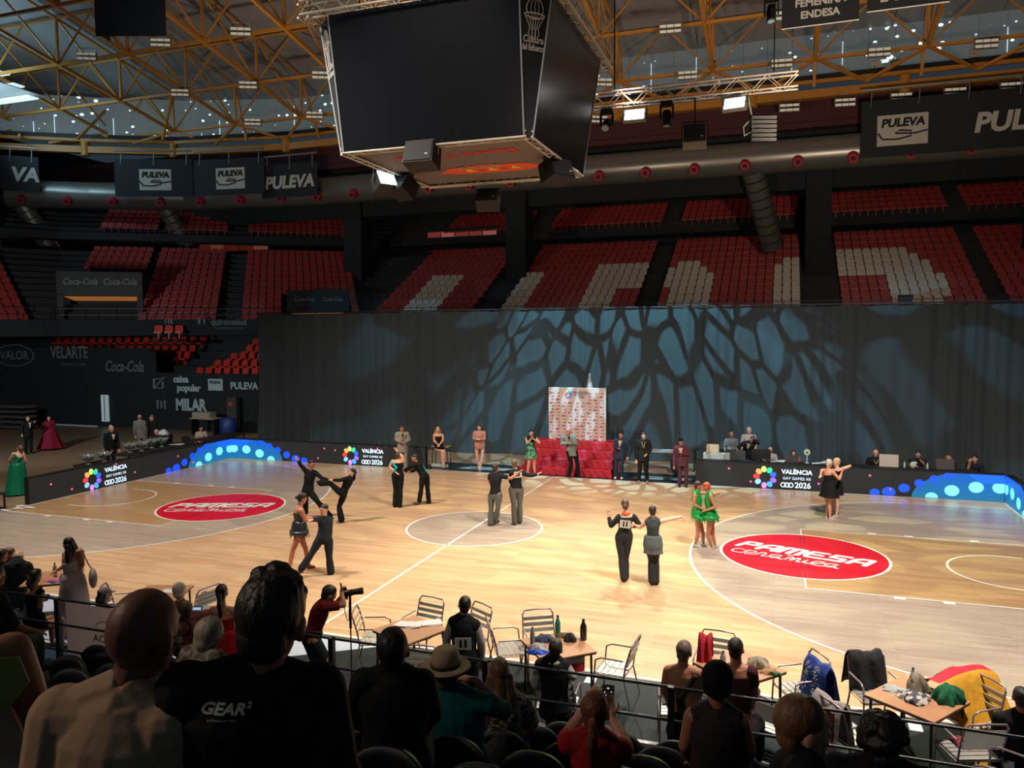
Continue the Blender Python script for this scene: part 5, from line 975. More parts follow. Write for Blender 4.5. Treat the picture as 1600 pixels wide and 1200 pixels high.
bottle('clear water bottle among the clothes on the right table', 9.28, -8.35, .75, (160, 176, 160), .034, .25); bottle('clear plastic bottle on the left edge table', -4.95, -8.4, .75, (180, 186, 190), .035, .26); bottle('blue drink can held over the left edge table', -4.55, -8.6, .75, (40, 90, 190), .035, .15, cap=(150, 150, 150))
def heap(name, label, cat, x, y, z, rx, ry, rz_, m, seed, lump=.35):
    r2 = random.Random(seed); ph = [r2.uniform(0, 6) for _ in range(6)]
    def fn(u, v):
        a = 2*pi*u; e = v*pi/2; k = 1+lump*(.5*sin(3*a+ph[0]+2*e)+.3*sin(7*a+ph[1]-3*e)+.25*sin(11*a+ph[2]+5*e))
        return (rx*cos(a)*cos(e)*k, ry*sin(a)*cos(e)*k, rz_*sin(e)*(1+lump*.6*sin(4*a+ph[3])*cos(e)))
    return tag(MB().grid(fn, 44, 10).build(name, m, None, (x, y, z)), label, cat)
def cl(n, c): return mat(n, c, .8, bump=.5, bs=14, var=.15, vs=10)
heap('green_cloth', 'heap of dark green shiny cloth on the right table', 'cloth', 9.62, -8.62, .75, .17, .14, .2, cl('green_heap', (0, 90, 58)), 1); heap('grey_clothes', 'crumpled black and white clothes on the right table', 'clothes', 9.25, -8.72, .75, .17, .14, .1, printed('bw_heap', (60, 60, 62), (190, 190, 188), 14, .52), 2)
heap('patterned_bag', 'crumpled patterned plastic bag standing on the right table', 'bag', 9.3, -8.52, .75, .12, .1, .25, printed('bag_print', (150, 140, 120), (80, 50, 44), 11, .6), 3); heap('white_papers_heap', 'loose white envelopes on left of the right table', 'papers', 9.05, -8.5, .75, .14, .1, .04, cl('pale_heap', (150, 156, 156)), 4)
heap('grey_towel', 'grey and white towel on the flag table', 'towel', 4.5, -8.72, .75, .12, .1, .08, cl('towel', (150, 150, 150)), 5); heap('blue_cloth', 'bright blue cloth hanging at the flag table left corner', 'cloth', 4.55, -8.82, .72, .16, .08, .07, cl('blue_cl', (24, 74, 190)), 6)
heap('dark_pouch', 'black pouch on the flag table', 'bag', 4.85, -8.3, .75, .08, .07, .12, cl('pouch', (36, 34, 40)), 7); heap('navy_box_cloth', 'folded navy clothes on the flag table', 'clothes', 4.5, -8.4, .75, .16, .1, .09, cl('navy_cl', (50, 60, 86)), 8)
heap('olive_cloth', 'olive bag on the far corner of the flag table', 'bag', 4.72, -8.2, .75, .1, .06, .07, cl('olive_cl', (110, 104, 70)), 9); heap('plastic_bag', 'clear crumpled plastic bag on the bottle table', 'bag', 7.45, -8.35, .75, .14, .1, .14, cl('clear_bag', (150, 142, 120)), 10)
heap('bread_rolls', 'bread and green food pack on right side of the bottle table', 'food', 7.6, -8.5, .75, .12, .08, .06, printed('food', (150, 116, 70), (40, 90, 50), 9, .55), 11); heap('pink_magazine', 'pink and blue leaflet pile on the left edge table', 'leaflets', -4.75, -8.6, .75, .18, .12, .03, printed('leaflet', (190, 90, 110), (60, 60, 120), 6, .55), 12)
def draped(name, label, x, y, rz_, m, w=.62, h=.62, z=.93, extra=None):
    """cloth hung over a chair back: falls on both sides"""
    def fn(u, v):
        s_ = (v-.5)*2; zz = z-abs(s_)**1.3*h+.02*sin(u*9); yy = (.06+.1*abs(s_))*(1 if s_ > 0 else -1)*min(1, abs(s_)*4)+.02*sin(u*13+v*5)
        return ((u-.5)*w*(1+.12*abs(s_)), yy, zz)
    t = MB().grid(fn, 20, 20).build(name, m, None, (x, y, 0), rz_); tag(t, label, 'cloth')
    so = t.modifiers.new('thick', 'SOLIDIFY'); so.thickness = .012; return t
draped('blue_jacket', 'royal blue jacket with silver sequins hung over a chair', 8.2, -8.32, radians(120), cl('blue_jacket', (22, 54, 130)), .48, .58, .93)
sq = MB()
for i in range(110): u = rnd.gauss(0, .05); q = rnd.choice((-1, 1)); s9 = rnd.uniform(.12, .75); sq.box((q*.1+u*.6, .062+.1*s9+.02, .93-s9**1.3*.58), (.013, .012, .013))
o = sq.build('sequins', mat('sequin', (200, 215, 220), .2, metal=.8), bpy.data.objects['blue_jacket']); o['kind'] = 'stuff'
draped('black_coat', 'black coat hung over the chair left behind the right table', 8.78, -7.78, radians(20), cl('coat', (20, 22, 24)), .44, .5, .93); draped('team_shirt', 'white shirt with red and black side hung on a chair', 8.27, -9.35, radians(-55), cl('shirt_white', (150, 142, 140)), .5, .55, .93)
MB().box((.18, -.14, .66), (.12, .02, .4)).build('black_red_band', cl('band', (90, 22, 24)), bpy.data.objects['team_shirt'])
# black red gold flag over the chair
fo = thing('tricolour_flag', 'black, red and gold flag draped over a chair at right', 'flag', (9.95, -8.2, 0), radians(-50))
def flagf(k):
    def fn(u, v):
        a = ((0, .16, .42)[k]+v*(.16, .26, .58)[k]); s_ = a*1.5-.25; x = (u-.5)*.95; z = .95-max(0, s_-.45)**1*1.05-.06*abs(x)*2-.02*sin(u*11+a*5)+(-.10 if s_ < .1 else 0)*(.1-s_)*6
        return (s_*.6-.3+.03*sin(u*8), x*(1-.1*a), z)
    return fn
for k, c in enumerate(((30, 32, 34), (190, 24, 50), (196, 142, 26))): MB().grid(flagf(k), 16, 10).build(['black_stripe', 'red_stripe', 'gold_stripe'][k], cl('flag_%d' % k, c), fo)
fo2 = thing('tricolour_flag', 'blue, white and red flag hanging from the flag table', 'flag', (4.95, -8.78, .72), radians(41))
for k, (c, h0) in enumerate((((190, 186, 180), 0), ((170, 20, 40), .12))): MB().grid(lambda u, v, h0=h0: ((u-.5)*.5, -.02*sin(u*9), .03-h0-v*.14), 12, 6).build(['white_stripe', 'red_stripe'][k], cl('flagb_%d' % k, c), fo2)
draped('red_wrap', 'bright red garment standing over a chair behind the shaved head', 6.75, -8.3, 0, cl('red_wrap', (160, 18, 40)), .18, .4, 1.1); draped('dark_red_cushion', 'dark red cloth over the seat before the right table', 9.8, -9.0, radians(20), cl('dark_red', (120, 34, 50)), .4, .1, .50)
bg = thing('black_handbag', 'black handbag hanging on the bare-backed dancer chair', 'bag', (6.85, -9.55, .35)); MB().box((0, 0, .12), (.34, .12, .28), taper=.85).build('bag_body', cl('hand_bag', (18, 18, 20)), bg); MB().path([(-.1, 0, .26), (-.06, 0, .46), (.06, 0, .46), (.1, 0, .26)], .012).build('handle', BLK_, bg)
# ================================================================ photographer's camera on a monopod, phones
t = thing('camera', 'black camera with long lens on a monopod held by the photographer', 'camera', (2.02, -9.76, 1.62), radians(-52)); MB().box((0, 0, 0), (.15, .09, .12)).build('camera_body', BLK_, t)
MB().cyl((0, .04, 0), (0, .12, .01), .045, n=14).cyl((0, .12, .01), (0, .26, .015), .04, .048, n=14).build('lens', BLK_, t); MB().box((0, 0, .075), (.07, .06, .04)).build('viewfinder', BLK_, t)
MB().cyl((0, .08, -.04), (0, .08, -.5), .018, n=8).cyl((0, .08, -.5), (0, .08, -1.5), .010, n=8).build('monopod', BLK_, t); MB().path([(-.08, 0, -.03), (-.14, .02, -.3), (-.1, .05, -.42), (.0, .06, -.38), (.04, .06, -.1)], .006, 5).build('strap', BLK_, t)
def phone(label, loc, rz, lit, sz=(.075, .15)):
    t = thing('phone', label, 'phone', loc, rz); R_ = Matrix.Rotation(-.35, 3, 'X'); MB().box((0, 0, 0), (sz[0], .009, sz[1]), M=R_).build('phone_body', BLK_, t)
    MB().box(R_ @ V((0, -.006, 0)), (sz[0]*.9, .002, sz[1]*.94), M=R_).build('screen', mat('phone_dark', (26, 26, 32), .2, emit=.3), t)
    for dx, dz, w, h, c in lit: MB().box(R_ @ V((dx, -.0075, dz)), (w, .001, h), M=R_).build('screen_image', mat('phone_%d_%d_%d' % c, c, .3, emit=.9), t)
phone('tall lit phone held up by the woman in red', (6.70, -14.33, 2.97), radians(5), [(.012, -.03, .04, .06, (190, 180, 220)), (0, .055, .014, .006, (240, 240, 240)), (-.005, .01, .02, .014, (200, 200, 200)), (-.02, .03, .006, .01, (200, 200, 200)), (.02, .035, .008, .006, (200, 200, 200))])
phone('small lit phone held by the person in brown', (-.26, -10.04, 1.24), radians(22), [(0, 0, .13, .05, (150, 190, 225))], (.16, .08))
# GEAR print on the black t-shirt is added after the people
# ================================================================ rail, near stand and its seats
RM = mat('rail_paint', (24, 27, 30), .35)
for i, x in enumerate((-7.2, -4.95, -2.7, -.4, 2.12, 4.3, 6.55, 8.8)):
    if i == 7: break
    x1 = (-7.2, -4.95, -2.7, -.4, 2.12, 4.3, 6.55, 8.8)[i+1]
    t = thing('barrier', ['barrier section at far left edge', 'barrier section left of the white banner', 'barrier section carrying the white banner', 'barrier section behind the bald man', 'barrier section in front of the floor mat beside the black shirted man', 'barrier section across the flag table', 'barrier section in front of the bottle table'][i]+', black steel', 'railing', (x, -10.25, 0))
    MB().box((0, 0, .6), (.07, .07, 1.2)).build('post', RM, t)
    for z, nm in ((1.19, 'top_rail'), (.80, 'middle_rail'), (.40, 'low_rail')): MB().cyl((.03, 0, z), (x1-x-.03, 0, z), .018, n=8).build(nm, RM, t)
t = thing('barrier', 'last barrier section at right, crossing before the flag chair', 'railing', (8.8, -10.25, 0)); MB().box((0, 0, .6), (.07, .07, 1.2)).build('post', RM, t)
for z in (1.19, .8, .4): MB().cyl((.03, 0, z), (3.2, 0, z), .018, n=8).build('rail', RM, t)
bc_ = mat('banner_white_cloth', (150, 138, 136), .8, bump=.2, bs=6); nt = bc_.node_tree; tl = nt.nodes.new('ShaderNodeBsdfTranslucent'); tl.inputs[0].default_value = (*lin((205, 190, 188)), 1); ms_ = nt.nodes.new('ShaderNodeMixShader'); ms_.inputs[0].default_value = .55
nt.links.new(nt.nodes['Principled BSDF'].outputs[0], ms_.inputs[1]); nt.links.new(tl.outputs[0], ms_.inputs[2]); nt.links.new(ms_.outputs[0], nt.nodes['Material Output'].inputs[0])
bn = thing('rail_banner', 'white cloth banner tied inside the rail, lettering seen reversed', 'banner', (-1.62, -10.20, 1.14)); MB().grid(lambda u, v: ((u-.5)*1.95, .02*sin(u*12)*v, -v*.98), 20, 10).build('banner_cloth', mat('banner_white_cloth', (150, 138, 136), .8, bump=.2, bs=6), bn)
text('SEFEDA', .16, (-.12, -.035, -.48), (-1, 0, 0), (0, 0, 1), mat('ink_dark'), bn, sx=1.1); MB().path([(-.1+.25*cos(a), -.035, -.3+.1*sin(a)) for a in [pi*i/12 for i in range(13)]], .006, 4).build('banner_arc', mat('ink_dark'), bn)
MB().prism([(.045*cos(pi/2+pi*k/5)*(1 if k % 2 == 0 else .45), .045*sin(pi/2+pi*k/5)*(1 if k % 2 == 0 else .45)) for k in range(10)], (-.2, -.035, -.72), (1, 0, 0), (0, 0, 1), .004).build('banner_star', mat('ink_dark'), bn)
STF = mat('near_concrete', (30, 32, 36), .9); ns = MB()
for k in range(11):
    Y0 = 8.0-.85*k; z = max(.02, 3.93-.456*Y0); ns.box((2.5, CAM.y+Y0-.1, z-.5), (26, 1.1, 1.0))
ns.build('near_grandstand', STF)['kind'] = 'structure'
DS = mat('dark_seat_plastic', (22, 25, 29), .5)
def near_seat():
    t = thing('folding_seat', 'x', 'seat'); MB().grid(lambda u, v: ((u-.5)*.44, -.2+.05*sin(u*pi)-.06*v, .42+v*.44*(1-.25*abs(2*u-1)**3)), 10, 6).build('backrest', DS, t); MB().box((0, .05, .43), (.42, .42, .05)).build('seat_pan', DS, t); MB().box((0, -.1, .2), (.06, .2, .4)).build('bracket', DS, t)
    m_ = t.children[0].modifiers.new('th', 'SOLIDIFY'); m_.thickness = .03; return t
n0 = None; ROWI = -1
for Y0 in (7.15, 6.3, 5.45, 4.6, 3.75, 2.9, 2.05):
    ROWI += 1; CI = 0
    for k in range(26):
        x = -4.6+.52*k; y = CAM.y+Y0-.12; z = 3.93-.456*Y0
        t_ = (x-CAM.x)/max(Y0, .1)
        if not -.62-.5 < t_ < .35: continue
        if n0 is None: n0 = near_seat(); o = n0
        else: o = dup(n0, (0, 0, 0))
        o.location = (x, y, z); o['label'] = 'dark near seat, %s row from the rail, %s from left' % (ORD[ROWI], ORD[min(17, CI)]); CI += 1; o['group'] = 'dark seats of the near stand'
# the people, joints in metres around each one
person('man in black shirt lunging with one arm thrown up, behind the front couple',(-4.472,-0.333,0.00),0.580,{'h':(-0.26,-0.02,1.55),'n':(-0.30,0.00,1.37),'sa':(-0.42,0.00,1.36),'sb':(-0.16,0.00,1.30),'ea':(-0.55,0.00,1.53),'eb':(0.01,-0.10,1.16),'wa':(-0.63,0.00,1.67),'wb':(0.21,-0.15,1.10),'pa':(-0.45,0.05,0.78),'pb':(-0.33,0.00,0.77),'ka':(-0.45,0.15,0.43),'kb':(-0.09,-0.10,0.46),'aa':(-0.48,0.30,0.10),'ab':(0.22,-0.10,0.04),'ga':(-0.67,0.00,1.74),'ta':(-0.55,0.30,0.05),'tb':(0.29,-0.15,-0.00)},face=(0.50,-0.87,0.00),s=1.000,skin='tan',hair=('short', (40, 28, 22)),wear=[('shirt', (16, 17, 20), {'sleeve': 1, 't0': -0.05}), ('trousers', (16, 17, 20), {'flare': 0.04}), ('shoes', (20, 20, 22), {})],vox=0.014)
person('woman in black leaning back with one leg kicked up level',(-3.661,-0.635,0.00),0.556,{'h':(0.29,0.00,1.39),'n':(0.25,0.00,1.27),'sa':(0.15,-0.12,1.25),'sb':(0.33,0.14,1.19),'ea':(-0.05,-0.12,1.21),'eb':(0.35,0.10,1.35),'wa':(-0.22,-0.12,1.23),'wb':(0.38,0.05,1.47),'pa':(-0.01,-0.07,0.85),'pb':(0.06,0.08,0.76),'ka':(-0.30,-0.08,1.14),'kb':(-0.07,0.04,0.45),'aa':(-0.57,-0.08,1.16),'ab':(-0.01,0.03,0.06),'ta':(-0.64,-0.08,1.20),'tb':(-0.11,0.00,0.01)},face=(-0.30,-0.20,0.90),s=0.930,skin='fair',hair=('bun', (26, 20, 20)),fem=1,wear=[('shirt', (16, 17, 20), {'sleeve': 1, 't0': -0.05}), ('trousers', (16, 17, 20), {'flare': 0.05}), ('shoes', (24, 24, 26), {})])
person('woman in short black fringed open-back dress, front couple',(-2.255,-4.675,0.00),0.610,{'h':(0.11,0.00,1.61),'n':(0.03,0.00,1.46),'sa':(0.03,0.15,1.36),'sb':(0.07,-0.15,1.37),'ea':(0.18,0.15,1.13),'eb':(0.15,-0.18,1.17),'wa':(0.40,0.12,1.12),'wb':(0.40,-0.10,1.11),'pa':(-0.00,0.08,0.92),'pb':(0.06,-0.08,0.96),'ka':(0.15,0.10,0.46),'kb':(-0.12,-0.10,0.51),'aa':(0.21,0.15,0.07),'ab':(-0.21,-0.12,0.09),'ta':(0.32,0.15,0.03),'tb':(-0.16,-0.12,0.02)},face=(0.97,0.26,0.00),s=1.000,skin='red',hair=('bun', (30, 20, 18)),fem=1,wear=[('dress', (34, 42, 50), {'hem': 0.86, 'r': 0.25, 't1': 0.8, 'fringe': 1, 'satin': 1}), ('collar', (220, 220, 215), {'w': 0.012}), ('shoes', (180, 80, 50), {'heel': 1})])
person('man in black mesh-sleeved top, legs wide, front couple',(-1.769,-4.733,0.00),0.589,{'h':(0.18,0.00,1.40),'n':(0.20,0.00,1.24),'sa':(0.08,-0.02,1.19),'sb':(0.30,0.00,1.17),'ea':(0.03,-0.20,1.27),'eb':(0.30,0.00,0.88),'wa':(-0.06,-0.30,1.27),'wb':(0.25,-0.03,0.66),'pa':(0.09,0.00,0.75),'pb':(0.25,0.00,0.72),'ka':(-0.10,-0.05,0.47),'kb':(0.27,-0.08,0.34),'aa':(-0.33,-0.10,0.16),'ab':(0.30,-0.10,0.02),'gb':(0.23,-0.03,0.52),'ta':(-0.45,-0.15,0.10),'tb':(0.28,-0.20,-0.03)},face=(-0.64,-0.77,0.00),s=1.000,skin='fair',hair=('short', (20, 18, 18)),wear=[('shirt', (38, 46, 54), {'sleeve': 1, 't0': -0.02}), ('trousers', (34, 38, 44), {'flare': 0.035}), ('shoes', (20, 20, 22), {}), ('collar', (16, 16, 18), {})])
person('dancer in black halter top with turquoise stripe, hand on hip, back to us',(-3.102,1.537,0.00),0.486,{'h':(0.05,0.02,1.55),'n':(0.04,0.00,1.42),'sa':(-0.12,0.06,1.38),'sb':(0.18,-0.06,1.40),'ea':(-0.21,0.07,1.21),'eb':(0.17,-0.07,1.54),'wa':(-0.03,-0.08,1.08),'wb':(0.01,0.10,1.68),'pa':(-0.05,0.03,0.97),'pb':(0.11,-0.03,0.98),'ka':(-0.04,0.05,0.52),'kb':(0.10,-0.02,0.52),'aa':(-0.07,0.02,0.05),'ab':(0.07,-0.06,0.06),'gb':(-0.04,0.10,1.76)},face=(0.34,0.94,0.00),s=0.988,skin='fair',hair=('short', (70, 48, 34)),wear=[('top', (16, 17, 20), {'t0': 0.02, 't1': 0.86}), ('sash', (20, 170, 160), {'x': 'a', 'q': -1}), ('trousers', (16, 17, 20), {'flare': 0.03}), ('shoes', (20, 20, 22), {})])
person('dancer leaning forward in black and turquoise top, hands reaching left',(-2.518,2.145,0.00),0.452,{'h':(-0.27,0.00,1.43),'n':(-0.21,0.00,1.27),'sa':(-0.28,-0.15,1.24),'sb':(-0.10,0.15,1.17),'ea':(-0.43,-0.15,1.14),'eb':(-0.22,0.15,1.05),'wa':(-0.58,-0.10,1.08),'wb':(-0.40,0.10,0.99),'pa':(-0.02,-0.08,0.86),'pb':(0.08,0.08,0.84),'ka':(-0.08,-0.08,0.48),'kb':(0.12,0.10,0.42),'aa':(-0.14,-0.05,0.10),'ab':(0.15,0.08,0.01)},face=(-0.94,-0.34,0.00),s=0.977,skin='tan',hair=('short', (44, 32, 26)),wear=[('shirt', (16, 17, 20), {'sleeve': 1}), ('sash', (20, 175, 165), {'x': 'b'}), ('trousers', (16, 17, 20), {'flare': 0.025}), ('shoes', (60, 60, 60), {})])
person('man in black mesh tee and grey sequined trousers, left of centre pair',(0.407,0.269,0.00),0.363,{'h':(0.11,0.00,1.58),'n':(0.11,0.00,1.45),'sa':(-0.04,0.06,1.37),'sb':(0.27,-0.06,1.38),'ea':(-0.07,0.20,1.18),'eb':(0.51,0.00,1.30),'wa':(0.07,0.30,1.03),'wb':(0.71,0.05,1.45),'pa':(-0.01,0.06,0.83),'pb':(0.17,-0.06,0.86),'ka':(-0.03,0.08,0.45),'kb':(0.15,-0.05,0.50),'aa':(-0.06,0.06,0.04),'ab':(0.08,0.15,0.11),'gb':(0.83,0.05,1.53)},face=(0.64,0.77,0.00),s=1.000,skin='tan',hair=('short', (36, 26, 22)),wear=[('shirt', (26, 26, 30), {'sleeve': 0.3}), ('trousers', (84, 86, 80), {'satin': 1, 'flare': 0.03}), ('shoes', (20, 20, 22), {'heel': 1})])
person('man in black top and grey sequined trousers with number card, right of centre pair',(0.964,0.679,0.00),0.331,{'h':(-0.06,0.00,1.66),'n':(-0.02,0.00,1.50),'sa':(-0.14,-0.06,1.42),'sb':(0.14,0.06,1.40),'ea':(-0.17,0.20,1.17),'eb':(0.35,0.05,1.33),'wa':(-0.11,0.30,0.99),'wb':(0.56,0.10,1.35),'pa':(-0.11,-0.03,0.97),'pb':(0.08,0.03,0.96),'ka':(-0.08,-0.02,0.54),'kb':(0.08,0.05,0.52),'aa':(-0.06,-0.06,0.06),'ab':(0.08,0.10,0.07),'gb':(0.67,0.10,1.42)},face=(-0.34,0.94,0.00),s=1.035,skin='fair',hair=('short', (96, 78, 56)),wear=[('shirt', (26, 28, 32), {'sleeve': 1}), ('trousers', (84, 86, 80), {'satin': 1, 'flare': 0.03}), ('number', '25', {'q': 0.8}), ('shoes', (20, 20, 22), {'heel': 1})])
person('dancer seen from behind with number 11 card and orange flowered neckline',(4.643,-3.156,0.00),0.191,{'h':(0.01,0.00,1.62),'n':(0.03,0.00,1.46),'sa':(-0.11,0.00,1.36),'sb':(0.18,0.00,1.37),'ea':(-0.28,0.05,1.16),'eb':(0.30,0.00,1.22),'wa':(-0.33,0.10,1.34),'wb':(0.20,0.10,1.14),'pa':(-0.09,0.00,0.93),'pb':(0.06,0.00,0.94),'ka':(-0.06,0.02,0.48),'kb':(0.02,0.05,0.47),'aa':(-0.01,-0.02,0.05),'ab':(0.02,0.12,0.03),'ga':(-0.33,0.10,1.43)},face=(0.00,1.00,0.00),s=1.000,skin='pale',hair=('bun', (86, 66, 54)),fem=1,wear=[('shirt', (42, 46, 48), {'sleeve': 1, 't1': 0.9}), ('collar', (230, 100, 50), {'w': 0.03}), ('trousers', (48, 52, 56), {'flare': 0.03}), ('number', '11', {'q': 0.6}), ('shoes', (20, 20, 22), {})])
person('dancer seen from behind in grey keyhole top, one arm stretched out right',(5.254,-3.194,0.00),0.153,{'h':(-0.03,0.00,1.54),'n':(-0.02,0.00,1.40),'sa':(-0.15,0.00,1.31),'sb':(0.10,0.00,1.32),'ea':(-0.28,0.05,1.18),'eb':(0.32,0.05,1.37),'wa':(-0.40,0.10,1.21),'wb':(0.55,0.10,1.42),'pa':(-0.09,0.00,0.86),'pb':(0.05,0.00,0.87),'ka':(-0.05,0.02,0.52),'kb':(0.04,0.04,0.52),'aa':(-0.03,-0.02,0.06),'ab':(0.04,0.03,0.03),'gb':(0.64,0.10,1.33)},face=(0.00,1.00,0.00),s=0.965,skin='pale',hair=('buzz', (40, 34, 32)),fem=1,wear=[('shirt', (64, 72, 74), {'sleeve': 0, 't0': -0.1}), ('skirt', (96, 104, 108), {'hem': 0.66, 'r': 0.2, 'rip': 0.08, 'name': 'sequin_peplum'}), ('trousers', (46, 50, 52), {'flare': 0.035}), ('shoes', (20, 20, 22), {})])
person('dancer in green sequined fringe dress, dark hair, left of the green couple',(5.868,-0.039,0.00),0.096,{'h':(-0.05,0.00,1.49),'n':(-0.09,0.00,1.35),'sa':(-0.09,0.15,1.25),'sb':(-0.12,-0.14,1.29),'ea':(0.05,0.30,1.26),'eb':(-0.15,-0.20,1.08),'wa':(0.24,0.30,1.27),'wb':(0.06,-0.15,0.96),'pa':(-0.06,0.08,0.73),'pb':(-0.05,-0.08,0.77),'ka':(0.07,0.10,0.31),'kb':(-0.04,-0.06,0.35),'aa':(0.08,0.12,0.06),'ab':(-0.11,-0.05,0.07),'ta':(0.17,0.10,0.01),'tb':(0.01,-0.05,0.01)},face=(0.98,0.17,0.00),s=0.930,skin='tan',hair=('short', (50, 34, 30)),fem=1,wear=[('dress', (10, 140, 60), {'hem': 0.74, 'r': 0.25, 'fringe': 1, 'satin': 1, 'inf': 0.02}), ('shoes', (160, 160, 155), {'heel': 1})])
person('dancer in green sequined fringe dress, ginger hair, right of the green couple',(6.183,-0.120,0.00),0.079,{'h':(-0.17,0.00,1.49),'n':(-0.10,0.00,1.35),'sa':(-0.06,-0.14,1.31),'sb':(-0.04,0.15,1.26),'ea':(0.05,-0.20,1.06),'eb':(0.09,0.30,1.29),'wa':(-0.18,-0.15,0.96),'wb':(0.16,0.35,1.30),'pa':(-0.05,-0.08,0.79),'pb':(-0.06,0.08,0.75),'ka':(-0.12,-0.06,0.34),'kb':(-0.01,0.10,0.33),'aa':(-0.02,-0.05,0.05),'ab':(0.05,0.10,0.06),'ta':(-0.10,-0.05,-0.04),'tb':(-0.00,0.10,-0.00)},face=(-0.98,0.17,0.00),s=0.919,skin='tan',hair=('short', (170, 70, 40)),fem=1,wear=[('dress', (12, 130, 58), {'hem': 0.76, 'r': 0.25, 'fringe': 1, 'satin': 1, 'inf': 0.02}), ('shoes', (160, 160, 155), {'heel': 1})])
person('dancer in black dress with crossed back straps, cropped white hair',(8.973,3.894,0.00),-0.057,{'h':(-0.03,0.00,1.55),'n':(-0.07,0.00,1.39),'sa':(-0.14,0.06,1.30),'sb':(0.06,-0.06,1.32),'ea':(-0.19,0.20,1.15),'eb':(0.23,-0.05,1.13),'wa':(0.04,0.35,1.21),'wb':(0.29,0.05,1.33),'pa':(-0.10,0.07,0.85),'pb':(0.05,-0.07,0.89),'ka':(-0.06,0.09,0.39),'kb':(-0.01,-0.05,0.42),'aa':(-0.06,0.08,0.03),'ab':(0.02,-0.05,0.03)},face=(0.87,0.50,0.00),s=0.942,skin='fair',hair=('short', (208, 198, 186)),fem=1,wear=[('dress', (24, 26, 28), {'hem': 0.62, 'r': 0.3, 't1': 0.72}), ('shoes', (190, 180, 160), {'heel': 1})])
person('dancer partnering the white-haired one, arm stretched to the right',(9.142,4.259,0.00),-0.063,{'h':(0.00,0.00,1.53),'n':(0.02,0.00,1.37),'sa':(-0.08,0.08,1.27),'sb':(0.10,-0.04,1.33),'ea':(-0.37,-0.05,1.30),'eb':(0.35,-0.02,1.45),'wa':(-0.40,-0.15,1.19),'wb':(0.15,-0.12,1.36),'pa':(-0.07,0.08,0.83),'pb':(0.06,-0.08,0.87),'ka':(-0.06,0.05,0.40),'kb':(0.04,-0.10,0.44),'aa':(-0.09,0.05,0.02),'ab':(0.03,-0.09,0.04)},face=(-0.94,-0.34,0.00),s=0.965,skin='pale',hair=('short', (196, 170, 140)),wear=[('dress', (22, 24, 26), {'hem': 0.64, 'r': 0.26, 't1': 0.9}), ('shoes', (170, 165, 150), {'heel': 1})])
person('judge in light grey suit standing by the far left LED board',(-5.642,6.810,0.00),0.478,{'h':(0.00,-0.02,1.64),'n':(0.00,0.00,1.48),'sa':(-0.18,-0.03,1.44),'sb':(0.18,0.03,1.44),'ea':(-0.22,-0.04,1.24),'eb':(0.27,0.04,1.21),'wa':(-0.03,-0.20,1.16),'wb':(0.09,-0.20,1.16),'pa':(-0.09,-0.02,0.93),'pb':(0.09,0.02,0.93),'ka':(-0.10,-0.04,0.51),'kb':(0.11,-0.00,0.51),'aa':(-0.12,0.00,0.08),'ab':(0.11,0.04,0.08)},face=(0.17,-0.98,0.00),s=1.035,skin='tan',hair=('short', (50, 40, 34)),wear=[('jacket', (138, 132, 120), {}), ('lapel', (24, 24, 26), {}), ('trousers', (140, 134, 122), {}), ('shoes', (20, 20, 22), {})])
person('blonde judge in black sleeveless dress leaning on a high stool',(-4.527,8.006,0.00),0.426,{'h':(-0.18,0.10,1.48),'n':(-0.18,0.10,1.33),'sa':(-0.32,0.10,1.28),'sb':(-0.01,0.10,1.27),'ea':(-0.33,0.05,1.06),'eb':(0.01,0.05,1.07),'wa':(-0.19,-0.12,0.95),'wb':(-0.13,-0.12,0.94),'pa':(-0.24,0.10,0.75),'pb':(-0.08,0.10,0.75),'ka':(-0.03,-0.20,0.70),'kb':(0.04,-0.18,0.70),'aa':(-0.02,-0.10,0.11),'ab':(0.03,-0.12,0.10)},face=(0.09,-1.00,0.00),s=0.965,skin='fair',hair=('long', (190, 150, 96), 0.28),fem=1,wear=[('dress', (22, 22, 24), {'hem': 0.82, 'r': 0.17, 't1': 0.86, 'lean': 0.8}), ('shoes', (120, 110, 100), {})])
person('judge in dusty pink short dress with long dark hair over one shoulder',(-3.108,8.229,0.00),0.379,{'h':(-0.00,-0.02,1.60),'n':(0.00,-0.00,1.44),'sa':(-0.17,0.02,1.40),'sb':(0.17,-0.02,1.40),'ea':(-0.22,0.02,1.16),'eb':(0.18,-0.02,1.14),'wa':(-0.08,-0.20,1.18),'wb':(-0.00,-0.20,1.17),'pa':(-0.09,0.01,0.90),'pb':(0.09,-0.01,0.90),'ka':(-0.10,-0.01,0.49),'kb':(0.10,-0.03,0.49),'aa':(-0.03,0.03,0.06),'ab':(0.01,0.01,0.03)},face=(-0.09,-1.00,0.00),s=1.000,skin='fair',hair=('long', (40, 24, 20), 0.3),fem=1,wear=[('dress', (176, 118, 100), {'hem': 0.8, 'r': 0.19, 'sleeve': 1}), ('shoes', (170, 140, 120), {})])
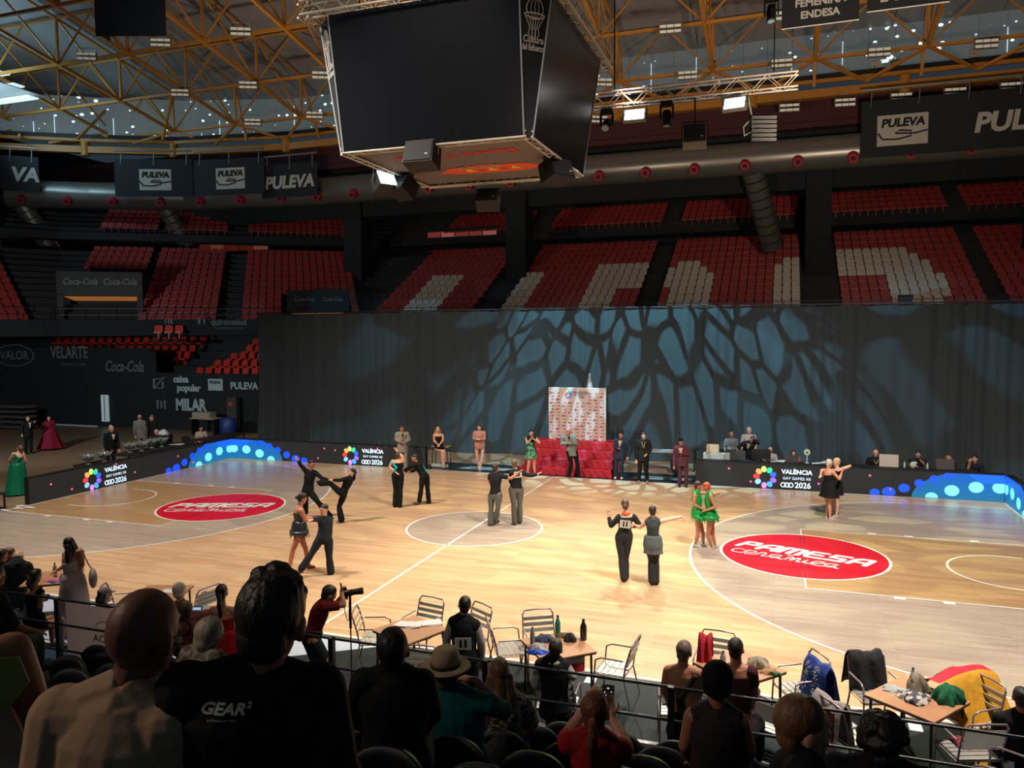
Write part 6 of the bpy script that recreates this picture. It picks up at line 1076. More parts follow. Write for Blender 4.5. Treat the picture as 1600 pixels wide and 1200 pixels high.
person('judge in green tropical print dress with black puffed shoulders, clapping',(-0.883,7.708,0.00),0.312,{'h':(0.00,-0.02,1.54),'n':(0.00,0.00,1.39),'sa':(-0.17,-0.03,1.35),'sb':(0.17,0.03,1.35),'ea':(-0.15,-0.10,1.17),'eb':(0.30,-0.10,1.18),'wa':(0.01,-0.20,1.37),'wb':(0.06,-0.20,1.36),'pa':(-0.09,-0.02,0.87),'pb':(0.09,0.02,0.87),'ka':(-0.09,-0.04,0.47),'kb':(0.10,-0.00,0.47),'aa':(-0.14,0.00,0.11),'ab':(0.13,0.04,0.01)},face=(0.17,-0.98,0.00),s=0.965,skin='fair',hair=('bun', (26, 20, 20)),fem=1,wear=[('dress', 'tropical', {'hem': 0.62, 'r': 0.23, 't1': 0.8}), ('top', (20, 20, 22), {'t0': 0.66, 't1': 1.0, 'inf': 0.02, 'name': 'black_yoke'}), ('shoes', (200, 170, 150), {})])
person('white-haired man in grey blazer and black trousers in front of the red steps',(0.718,7.720,0.00),0.256,{'h':(-0.21,-0.02,1.66),'n':(-0.21,0.00,1.50),'sa':(-0.40,-0.02,1.45),'sb':(-0.03,0.02,1.45),'ea':(-0.44,-0.02,1.20),'eb':(0.10,0.02,1.18),'wa':(-0.24,-0.20,1.25),'wb':(-0.14,-0.20,1.26),'pa':(-0.18,-0.01,0.94),'pb':(0.01,0.01,0.94),'ka':(-0.10,-0.03,0.51),'kb':(0.11,-0.01,0.51),'aa':(-0.18,0.01,0.08),'ab':(0.15,0.03,0.05)},face=(0.09,-1.00,0.00),s=1.047,skin='red',hair=('short', (190, 186, 180)),wear=[('jacket', (112, 114, 108), {}), ('lapel', (24, 24, 26), {}), ('trousers', (16, 17, 20), {}), ('shoes', (20, 20, 22), {})])
person('man in navy suit with white trainers, right of the red steps',(2.302,7.861,0.00),0.198,{'h':(0.07,-0.02,1.57),'n':(0.07,-0.00,1.41),'sa':(-0.10,0.03,1.37),'sb':(0.25,-0.03,1.37),'ea':(-0.13,0.04,1.10),'eb':(0.39,-0.04,1.08),'wa':(-0.02,-0.20,1.12),'wb':(0.31,-0.12,0.83),'pa':(-0.06,0.02,0.89),'pb':(0.12,-0.02,0.89),'ka':(-0.10,-0.00,0.50),'kb':(0.10,-0.04,0.50),'aa':(-0.11,0.04,0.08),'ab':(0.11,0.00,0.08)},face=(-0.17,-0.98,0.00),s=1.012,skin='tan',hair=('short', (24, 20, 20)),wear=[('jacket', (40, 50, 70), {}), ('lapel', (200, 170, 150), {}), ('trousers', (36, 46, 62), {}), ('shoes', (205, 205, 205), {})])
person('man all in black holding a pale clipboard',(3.215,7.465,0.00),0.168,{'h':(0.02,-0.02,1.62),'n':(0.02,0.00,1.46),'sa':(-0.16,-0.00,1.42),'sb':(0.19,0.00,1.42),'ea':(-0.23,-0.00,1.12),'eb':(0.26,0.00,1.15),'wa':(-0.23,-0.08,0.81),'wb':(0.12,-0.15,1.02),'pa':(-0.08,-0.00,0.91),'pb':(0.10,0.00,0.91),'ka':(-0.10,-0.02,0.50),'kb':(0.10,-0.02,0.50),'aa':(-0.14,0.02,0.08),'ab':(0.15,0.02,0.08)},face=(0.00,-1.00,0.00),s=1.012,skin='fair',hair=('short', (60, 44, 36)),wear=[('jacket', (26, 28, 26), {}), ('lapel', (30, 30, 30), {}), ('trousers', (16, 17, 20), {}), ('shoes', (130, 130, 125), {})])
person('man in burgundy suit and dark flat cap at the edge of the court',(4.612,7.148,0.00),0.117,{'h':(-0.08,-0.02,1.51),'n':(-0.08,-0.00,1.35),'sa':(-0.25,0.01,1.31),'sb':(0.09,-0.01,1.31),'ea':(-0.29,0.02,1.02),'eb':(0.17,-0.02,1.08),'wa':(-0.30,-0.06,0.72),'wb':(-0.06,-0.20,1.17),'pa':(-0.12,0.01,0.86),'pb':(0.06,-0.01,0.86),'ka':(-0.10,-0.01,0.48),'kb':(0.10,-0.03,0.48),'aa':(-0.11,0.03,0.08),'ab':(0.11,0.01,0.08)},face=(-0.09,-1.00,0.00),s=0.977,skin='tan',hair=('short', (24, 20, 20)),wear=[('jacket', (86, 42, 52), {}), ('lapel', (200, 160, 150), {}), ('flatcap', (24, 24, 26), {}), ('trousers', (80, 40, 50), {}), ('shoes', (20, 20, 22), {})])
person('bald man in grey shirt standing behind the wooden laptop lid',(5.974,10.347,0.00),0.058,{'h':(-0.02,-0.02,1.40),'n':(-0.02,0.00,1.24),'sa':(-0.20,-0.01,1.19),'sb':(0.15,0.01,1.19),'ea':(-0.25,-0.01,0.96),'eb':(0.20,0.01,0.96),'wa':(-0.24,-0.09,0.71),'wb':(0.20,-0.07,0.71),'pa':(-0.10,-0.00,0.82),'pb':(0.08,0.00,0.82),'ka':(-0.10,-0.02,0.50),'kb':(0.10,-0.02,0.50),'aa':(-0.11,0.02,0.08),'ab':(0.11,0.02,0.08)},face=(0.03,-1.00,0.00),s=1.012,skin='tan',hair=None,wear=[('shirt', (104, 106, 104), {'sleeve': 0.5}), ('trousers', (16, 17, 20), {}), ('shoes', (20, 20, 22), {})])
person('white-haired man standing in white shirt behind the bending official',(6.557,10.970,0.00),0.038,{'h':(-0.01,-0.02,1.49),'n':(-0.01,0.00,1.31),'sa':(-0.21,-0.01,1.27),'sb':(0.18,0.01,1.27),'ea':(-0.26,-0.01,1.02),'eb':(0.23,0.01,1.02),'wa':(-0.26,-0.10,0.75),'wb':(0.23,-0.08,0.75),'pa':(-0.11,-0.00,0.89),'pb':(0.09,0.00,0.89),'ka':(-0.11,-0.03,0.55),'kb':(0.11,-0.02,0.55),'aa':(-0.12,0.02,0.09),'ab':(0.12,0.03,0.09)},face=(0.03,-1.00,0.00),s=1.116,skin='pale',hair=('short', (190, 190, 188)),wear=[('shirt', (180, 180, 178), {'sleeve': 0.5}), ('trousers', (16, 17, 20), {}), ('shoes', (20, 20, 22), {})])
person('man in dark suit bending over the desk, hand on his head',(6.697,9.549,0.00),0.034,{'h':(0.02,-0.20,1.39),'n':(-0.04,-0.15,1.29),'sa':(-0.26,-0.10,1.23),'sb':(0.12,-0.10,1.30),'ea':(-0.43,-0.10,1.10),'eb':(0.21,-0.30,1.28),'wa':(-0.37,-0.25,0.97),'wb':(0.10,-0.30,1.41),'pa':(-0.20,0.05,0.81),'pb':(-0.00,-0.05,0.84),'ka':(-0.10,0.03,0.51),'kb':(0.08,-0.07,0.51),'aa':(-0.09,0.07,0.08),'ab':(0.11,-0.04,0.08)},face=(-0.40,-0.80,-0.50),s=1.035,skin='tan',hair=('short', (28, 24, 22)),wear=[('jacket', (26, 28, 32), {}), ('lapel', (160, 160, 155), {}), ('trousers', (16, 17, 20), {}), ('shoes', (20, 20, 22), {})])
person('bald seated official in pale lilac shirt behind a dark monitor',(7.343,9.552,0.00),0.012,{'h':(-0.02,-0.05,1.01),'n':(-0.03,-0.02,0.85),'sa':(-0.21,-0.04,0.81),'sb':(0.15,-0.00,0.81),'ea':(-0.25,-0.10,0.60),'eb':(0.21,-0.06,0.60),'wa':(-0.15,-0.29,0.50),'wb':(0.15,-0.27,0.50),'pa':(-0.10,-0.01,0.52),'pb':(0.08,0.01,0.52),'ka':(-0.08,-0.43,0.52),'kb':(0.16,-0.41,0.52),'aa':(-0.08,-0.43,0.08),'ab':(0.16,-0.41,0.08)},face=(0.09,-1.00,0.00),s=1.000,skin='fair',hair=None,wear=[('shirt', (160, 156, 172), {'sleeve': 0.5}), ('trousers', (16, 17, 20), {}), ('shoes', (20, 20, 22), {})])
person('seated woman in coral red top with dark hair at the desk',(8.104,9.604,0.00),-0.015,{'h':(-0.01,-0.05,0.93),'n':(-0.01,-0.02,0.78),'sa':(-0.18,-0.05,0.74),'sb':(0.15,0.01,0.74),'ea':(-0.21,-0.11,0.54),'eb':(0.21,-0.04,0.54),'wa':(-0.11,-0.28,0.45),'wb':(0.17,-0.23,0.45),'pa':(-0.09,-0.01,0.48),'pb':(0.08,0.01,0.48),'ka':(-0.04,-0.40,0.48),'kb':(0.18,-0.37,0.48),'aa':(-0.04,-0.40,0.07),'ab':(0.18,-0.37,0.07)},face=(0.17,-0.98,0.00),s=0.930,skin='fair',hair=('long', (50, 36, 30), 0.2),fem=1,wear=[('shirt', (190, 52, 50), {'sleeve': 0.5}), ('trousers', (16, 17, 20), {}), ('shoes', (20, 20, 22), {})])
person('bald man in black with a badge beside the white laptop lid',(10.674,9.019,0.00),-0.107,{'h':(-0.04,-0.05,1.14),'n':(-0.04,-0.02,0.96),'sa':(-0.23,-0.04,0.92),'sb':(0.16,-0.00,0.92),'ea':(-0.28,-0.11,0.67),'eb':(0.22,-0.06,0.67),'wa':(-0.18,-0.32,0.56),'wb':(0.15,-0.29,0.56),'pa':(-0.11,-0.01,0.56),'pb':(0.08,0.01,0.56),'ka':(-0.09,-0.46,0.56),'kb':(0.17,-0.44,0.56),'aa':(-0.09,-0.46,0.09),'ab':(0.17,-0.44,0.09)},face=(0.09,-1.00,0.00),s=1.081,skin='fair',hair=None,wear=[('jacket', (20, 22, 24), {}), ('lapel', (30, 30, 32), {}), ('trousers', (16, 17, 20), {}), ('shoes', (20, 20, 22), {})])
person('seated man in black touching his chin with one hand',(11.904,9.132,0.00),-0.150,{'h':(-0.00,-0.05,1.14),'n':(-0.01,-0.02,0.97),'sa':(-0.20,-0.04,0.93),'sb':(0.19,-0.00,0.93),'ea':(-0.08,-0.10,0.84),'eb':(0.17,-0.10,0.84),'wa':(-0.05,-0.30,0.80),'wb':(0.04,-0.22,1.01),'pa':(-0.10,-0.01,0.56),'pb':(0.09,0.01,0.56),'ka':(-0.09,-0.46,0.56),'kb':(0.17,-0.44,0.56),'aa':(-0.09,-0.46,0.09),'ab':(0.17,-0.44,0.09)},face=(0.09,-1.00,0.00),s=1.081,skin='tan',hair=('short', (24, 22, 22)),wear=[('shirt', (20, 22, 24), {'sleeve': 0.5}), ('trousers', (16, 17, 20), {}), ('shoes', (20, 20, 22), {})])
person('person with light brown hair hidden behind a dark laptop',(12.793,9.125,0.00),-0.181,{'h':(-0.01,-0.05,1.02),'n':(-0.01,-0.02,0.86),'sa':(-0.19,-0.03,0.82),'sb':(0.17,-0.01,0.82),'ea':(-0.24,-0.09,0.60),'eb':(0.22,-0.07,0.60),'wa':(-0.15,-0.28,0.50),'wb':(0.15,-0.27,0.50),'pa':(-0.09,-0.00,0.51),'pb':(0.08,0.00,0.51),'ka':(-0.10,-0.42,0.51),'kb':(0.13,-0.41,0.51),'aa':(-0.10,-0.42,0.08),'ab':(0.13,-0.41,0.08)},face=(0.03,-1.00,0.00),s=0.988,skin='fair',hair=('full', (150, 110, 80)),wear=[('shirt', (30, 30, 36), {'sleeve': 0.5}), ('trousers', (16, 17, 20), {}), ('shoes', (20, 20, 22), {})])
person('seated man at right end of the desk with a hand at his mouth',(13.536,9.172,0.00),-0.206,{'h':(0.00,-0.05,1.07),'n':(0.01,-0.02,0.90),'sa':(-0.17,0.03,0.86),'sb':(0.19,-0.07,0.86),'ea':(-0.18,-0.10,0.70),'eb':(0.23,-0.14,0.63),'wa':(-0.13,-0.25,0.97),'wb':(0.09,-0.32,0.53),'pa':(-0.08,0.02,0.54),'pb':(0.10,-0.02,0.54),'ka':(-0.24,-0.39,0.54),'kb':(0.01,-0.46,0.54),'aa':(-0.24,-0.39,0.08),'ab':(0.01,-0.46,0.08)},face=(-0.26,-0.97,0.00),s=1.047,skin='fair',hair=('short', (26, 24, 24)),wear=[('shirt', (22, 28, 40), {'sleeve': 0.5}), ('trousers', (16, 17, 20), {}), ('shoes', (20, 20, 22), {})])
person('person in long emerald green gown with open back, far left',(-15.786,-0.617,0.00),0.910,{'h':(0.11,0.02,1.51),'n':(0.06,0.00,1.39),'sa':(-0.07,-0.05,1.36),'sb':(0.19,0.05,1.33),'ea':(-0.18,0.05,1.17),'eb':(0.25,0.10,1.09),'wa':(-0.15,0.20,0.97),'wb':(0.20,0.25,0.89),'pa':(-0.09,-0.02,0.90),'pb':(0.09,0.02,0.90),'ka':(-0.10,-0.01,0.49),'kb':(0.09,0.05,0.49),'aa':(-0.10,-0.05,0.08),'ab':(0.11,0.01,0.08)},face=(-0.26,0.97,0.00),s=1.000,skin='pale',hair=('bun', (110, 80, 60)),fem=1,wear=[('dress', (8, 110, 78), {'hem': 0.04, 'r': 0.4, 't1': 0.72, 'satin': 1, 'rip': 0.07}), ('sash', (10, 120, 84), {'x': 'a', 'q': -1})])
person('grey-haired man in black suit and white shirt behind the left LED board',(-15.986,3.281,0.00),0.818,{'h':(0.07,-0.02,1.69),'n':(0.06,0.00,1.52),'sa':(-0.11,-0.09,1.47),'sb':(0.22,0.09,1.47),'ea':(-0.15,-0.12,1.16),'eb':(0.26,0.12,1.16),'wa':(-0.11,-0.19,0.90),'wb':(0.30,0.04,0.90),'pa':(-0.06,-0.05,0.96),'pb':(0.11,0.05,0.96),'ka':(-0.08,-0.07,0.53),'kb':(0.10,0.04,0.53),'aa':(-0.11,-0.04,0.09),'ab':(0.09,0.08,0.09)},face=(0.50,-0.87,0.00),s=1.081,skin='fair',hair=('short', (170, 165, 160)),wear=[('jacket', (18, 22, 26), {}), ('lapel', (210, 210, 208), {}), ('tie', (20, 20, 22), {}), ('trousers', (16, 17, 20), {}), ('shoes', (20, 20, 22), {})])
person('man in black tail suit far left holding the hand of the lady in red',(-23.440,5.932,0.00),0.898,{'h':(0.03,-0.02,1.57),'n':(0.02,0.00,1.41),'sa':(-0.13,-0.09,1.37),'sb':(0.18,0.09,1.37),'ea':(-0.21,-0.11,1.16),'eb':(0.24,0.11,1.19),'wa':(-0.21,-0.18,0.91),'wb':(0.26,-0.10,1.38),'pa':(-0.07,-0.05,0.89),'pb':(0.09,0.05,0.89),'ka':(-0.08,-0.07,0.50),'kb':(0.10,0.03,0.50),'aa':(-0.11,-0.04,0.08),'ab':(0.09,0.07,0.08)},face=(0.50,-0.87,0.00),s=1.012,skin='fair',hair=('short', (50, 40, 34)),wear=[('jacket', (22, 22, 26), {}), ('lapel', (200, 200, 196), {}), ('trousers', (16, 17, 20), {}), ('shoes', (20, 20, 22), {})])
person('lady in wide dark red ballgown at far left',(-23.598,7.168,0.00),0.876,{'h':(-0.03,-0.02,1.44),'n':(-0.03,0.00,1.29),'sa':(-0.19,-0.03,1.25),'sb':(0.13,0.03,1.25),'ea':(-0.27,-0.04,1.09),'eb':(0.17,0.04,1.06),'wa':(-0.33,-0.11,0.89),'wb':(0.12,-0.04,0.95),'pa':(-0.09,-0.01,0.82),'pb':(0.07,0.01,0.82),'ka':(-0.09,-0.03,0.46),'kb':(0.09,-0.00,0.46),'aa':(-0.10,0.00,0.07),'ab':(0.10,0.04,0.07)},face=(0.17,-0.98,0.00),s=0.930,skin='fair',hair=('bun', (60, 40, 34)),fem=1,wear=[('dress', (120, 22, 44), {'hem': 0.08, 'r': 0.58, 'sleeve': 0.95, 'rip': 0.08, 'inf': 0.02}), ('shoes', (120, 40, 40), {})])
person('man in grey suit seen from the side beyond the left board',(-18.141,7.010,0.00),0.784,{'h':(-0.07,0.02,1.66),'n':(-0.08,0.00,1.49),'sa':(-0.25,0.06,1.45),'sb':(0.09,-0.06,1.45),'ea':(-0.29,0.08,1.14),'eb':(0.13,-0.08,1.14),'wa':(-0.27,0.16,0.89),'wb':(0.16,-0.00,0.89),'pa':(-0.12,0.03,0.93),'pb':(0.06,-0.03,0.93),'ka':(-0.09,0.05,0.51),'kb':(0.10,-0.02,0.51),'aa':(-0.11,0.02,0.08),'ab':(0.10,-0.06,0.08)},face=(0.34,0.94,0.00),s=1.035,skin='fair',hair=('fringe', (120, 110, 100)),wear=[('jacket', (112, 110, 104), {}), ('trousers', (112, 110, 104), {}), ('shoes', (20, 20, 22), {})])
person('man in dark suit turned to the grey suited man beyond the left board',(-17.996,7.373,0.00),0.774,{'h':(0.04,-0.01,1.60),'n':(0.06,-0.00,1.43),'sa':(-0.03,0.16,1.39),'sb':(0.15,-0.16,1.39),'ea':(-0.05,0.20,1.10),'eb':(0.18,-0.20,1.10),'wa':(-0.12,0.16,0.85),'wb':(0.10,-0.24,0.85),'pa':(-0.02,0.08,0.91),'pb':(0.07,-0.08,0.91),'ka':(-0.07,0.08,0.51),'kb':(0.03,-0.10,0.51),'aa':(-0.04,0.11,0.08),'ab':(0.07,-0.09,0.08)},face=(-0.87,-0.50,0.00),s=1.035,skin='fair',hair=('short', (100, 90, 80)),wear=[('jacket', (30, 28, 30), {}), ('trousers', (16, 17, 20), {}), ('shoes', (20, 20, 22), {})])
person('white-haired seated official writing at the far left table',(-16.271,5.878,0.00),0.769,{'h':(-0.00,-0.04,1.22),'n':(-0.02,-0.02,1.07),'sa':(-0.17,-0.11,1.03),'sb':(0.14,0.07,1.03),'ea':(-0.18,-0.18,0.75),'eb':(0.21,0.05,0.75),'wa':(-0.02,-0.31,0.65),'wb':(0.24,-0.17,0.65),'pa':(-0.09,-0.04,0.51),'pb':(0.07,0.04,0.51),'ka':(0.10,-0.42,0.51),'kb':(0.31,-0.30,0.51),'aa':(0.10,-0.42,0.08),'ab':(0.31,-0.30,0.08)},face=(0.50,-0.87,0.00),s=0.988,skin='fair',hair=('short', (176, 172, 166)),wear=[('jacket', (26, 28, 30), {}), ('trousers', (16, 17, 20), {}), ('shoes', (20, 20, 22), {})])
person('seated woman in white top with long dark hair near the blue hill',(-15.974,8.084,0.00),0.720,{'h':(0.00,-0.05,1.12),'n':(-0.01,-0.02,0.96),'sa':(-0.17,-0.06,0.93),'sb':(0.16,0.03,0.93),'ea':(-0.20,-0.13,0.67),'eb':(0.22,-0.02,0.67),'wa':(-0.08,-0.30,0.58),'wb':(0.20,-0.22,0.58),'pa':(-0.09,-0.02,0.50),'pb':(0.08,0.02,0.50),'ka':(-0.01,-0.42,0.50),'kb':(0.22,-0.36,0.50),'aa':(-0.01,-0.42,0.08),'ab':(0.22,-0.36,0.08)},face=(0.26,-0.97,0.00),s=0.965,skin='fair',hair=('long', (34, 26, 24), 0.3),fem=1,wear=[('shirt', (176, 166, 156), {'sleeve': 0.4}), ('trousers', (16, 17, 20), {}), ('shoes', (20, 20, 22), {})])
person('woman in long white strapless dress with a tote bag, standing at left table',(-3.940,-8.889,0.00),0.861,{'h':(-0.05,0.00,1.58),'n':(-0.03,0.00,1.45),'sa':(-0.10,0.12,1.38),'sb':(0.13,-0.10,1.45),'ea':(-0.11,0.20,1.16),'eb':(0.15,-0.10,1.22),'wa':(-0.23,0.20,1.10),'wb':(0.10,0.10,1.04),'pa':(-0.06,-0.06,0.89),'pb':(0.06,0.06,0.89),'ka':(-0.08,-0.06,0.48),'kb':(0.06,0.08,0.48),'aa':(-0.06,-0.09,0.08),'ab':(0.09,0.06,0.08)},face=(-0.71,0.71,0.00),s=0.988,skin='tan',hair=('long', (34, 22, 20), 0.34),fem=1,wear=[('dress', (176, 164, 160), {'hem': 0.05, 'r': 0.36, 't1': 0.72, 'rip': 0.05}), ('bag', (160, 150, 140), {'p': (0.3, -0.1, 0.95), 'd': (0.07, 0.16, 0.18), 'x': 'b'})],vox=0.012)
person('man in dark jacket with balding grey hair sitting at the left table',(-5.511,-8.766,0.00),0.917,{'h':(0.08,0.05,1.14),'n':(0.06,-0.05,1.09),'sa':(-0.08,-0.05,1.02),'sb':(0.21,-0.02,0.97),'ea':(-0.12,0.05,0.82),'eb':(0.28,0.15,0.77),'wa':(0.19,0.30,0.58),'wb':(0.27,0.35,0.76),'pa':(-0.08,0.05,0.54),'pb':(0.08,-0.05,0.54),'ka':(0.11,0.44,0.54),'kb':(0.33,0.32,0.54),'aa':(0.11,0.44,0.08),'ab':(0.33,0.32,0.08)},face=(0.50,0.87,0.00),s=1.047,skin='fair',hair=('fringe', (150, 140, 130)),wear=[('jacket', (30, 36, 40), {}), ('trousers', (16, 17, 20), {}), ('shoes', (20, 20, 22), {})])
person('girl in black sleeveless top with dark ponytail seated by the rail at left',(-3.631,-9.908,0.00),0.900,{'h':(0.05,0.00,1.33),'n':(0.02,0.00,1.18),'sa':(-0.05,0.10,1.11),'sb':(0.11,-0.10,1.08),'ea':(-0.08,0.10,0.88),'eb':(0.08,-0.10,0.88),'wa':(-0.06,0.20,0.60),'wb':(-0.05,0.15,0.58),'pa':(-0.06,0.07,0.50),'pb':(0.06,-0.07,0.50),'ka':(0.24,0.35,0.50),'kb':(0.38,0.17,0.50),'aa':(0.24,0.35,0.08),'ab':(0.38,0.17,0.08)},face=(0.77,0.64,0.00),s=0.965,skin='tan',hair=('pony', (26, 20, 20), 0.22),fem=1,wear=[('shirt', (20, 20, 24), {'t1': 0.9}), ('skirt', (22, 22, 24), {'hem': 0.45, 'r': 0.2, 'lean': 0.5}), ('shoes', (120, 110, 100), {})],vox=0.012)
person('person with black hair at the left edge behind the table',(-6.142,-8.517,0.00),0.928,{'h':(0.01,0.03,1.06),'n':(-0.01,0.01,0.89),'sa':(-0.11,0.17,0.85),'sb':(0.08,-0.15,0.85),'ea':(-0.08,0.25,0.62),'eb':(0.16,-0.17,0.62),'wa':(0.14,0.28,0.52),'wb':(0.30,0.01,0.52),'pa':(-0.06,0.08,0.54),'pb':(0.03,-0.08,0.54),'ka':(0.32,0.33,0.54),'kb':(0.44,0.11,0.54),'aa':(0.32,0.33,0.08),'ab':(0.44,0.11,0.08)},face=(0.87,0.50,0.00),s=1.047,skin='tan',hair=('short', (20, 18, 20)),wear=[('shirt', (24, 24, 28), {'sleeve': 0.5}), ('trousers', (16, 17, 20), {}), ('shoes', (20, 20, 22), {})])
person('reddish faced person behind the dark jacketed man at the left table',(-6.374,-8.182,0.00),0.920,{'h':(0.01,-0.01,0.98),'n':(-0.02,-0.00,0.82),'sa':(-0.06,-0.19,0.77),'sb':(0.01,0.18,0.77),'ea':(-0.00,-0.25,0.57),'eb':(0.08,0.22,0.57),'wa':(0.22,-0.21,0.47),'wb':(0.27,0.10,0.47),'pa':(-0.03,-0.09,0.54),'pb':(-0.00,0.09,0.54),'ka':(0.41,-0.20,0.54),'kb':(0.45,0.05,0.54),'aa':(0.41,-0.20,0.08),'ab':(0.45,0.05,0.08)},face=(0.98,-0.17,0.00),s=1.047,skin='tan',hair=('short', (90, 60, 50)),wear=[('shirt', (60, 40, 40), {'sleeve': 0.5}), ('trousers', (16, 17, 20), {}), ('shoes', (20, 20, 22), {})])
person('long-haired youth in pale cap on the court side of the rail',(-2.428,-9.656,0.00),0.831,{'h':(0.02,0.01,1.08),'n':(-0.01,0.00,0.92),'sa':(-0.05,0.17,0.88),'sb':(0.04,-0.16,0.88),'ea':(-0.01,0.23,0.64),'eb':(0.11,-0.19,0.64),'wa':(0.20,0.21,0.55),'wb':(0.27,-0.07,0.55),'pa':(-0.03,0.08,0.50),'pb':(0.01,-0.08,0.50),'ka':(0.36,0.22,0.50),'kb':(0.42,-0.01,0.50),'aa':(0.36,0.22,0.08),'ab':(0.42,-0.01,0.08)},face=(0.97,0.26,0.00),s=0.965,skin='fair',hair=('long', (24, 20, 20), 0.2),wear=[('shirt', (30, 32, 36), {'sleeve': 0.5}), ('cap', (150, 140, 140), {}), ('trousers', (16, 17, 20), {}), ('shoes', (20, 20, 22), {})],vox=0.012)
person('white-haired person watching beside the bald man, behind the phone',(-0.767,-9.835,0.00),0.751,{'h':(0.02,0.04,1.38),'n':(0.03,0.02,1.22),'sa':(-0.13,0.13,0.99),'sb':(0.15,-0.10,0.99),'ea':(-0.12,0.21,0.72),'eb':(0.23,-0.09,0.72),'wa':(0.07,0.31,0.62),'wb':(0.29,0.12,0.62),'pa':(-0.07,0.06,0.52),'pb':(0.07,-0.06,0.52),'ka':(0.18,0.40,0.52),'kb':(0.36,0.24,0.52),'aa':(0.18,0.40,0.08),'ab':(0.36,0.24,0.08)},face=(0.64,0.77,0.00),s=1.000,skin='fair',hair=('full', (190, 180, 168)),wear=[('shirt', (96, 72, 56), {'sleeve': 0.5}), ('trousers', (16, 17, 20), {}), ('shoes', (20, 20, 22), {})],vox=0.012)
person('person in brown top holding a lit phone in front of their face',(-0.041,-10.202,0.00),0.727,{'h':(-0.20,-0.10,1.39),'n':(-0.19,-0.05,1.28),'sa':(-0.16,-0.04,1.21),'sb':(0.08,0.08,1.21),'ea':(-0.14,0.10,1.03),'eb':(0.12,0.10,1.06),'wa':(-0.10,0.25,1.16),'wb':(0.03,0.25,1.16),'pa':(-0.08,-0.03,0.52),'pb':(0.08,0.03,0.52),'ka':(-0.26,0.35,0.52),'kb':(-0.03,0.44,0.52),'aa':(-0.26,0.35,0.08),'ab':(-0.03,0.44,0.08)},face=(-0.34,0.94,0.00),s=1.000,skin='tan',hair=('full', (80, 60, 50)),wear=[('shirt', (110, 64, 56), {'sleeve': 0.5}), ('trousers', (16, 17, 20), {}), ('shoes', (20, 20, 22), {})],vox=0.012)
person('woman in red dress with dark ponytail standing by the rail',(0.501,-10.355,0.00),0.700,{'h':(-0.03,0.00,1.67),'n':(-0.04,0.00,1.49),'sa':(-0.15,0.04,1.43),'sb':(0.12,-0.04,1.41),'ea':(-0.15,0.06,1.23),'eb':(0.15,-0.06,1.22),'wa':(-0.13,0.10,1.03),'wb':(0.15,0.05,0.99),'pa':(-0.03,0.02,0.98),'pb':(0.07,-0.02,0.99),'ka':(-0.09,0.04,0.48),'kb':(0.10,-0.01,0.48),'aa':(-0.11,0.01,0.08),'ab':(0.10,-0.05,0.08)},face=(0.26,0.97,0.00),s=0.988,skin='tan',hair=('pony', (22, 18, 18), 0.4),fem=1,wear=[('dress', (160, 20, 34), {'hem': 0.45, 'r': 0.26, 't1': 0.8}), ('shoes', (120, 40, 40), {})],vox=0.011)
person('elderly woman with cropped white hair and glasses in grey floral top',(4.118,-14.872,2.00),0.727,{'h':(0.05,0.00,1.24),'n':(0.02,0.00,1.15),'sa':(-0.09,0.10,1.09),'sb':(0.09,-0.12,1.11),'ea':(-0.16,0.10,0.94),'eb':(0.13,-0.05,0.94),'wa':(0.11,0.28,0.58),'wb':(0.29,0.06,0.58),'pa':(-0.05,0.06,0.49),'pb':(0.05,-0.06,0.49),'ka':(0.23,0.34,0.49),'kb':(0.38,0.17,0.49),'aa':(0.23,0.34,0.08),'ab':(0.38,0.17,0.08)},face=(0.77,0.64,0.00),s=0.942,skin='tan',hair=('full', (176, 166, 146)),fem=1,wear=[('shirt', 'floral_grey', {'t1': 0.97}), ('glasses', (180, 120, 50), {}), ('trousers', (16, 17, 20), {}), ('shoes', (20, 20, 22), {})],vox=0.009)
person('photographer in dark red t-shirt bending to a long lens camera',(1.806,-10.051,0.00),0.587,{'h':(0.14,0.00,1.67),'n':(0.05,0.00,1.57),'sa':(0.07,0.16,1.47),'sb':(0.07,-0.16,1.56),'ea':(0.23,0.20,1.45),'eb':(0.32,-0.15,1.56),'wa':(0.30,0.10,1.59),'wb':(0.30,-0.05,1.69),'pa':(-0.14,0.08,1.05),'pb':(-0.09,-0.08,1.10),'ka':(-0.03,0.05,0.72),'kb':(0.07,-0.10,0.78),'aa':(-0.05,0.05,0.23),'ab':(0.07,-0.10,0.29),'gb':(0.30,-0.02,1.74)},face=(0.98,0.17,0.00),s=1.023,skin='tan',hair=('short', (44, 40, 30)),wear=[('shirt', (108, 28, 32), {'sleeve': 0.4}), ('shorts', (30, 36, 40), {}), ('belt', (60, 70, 70), {}), ('shoes', (60, 60, 60), {})],vox=0.011)
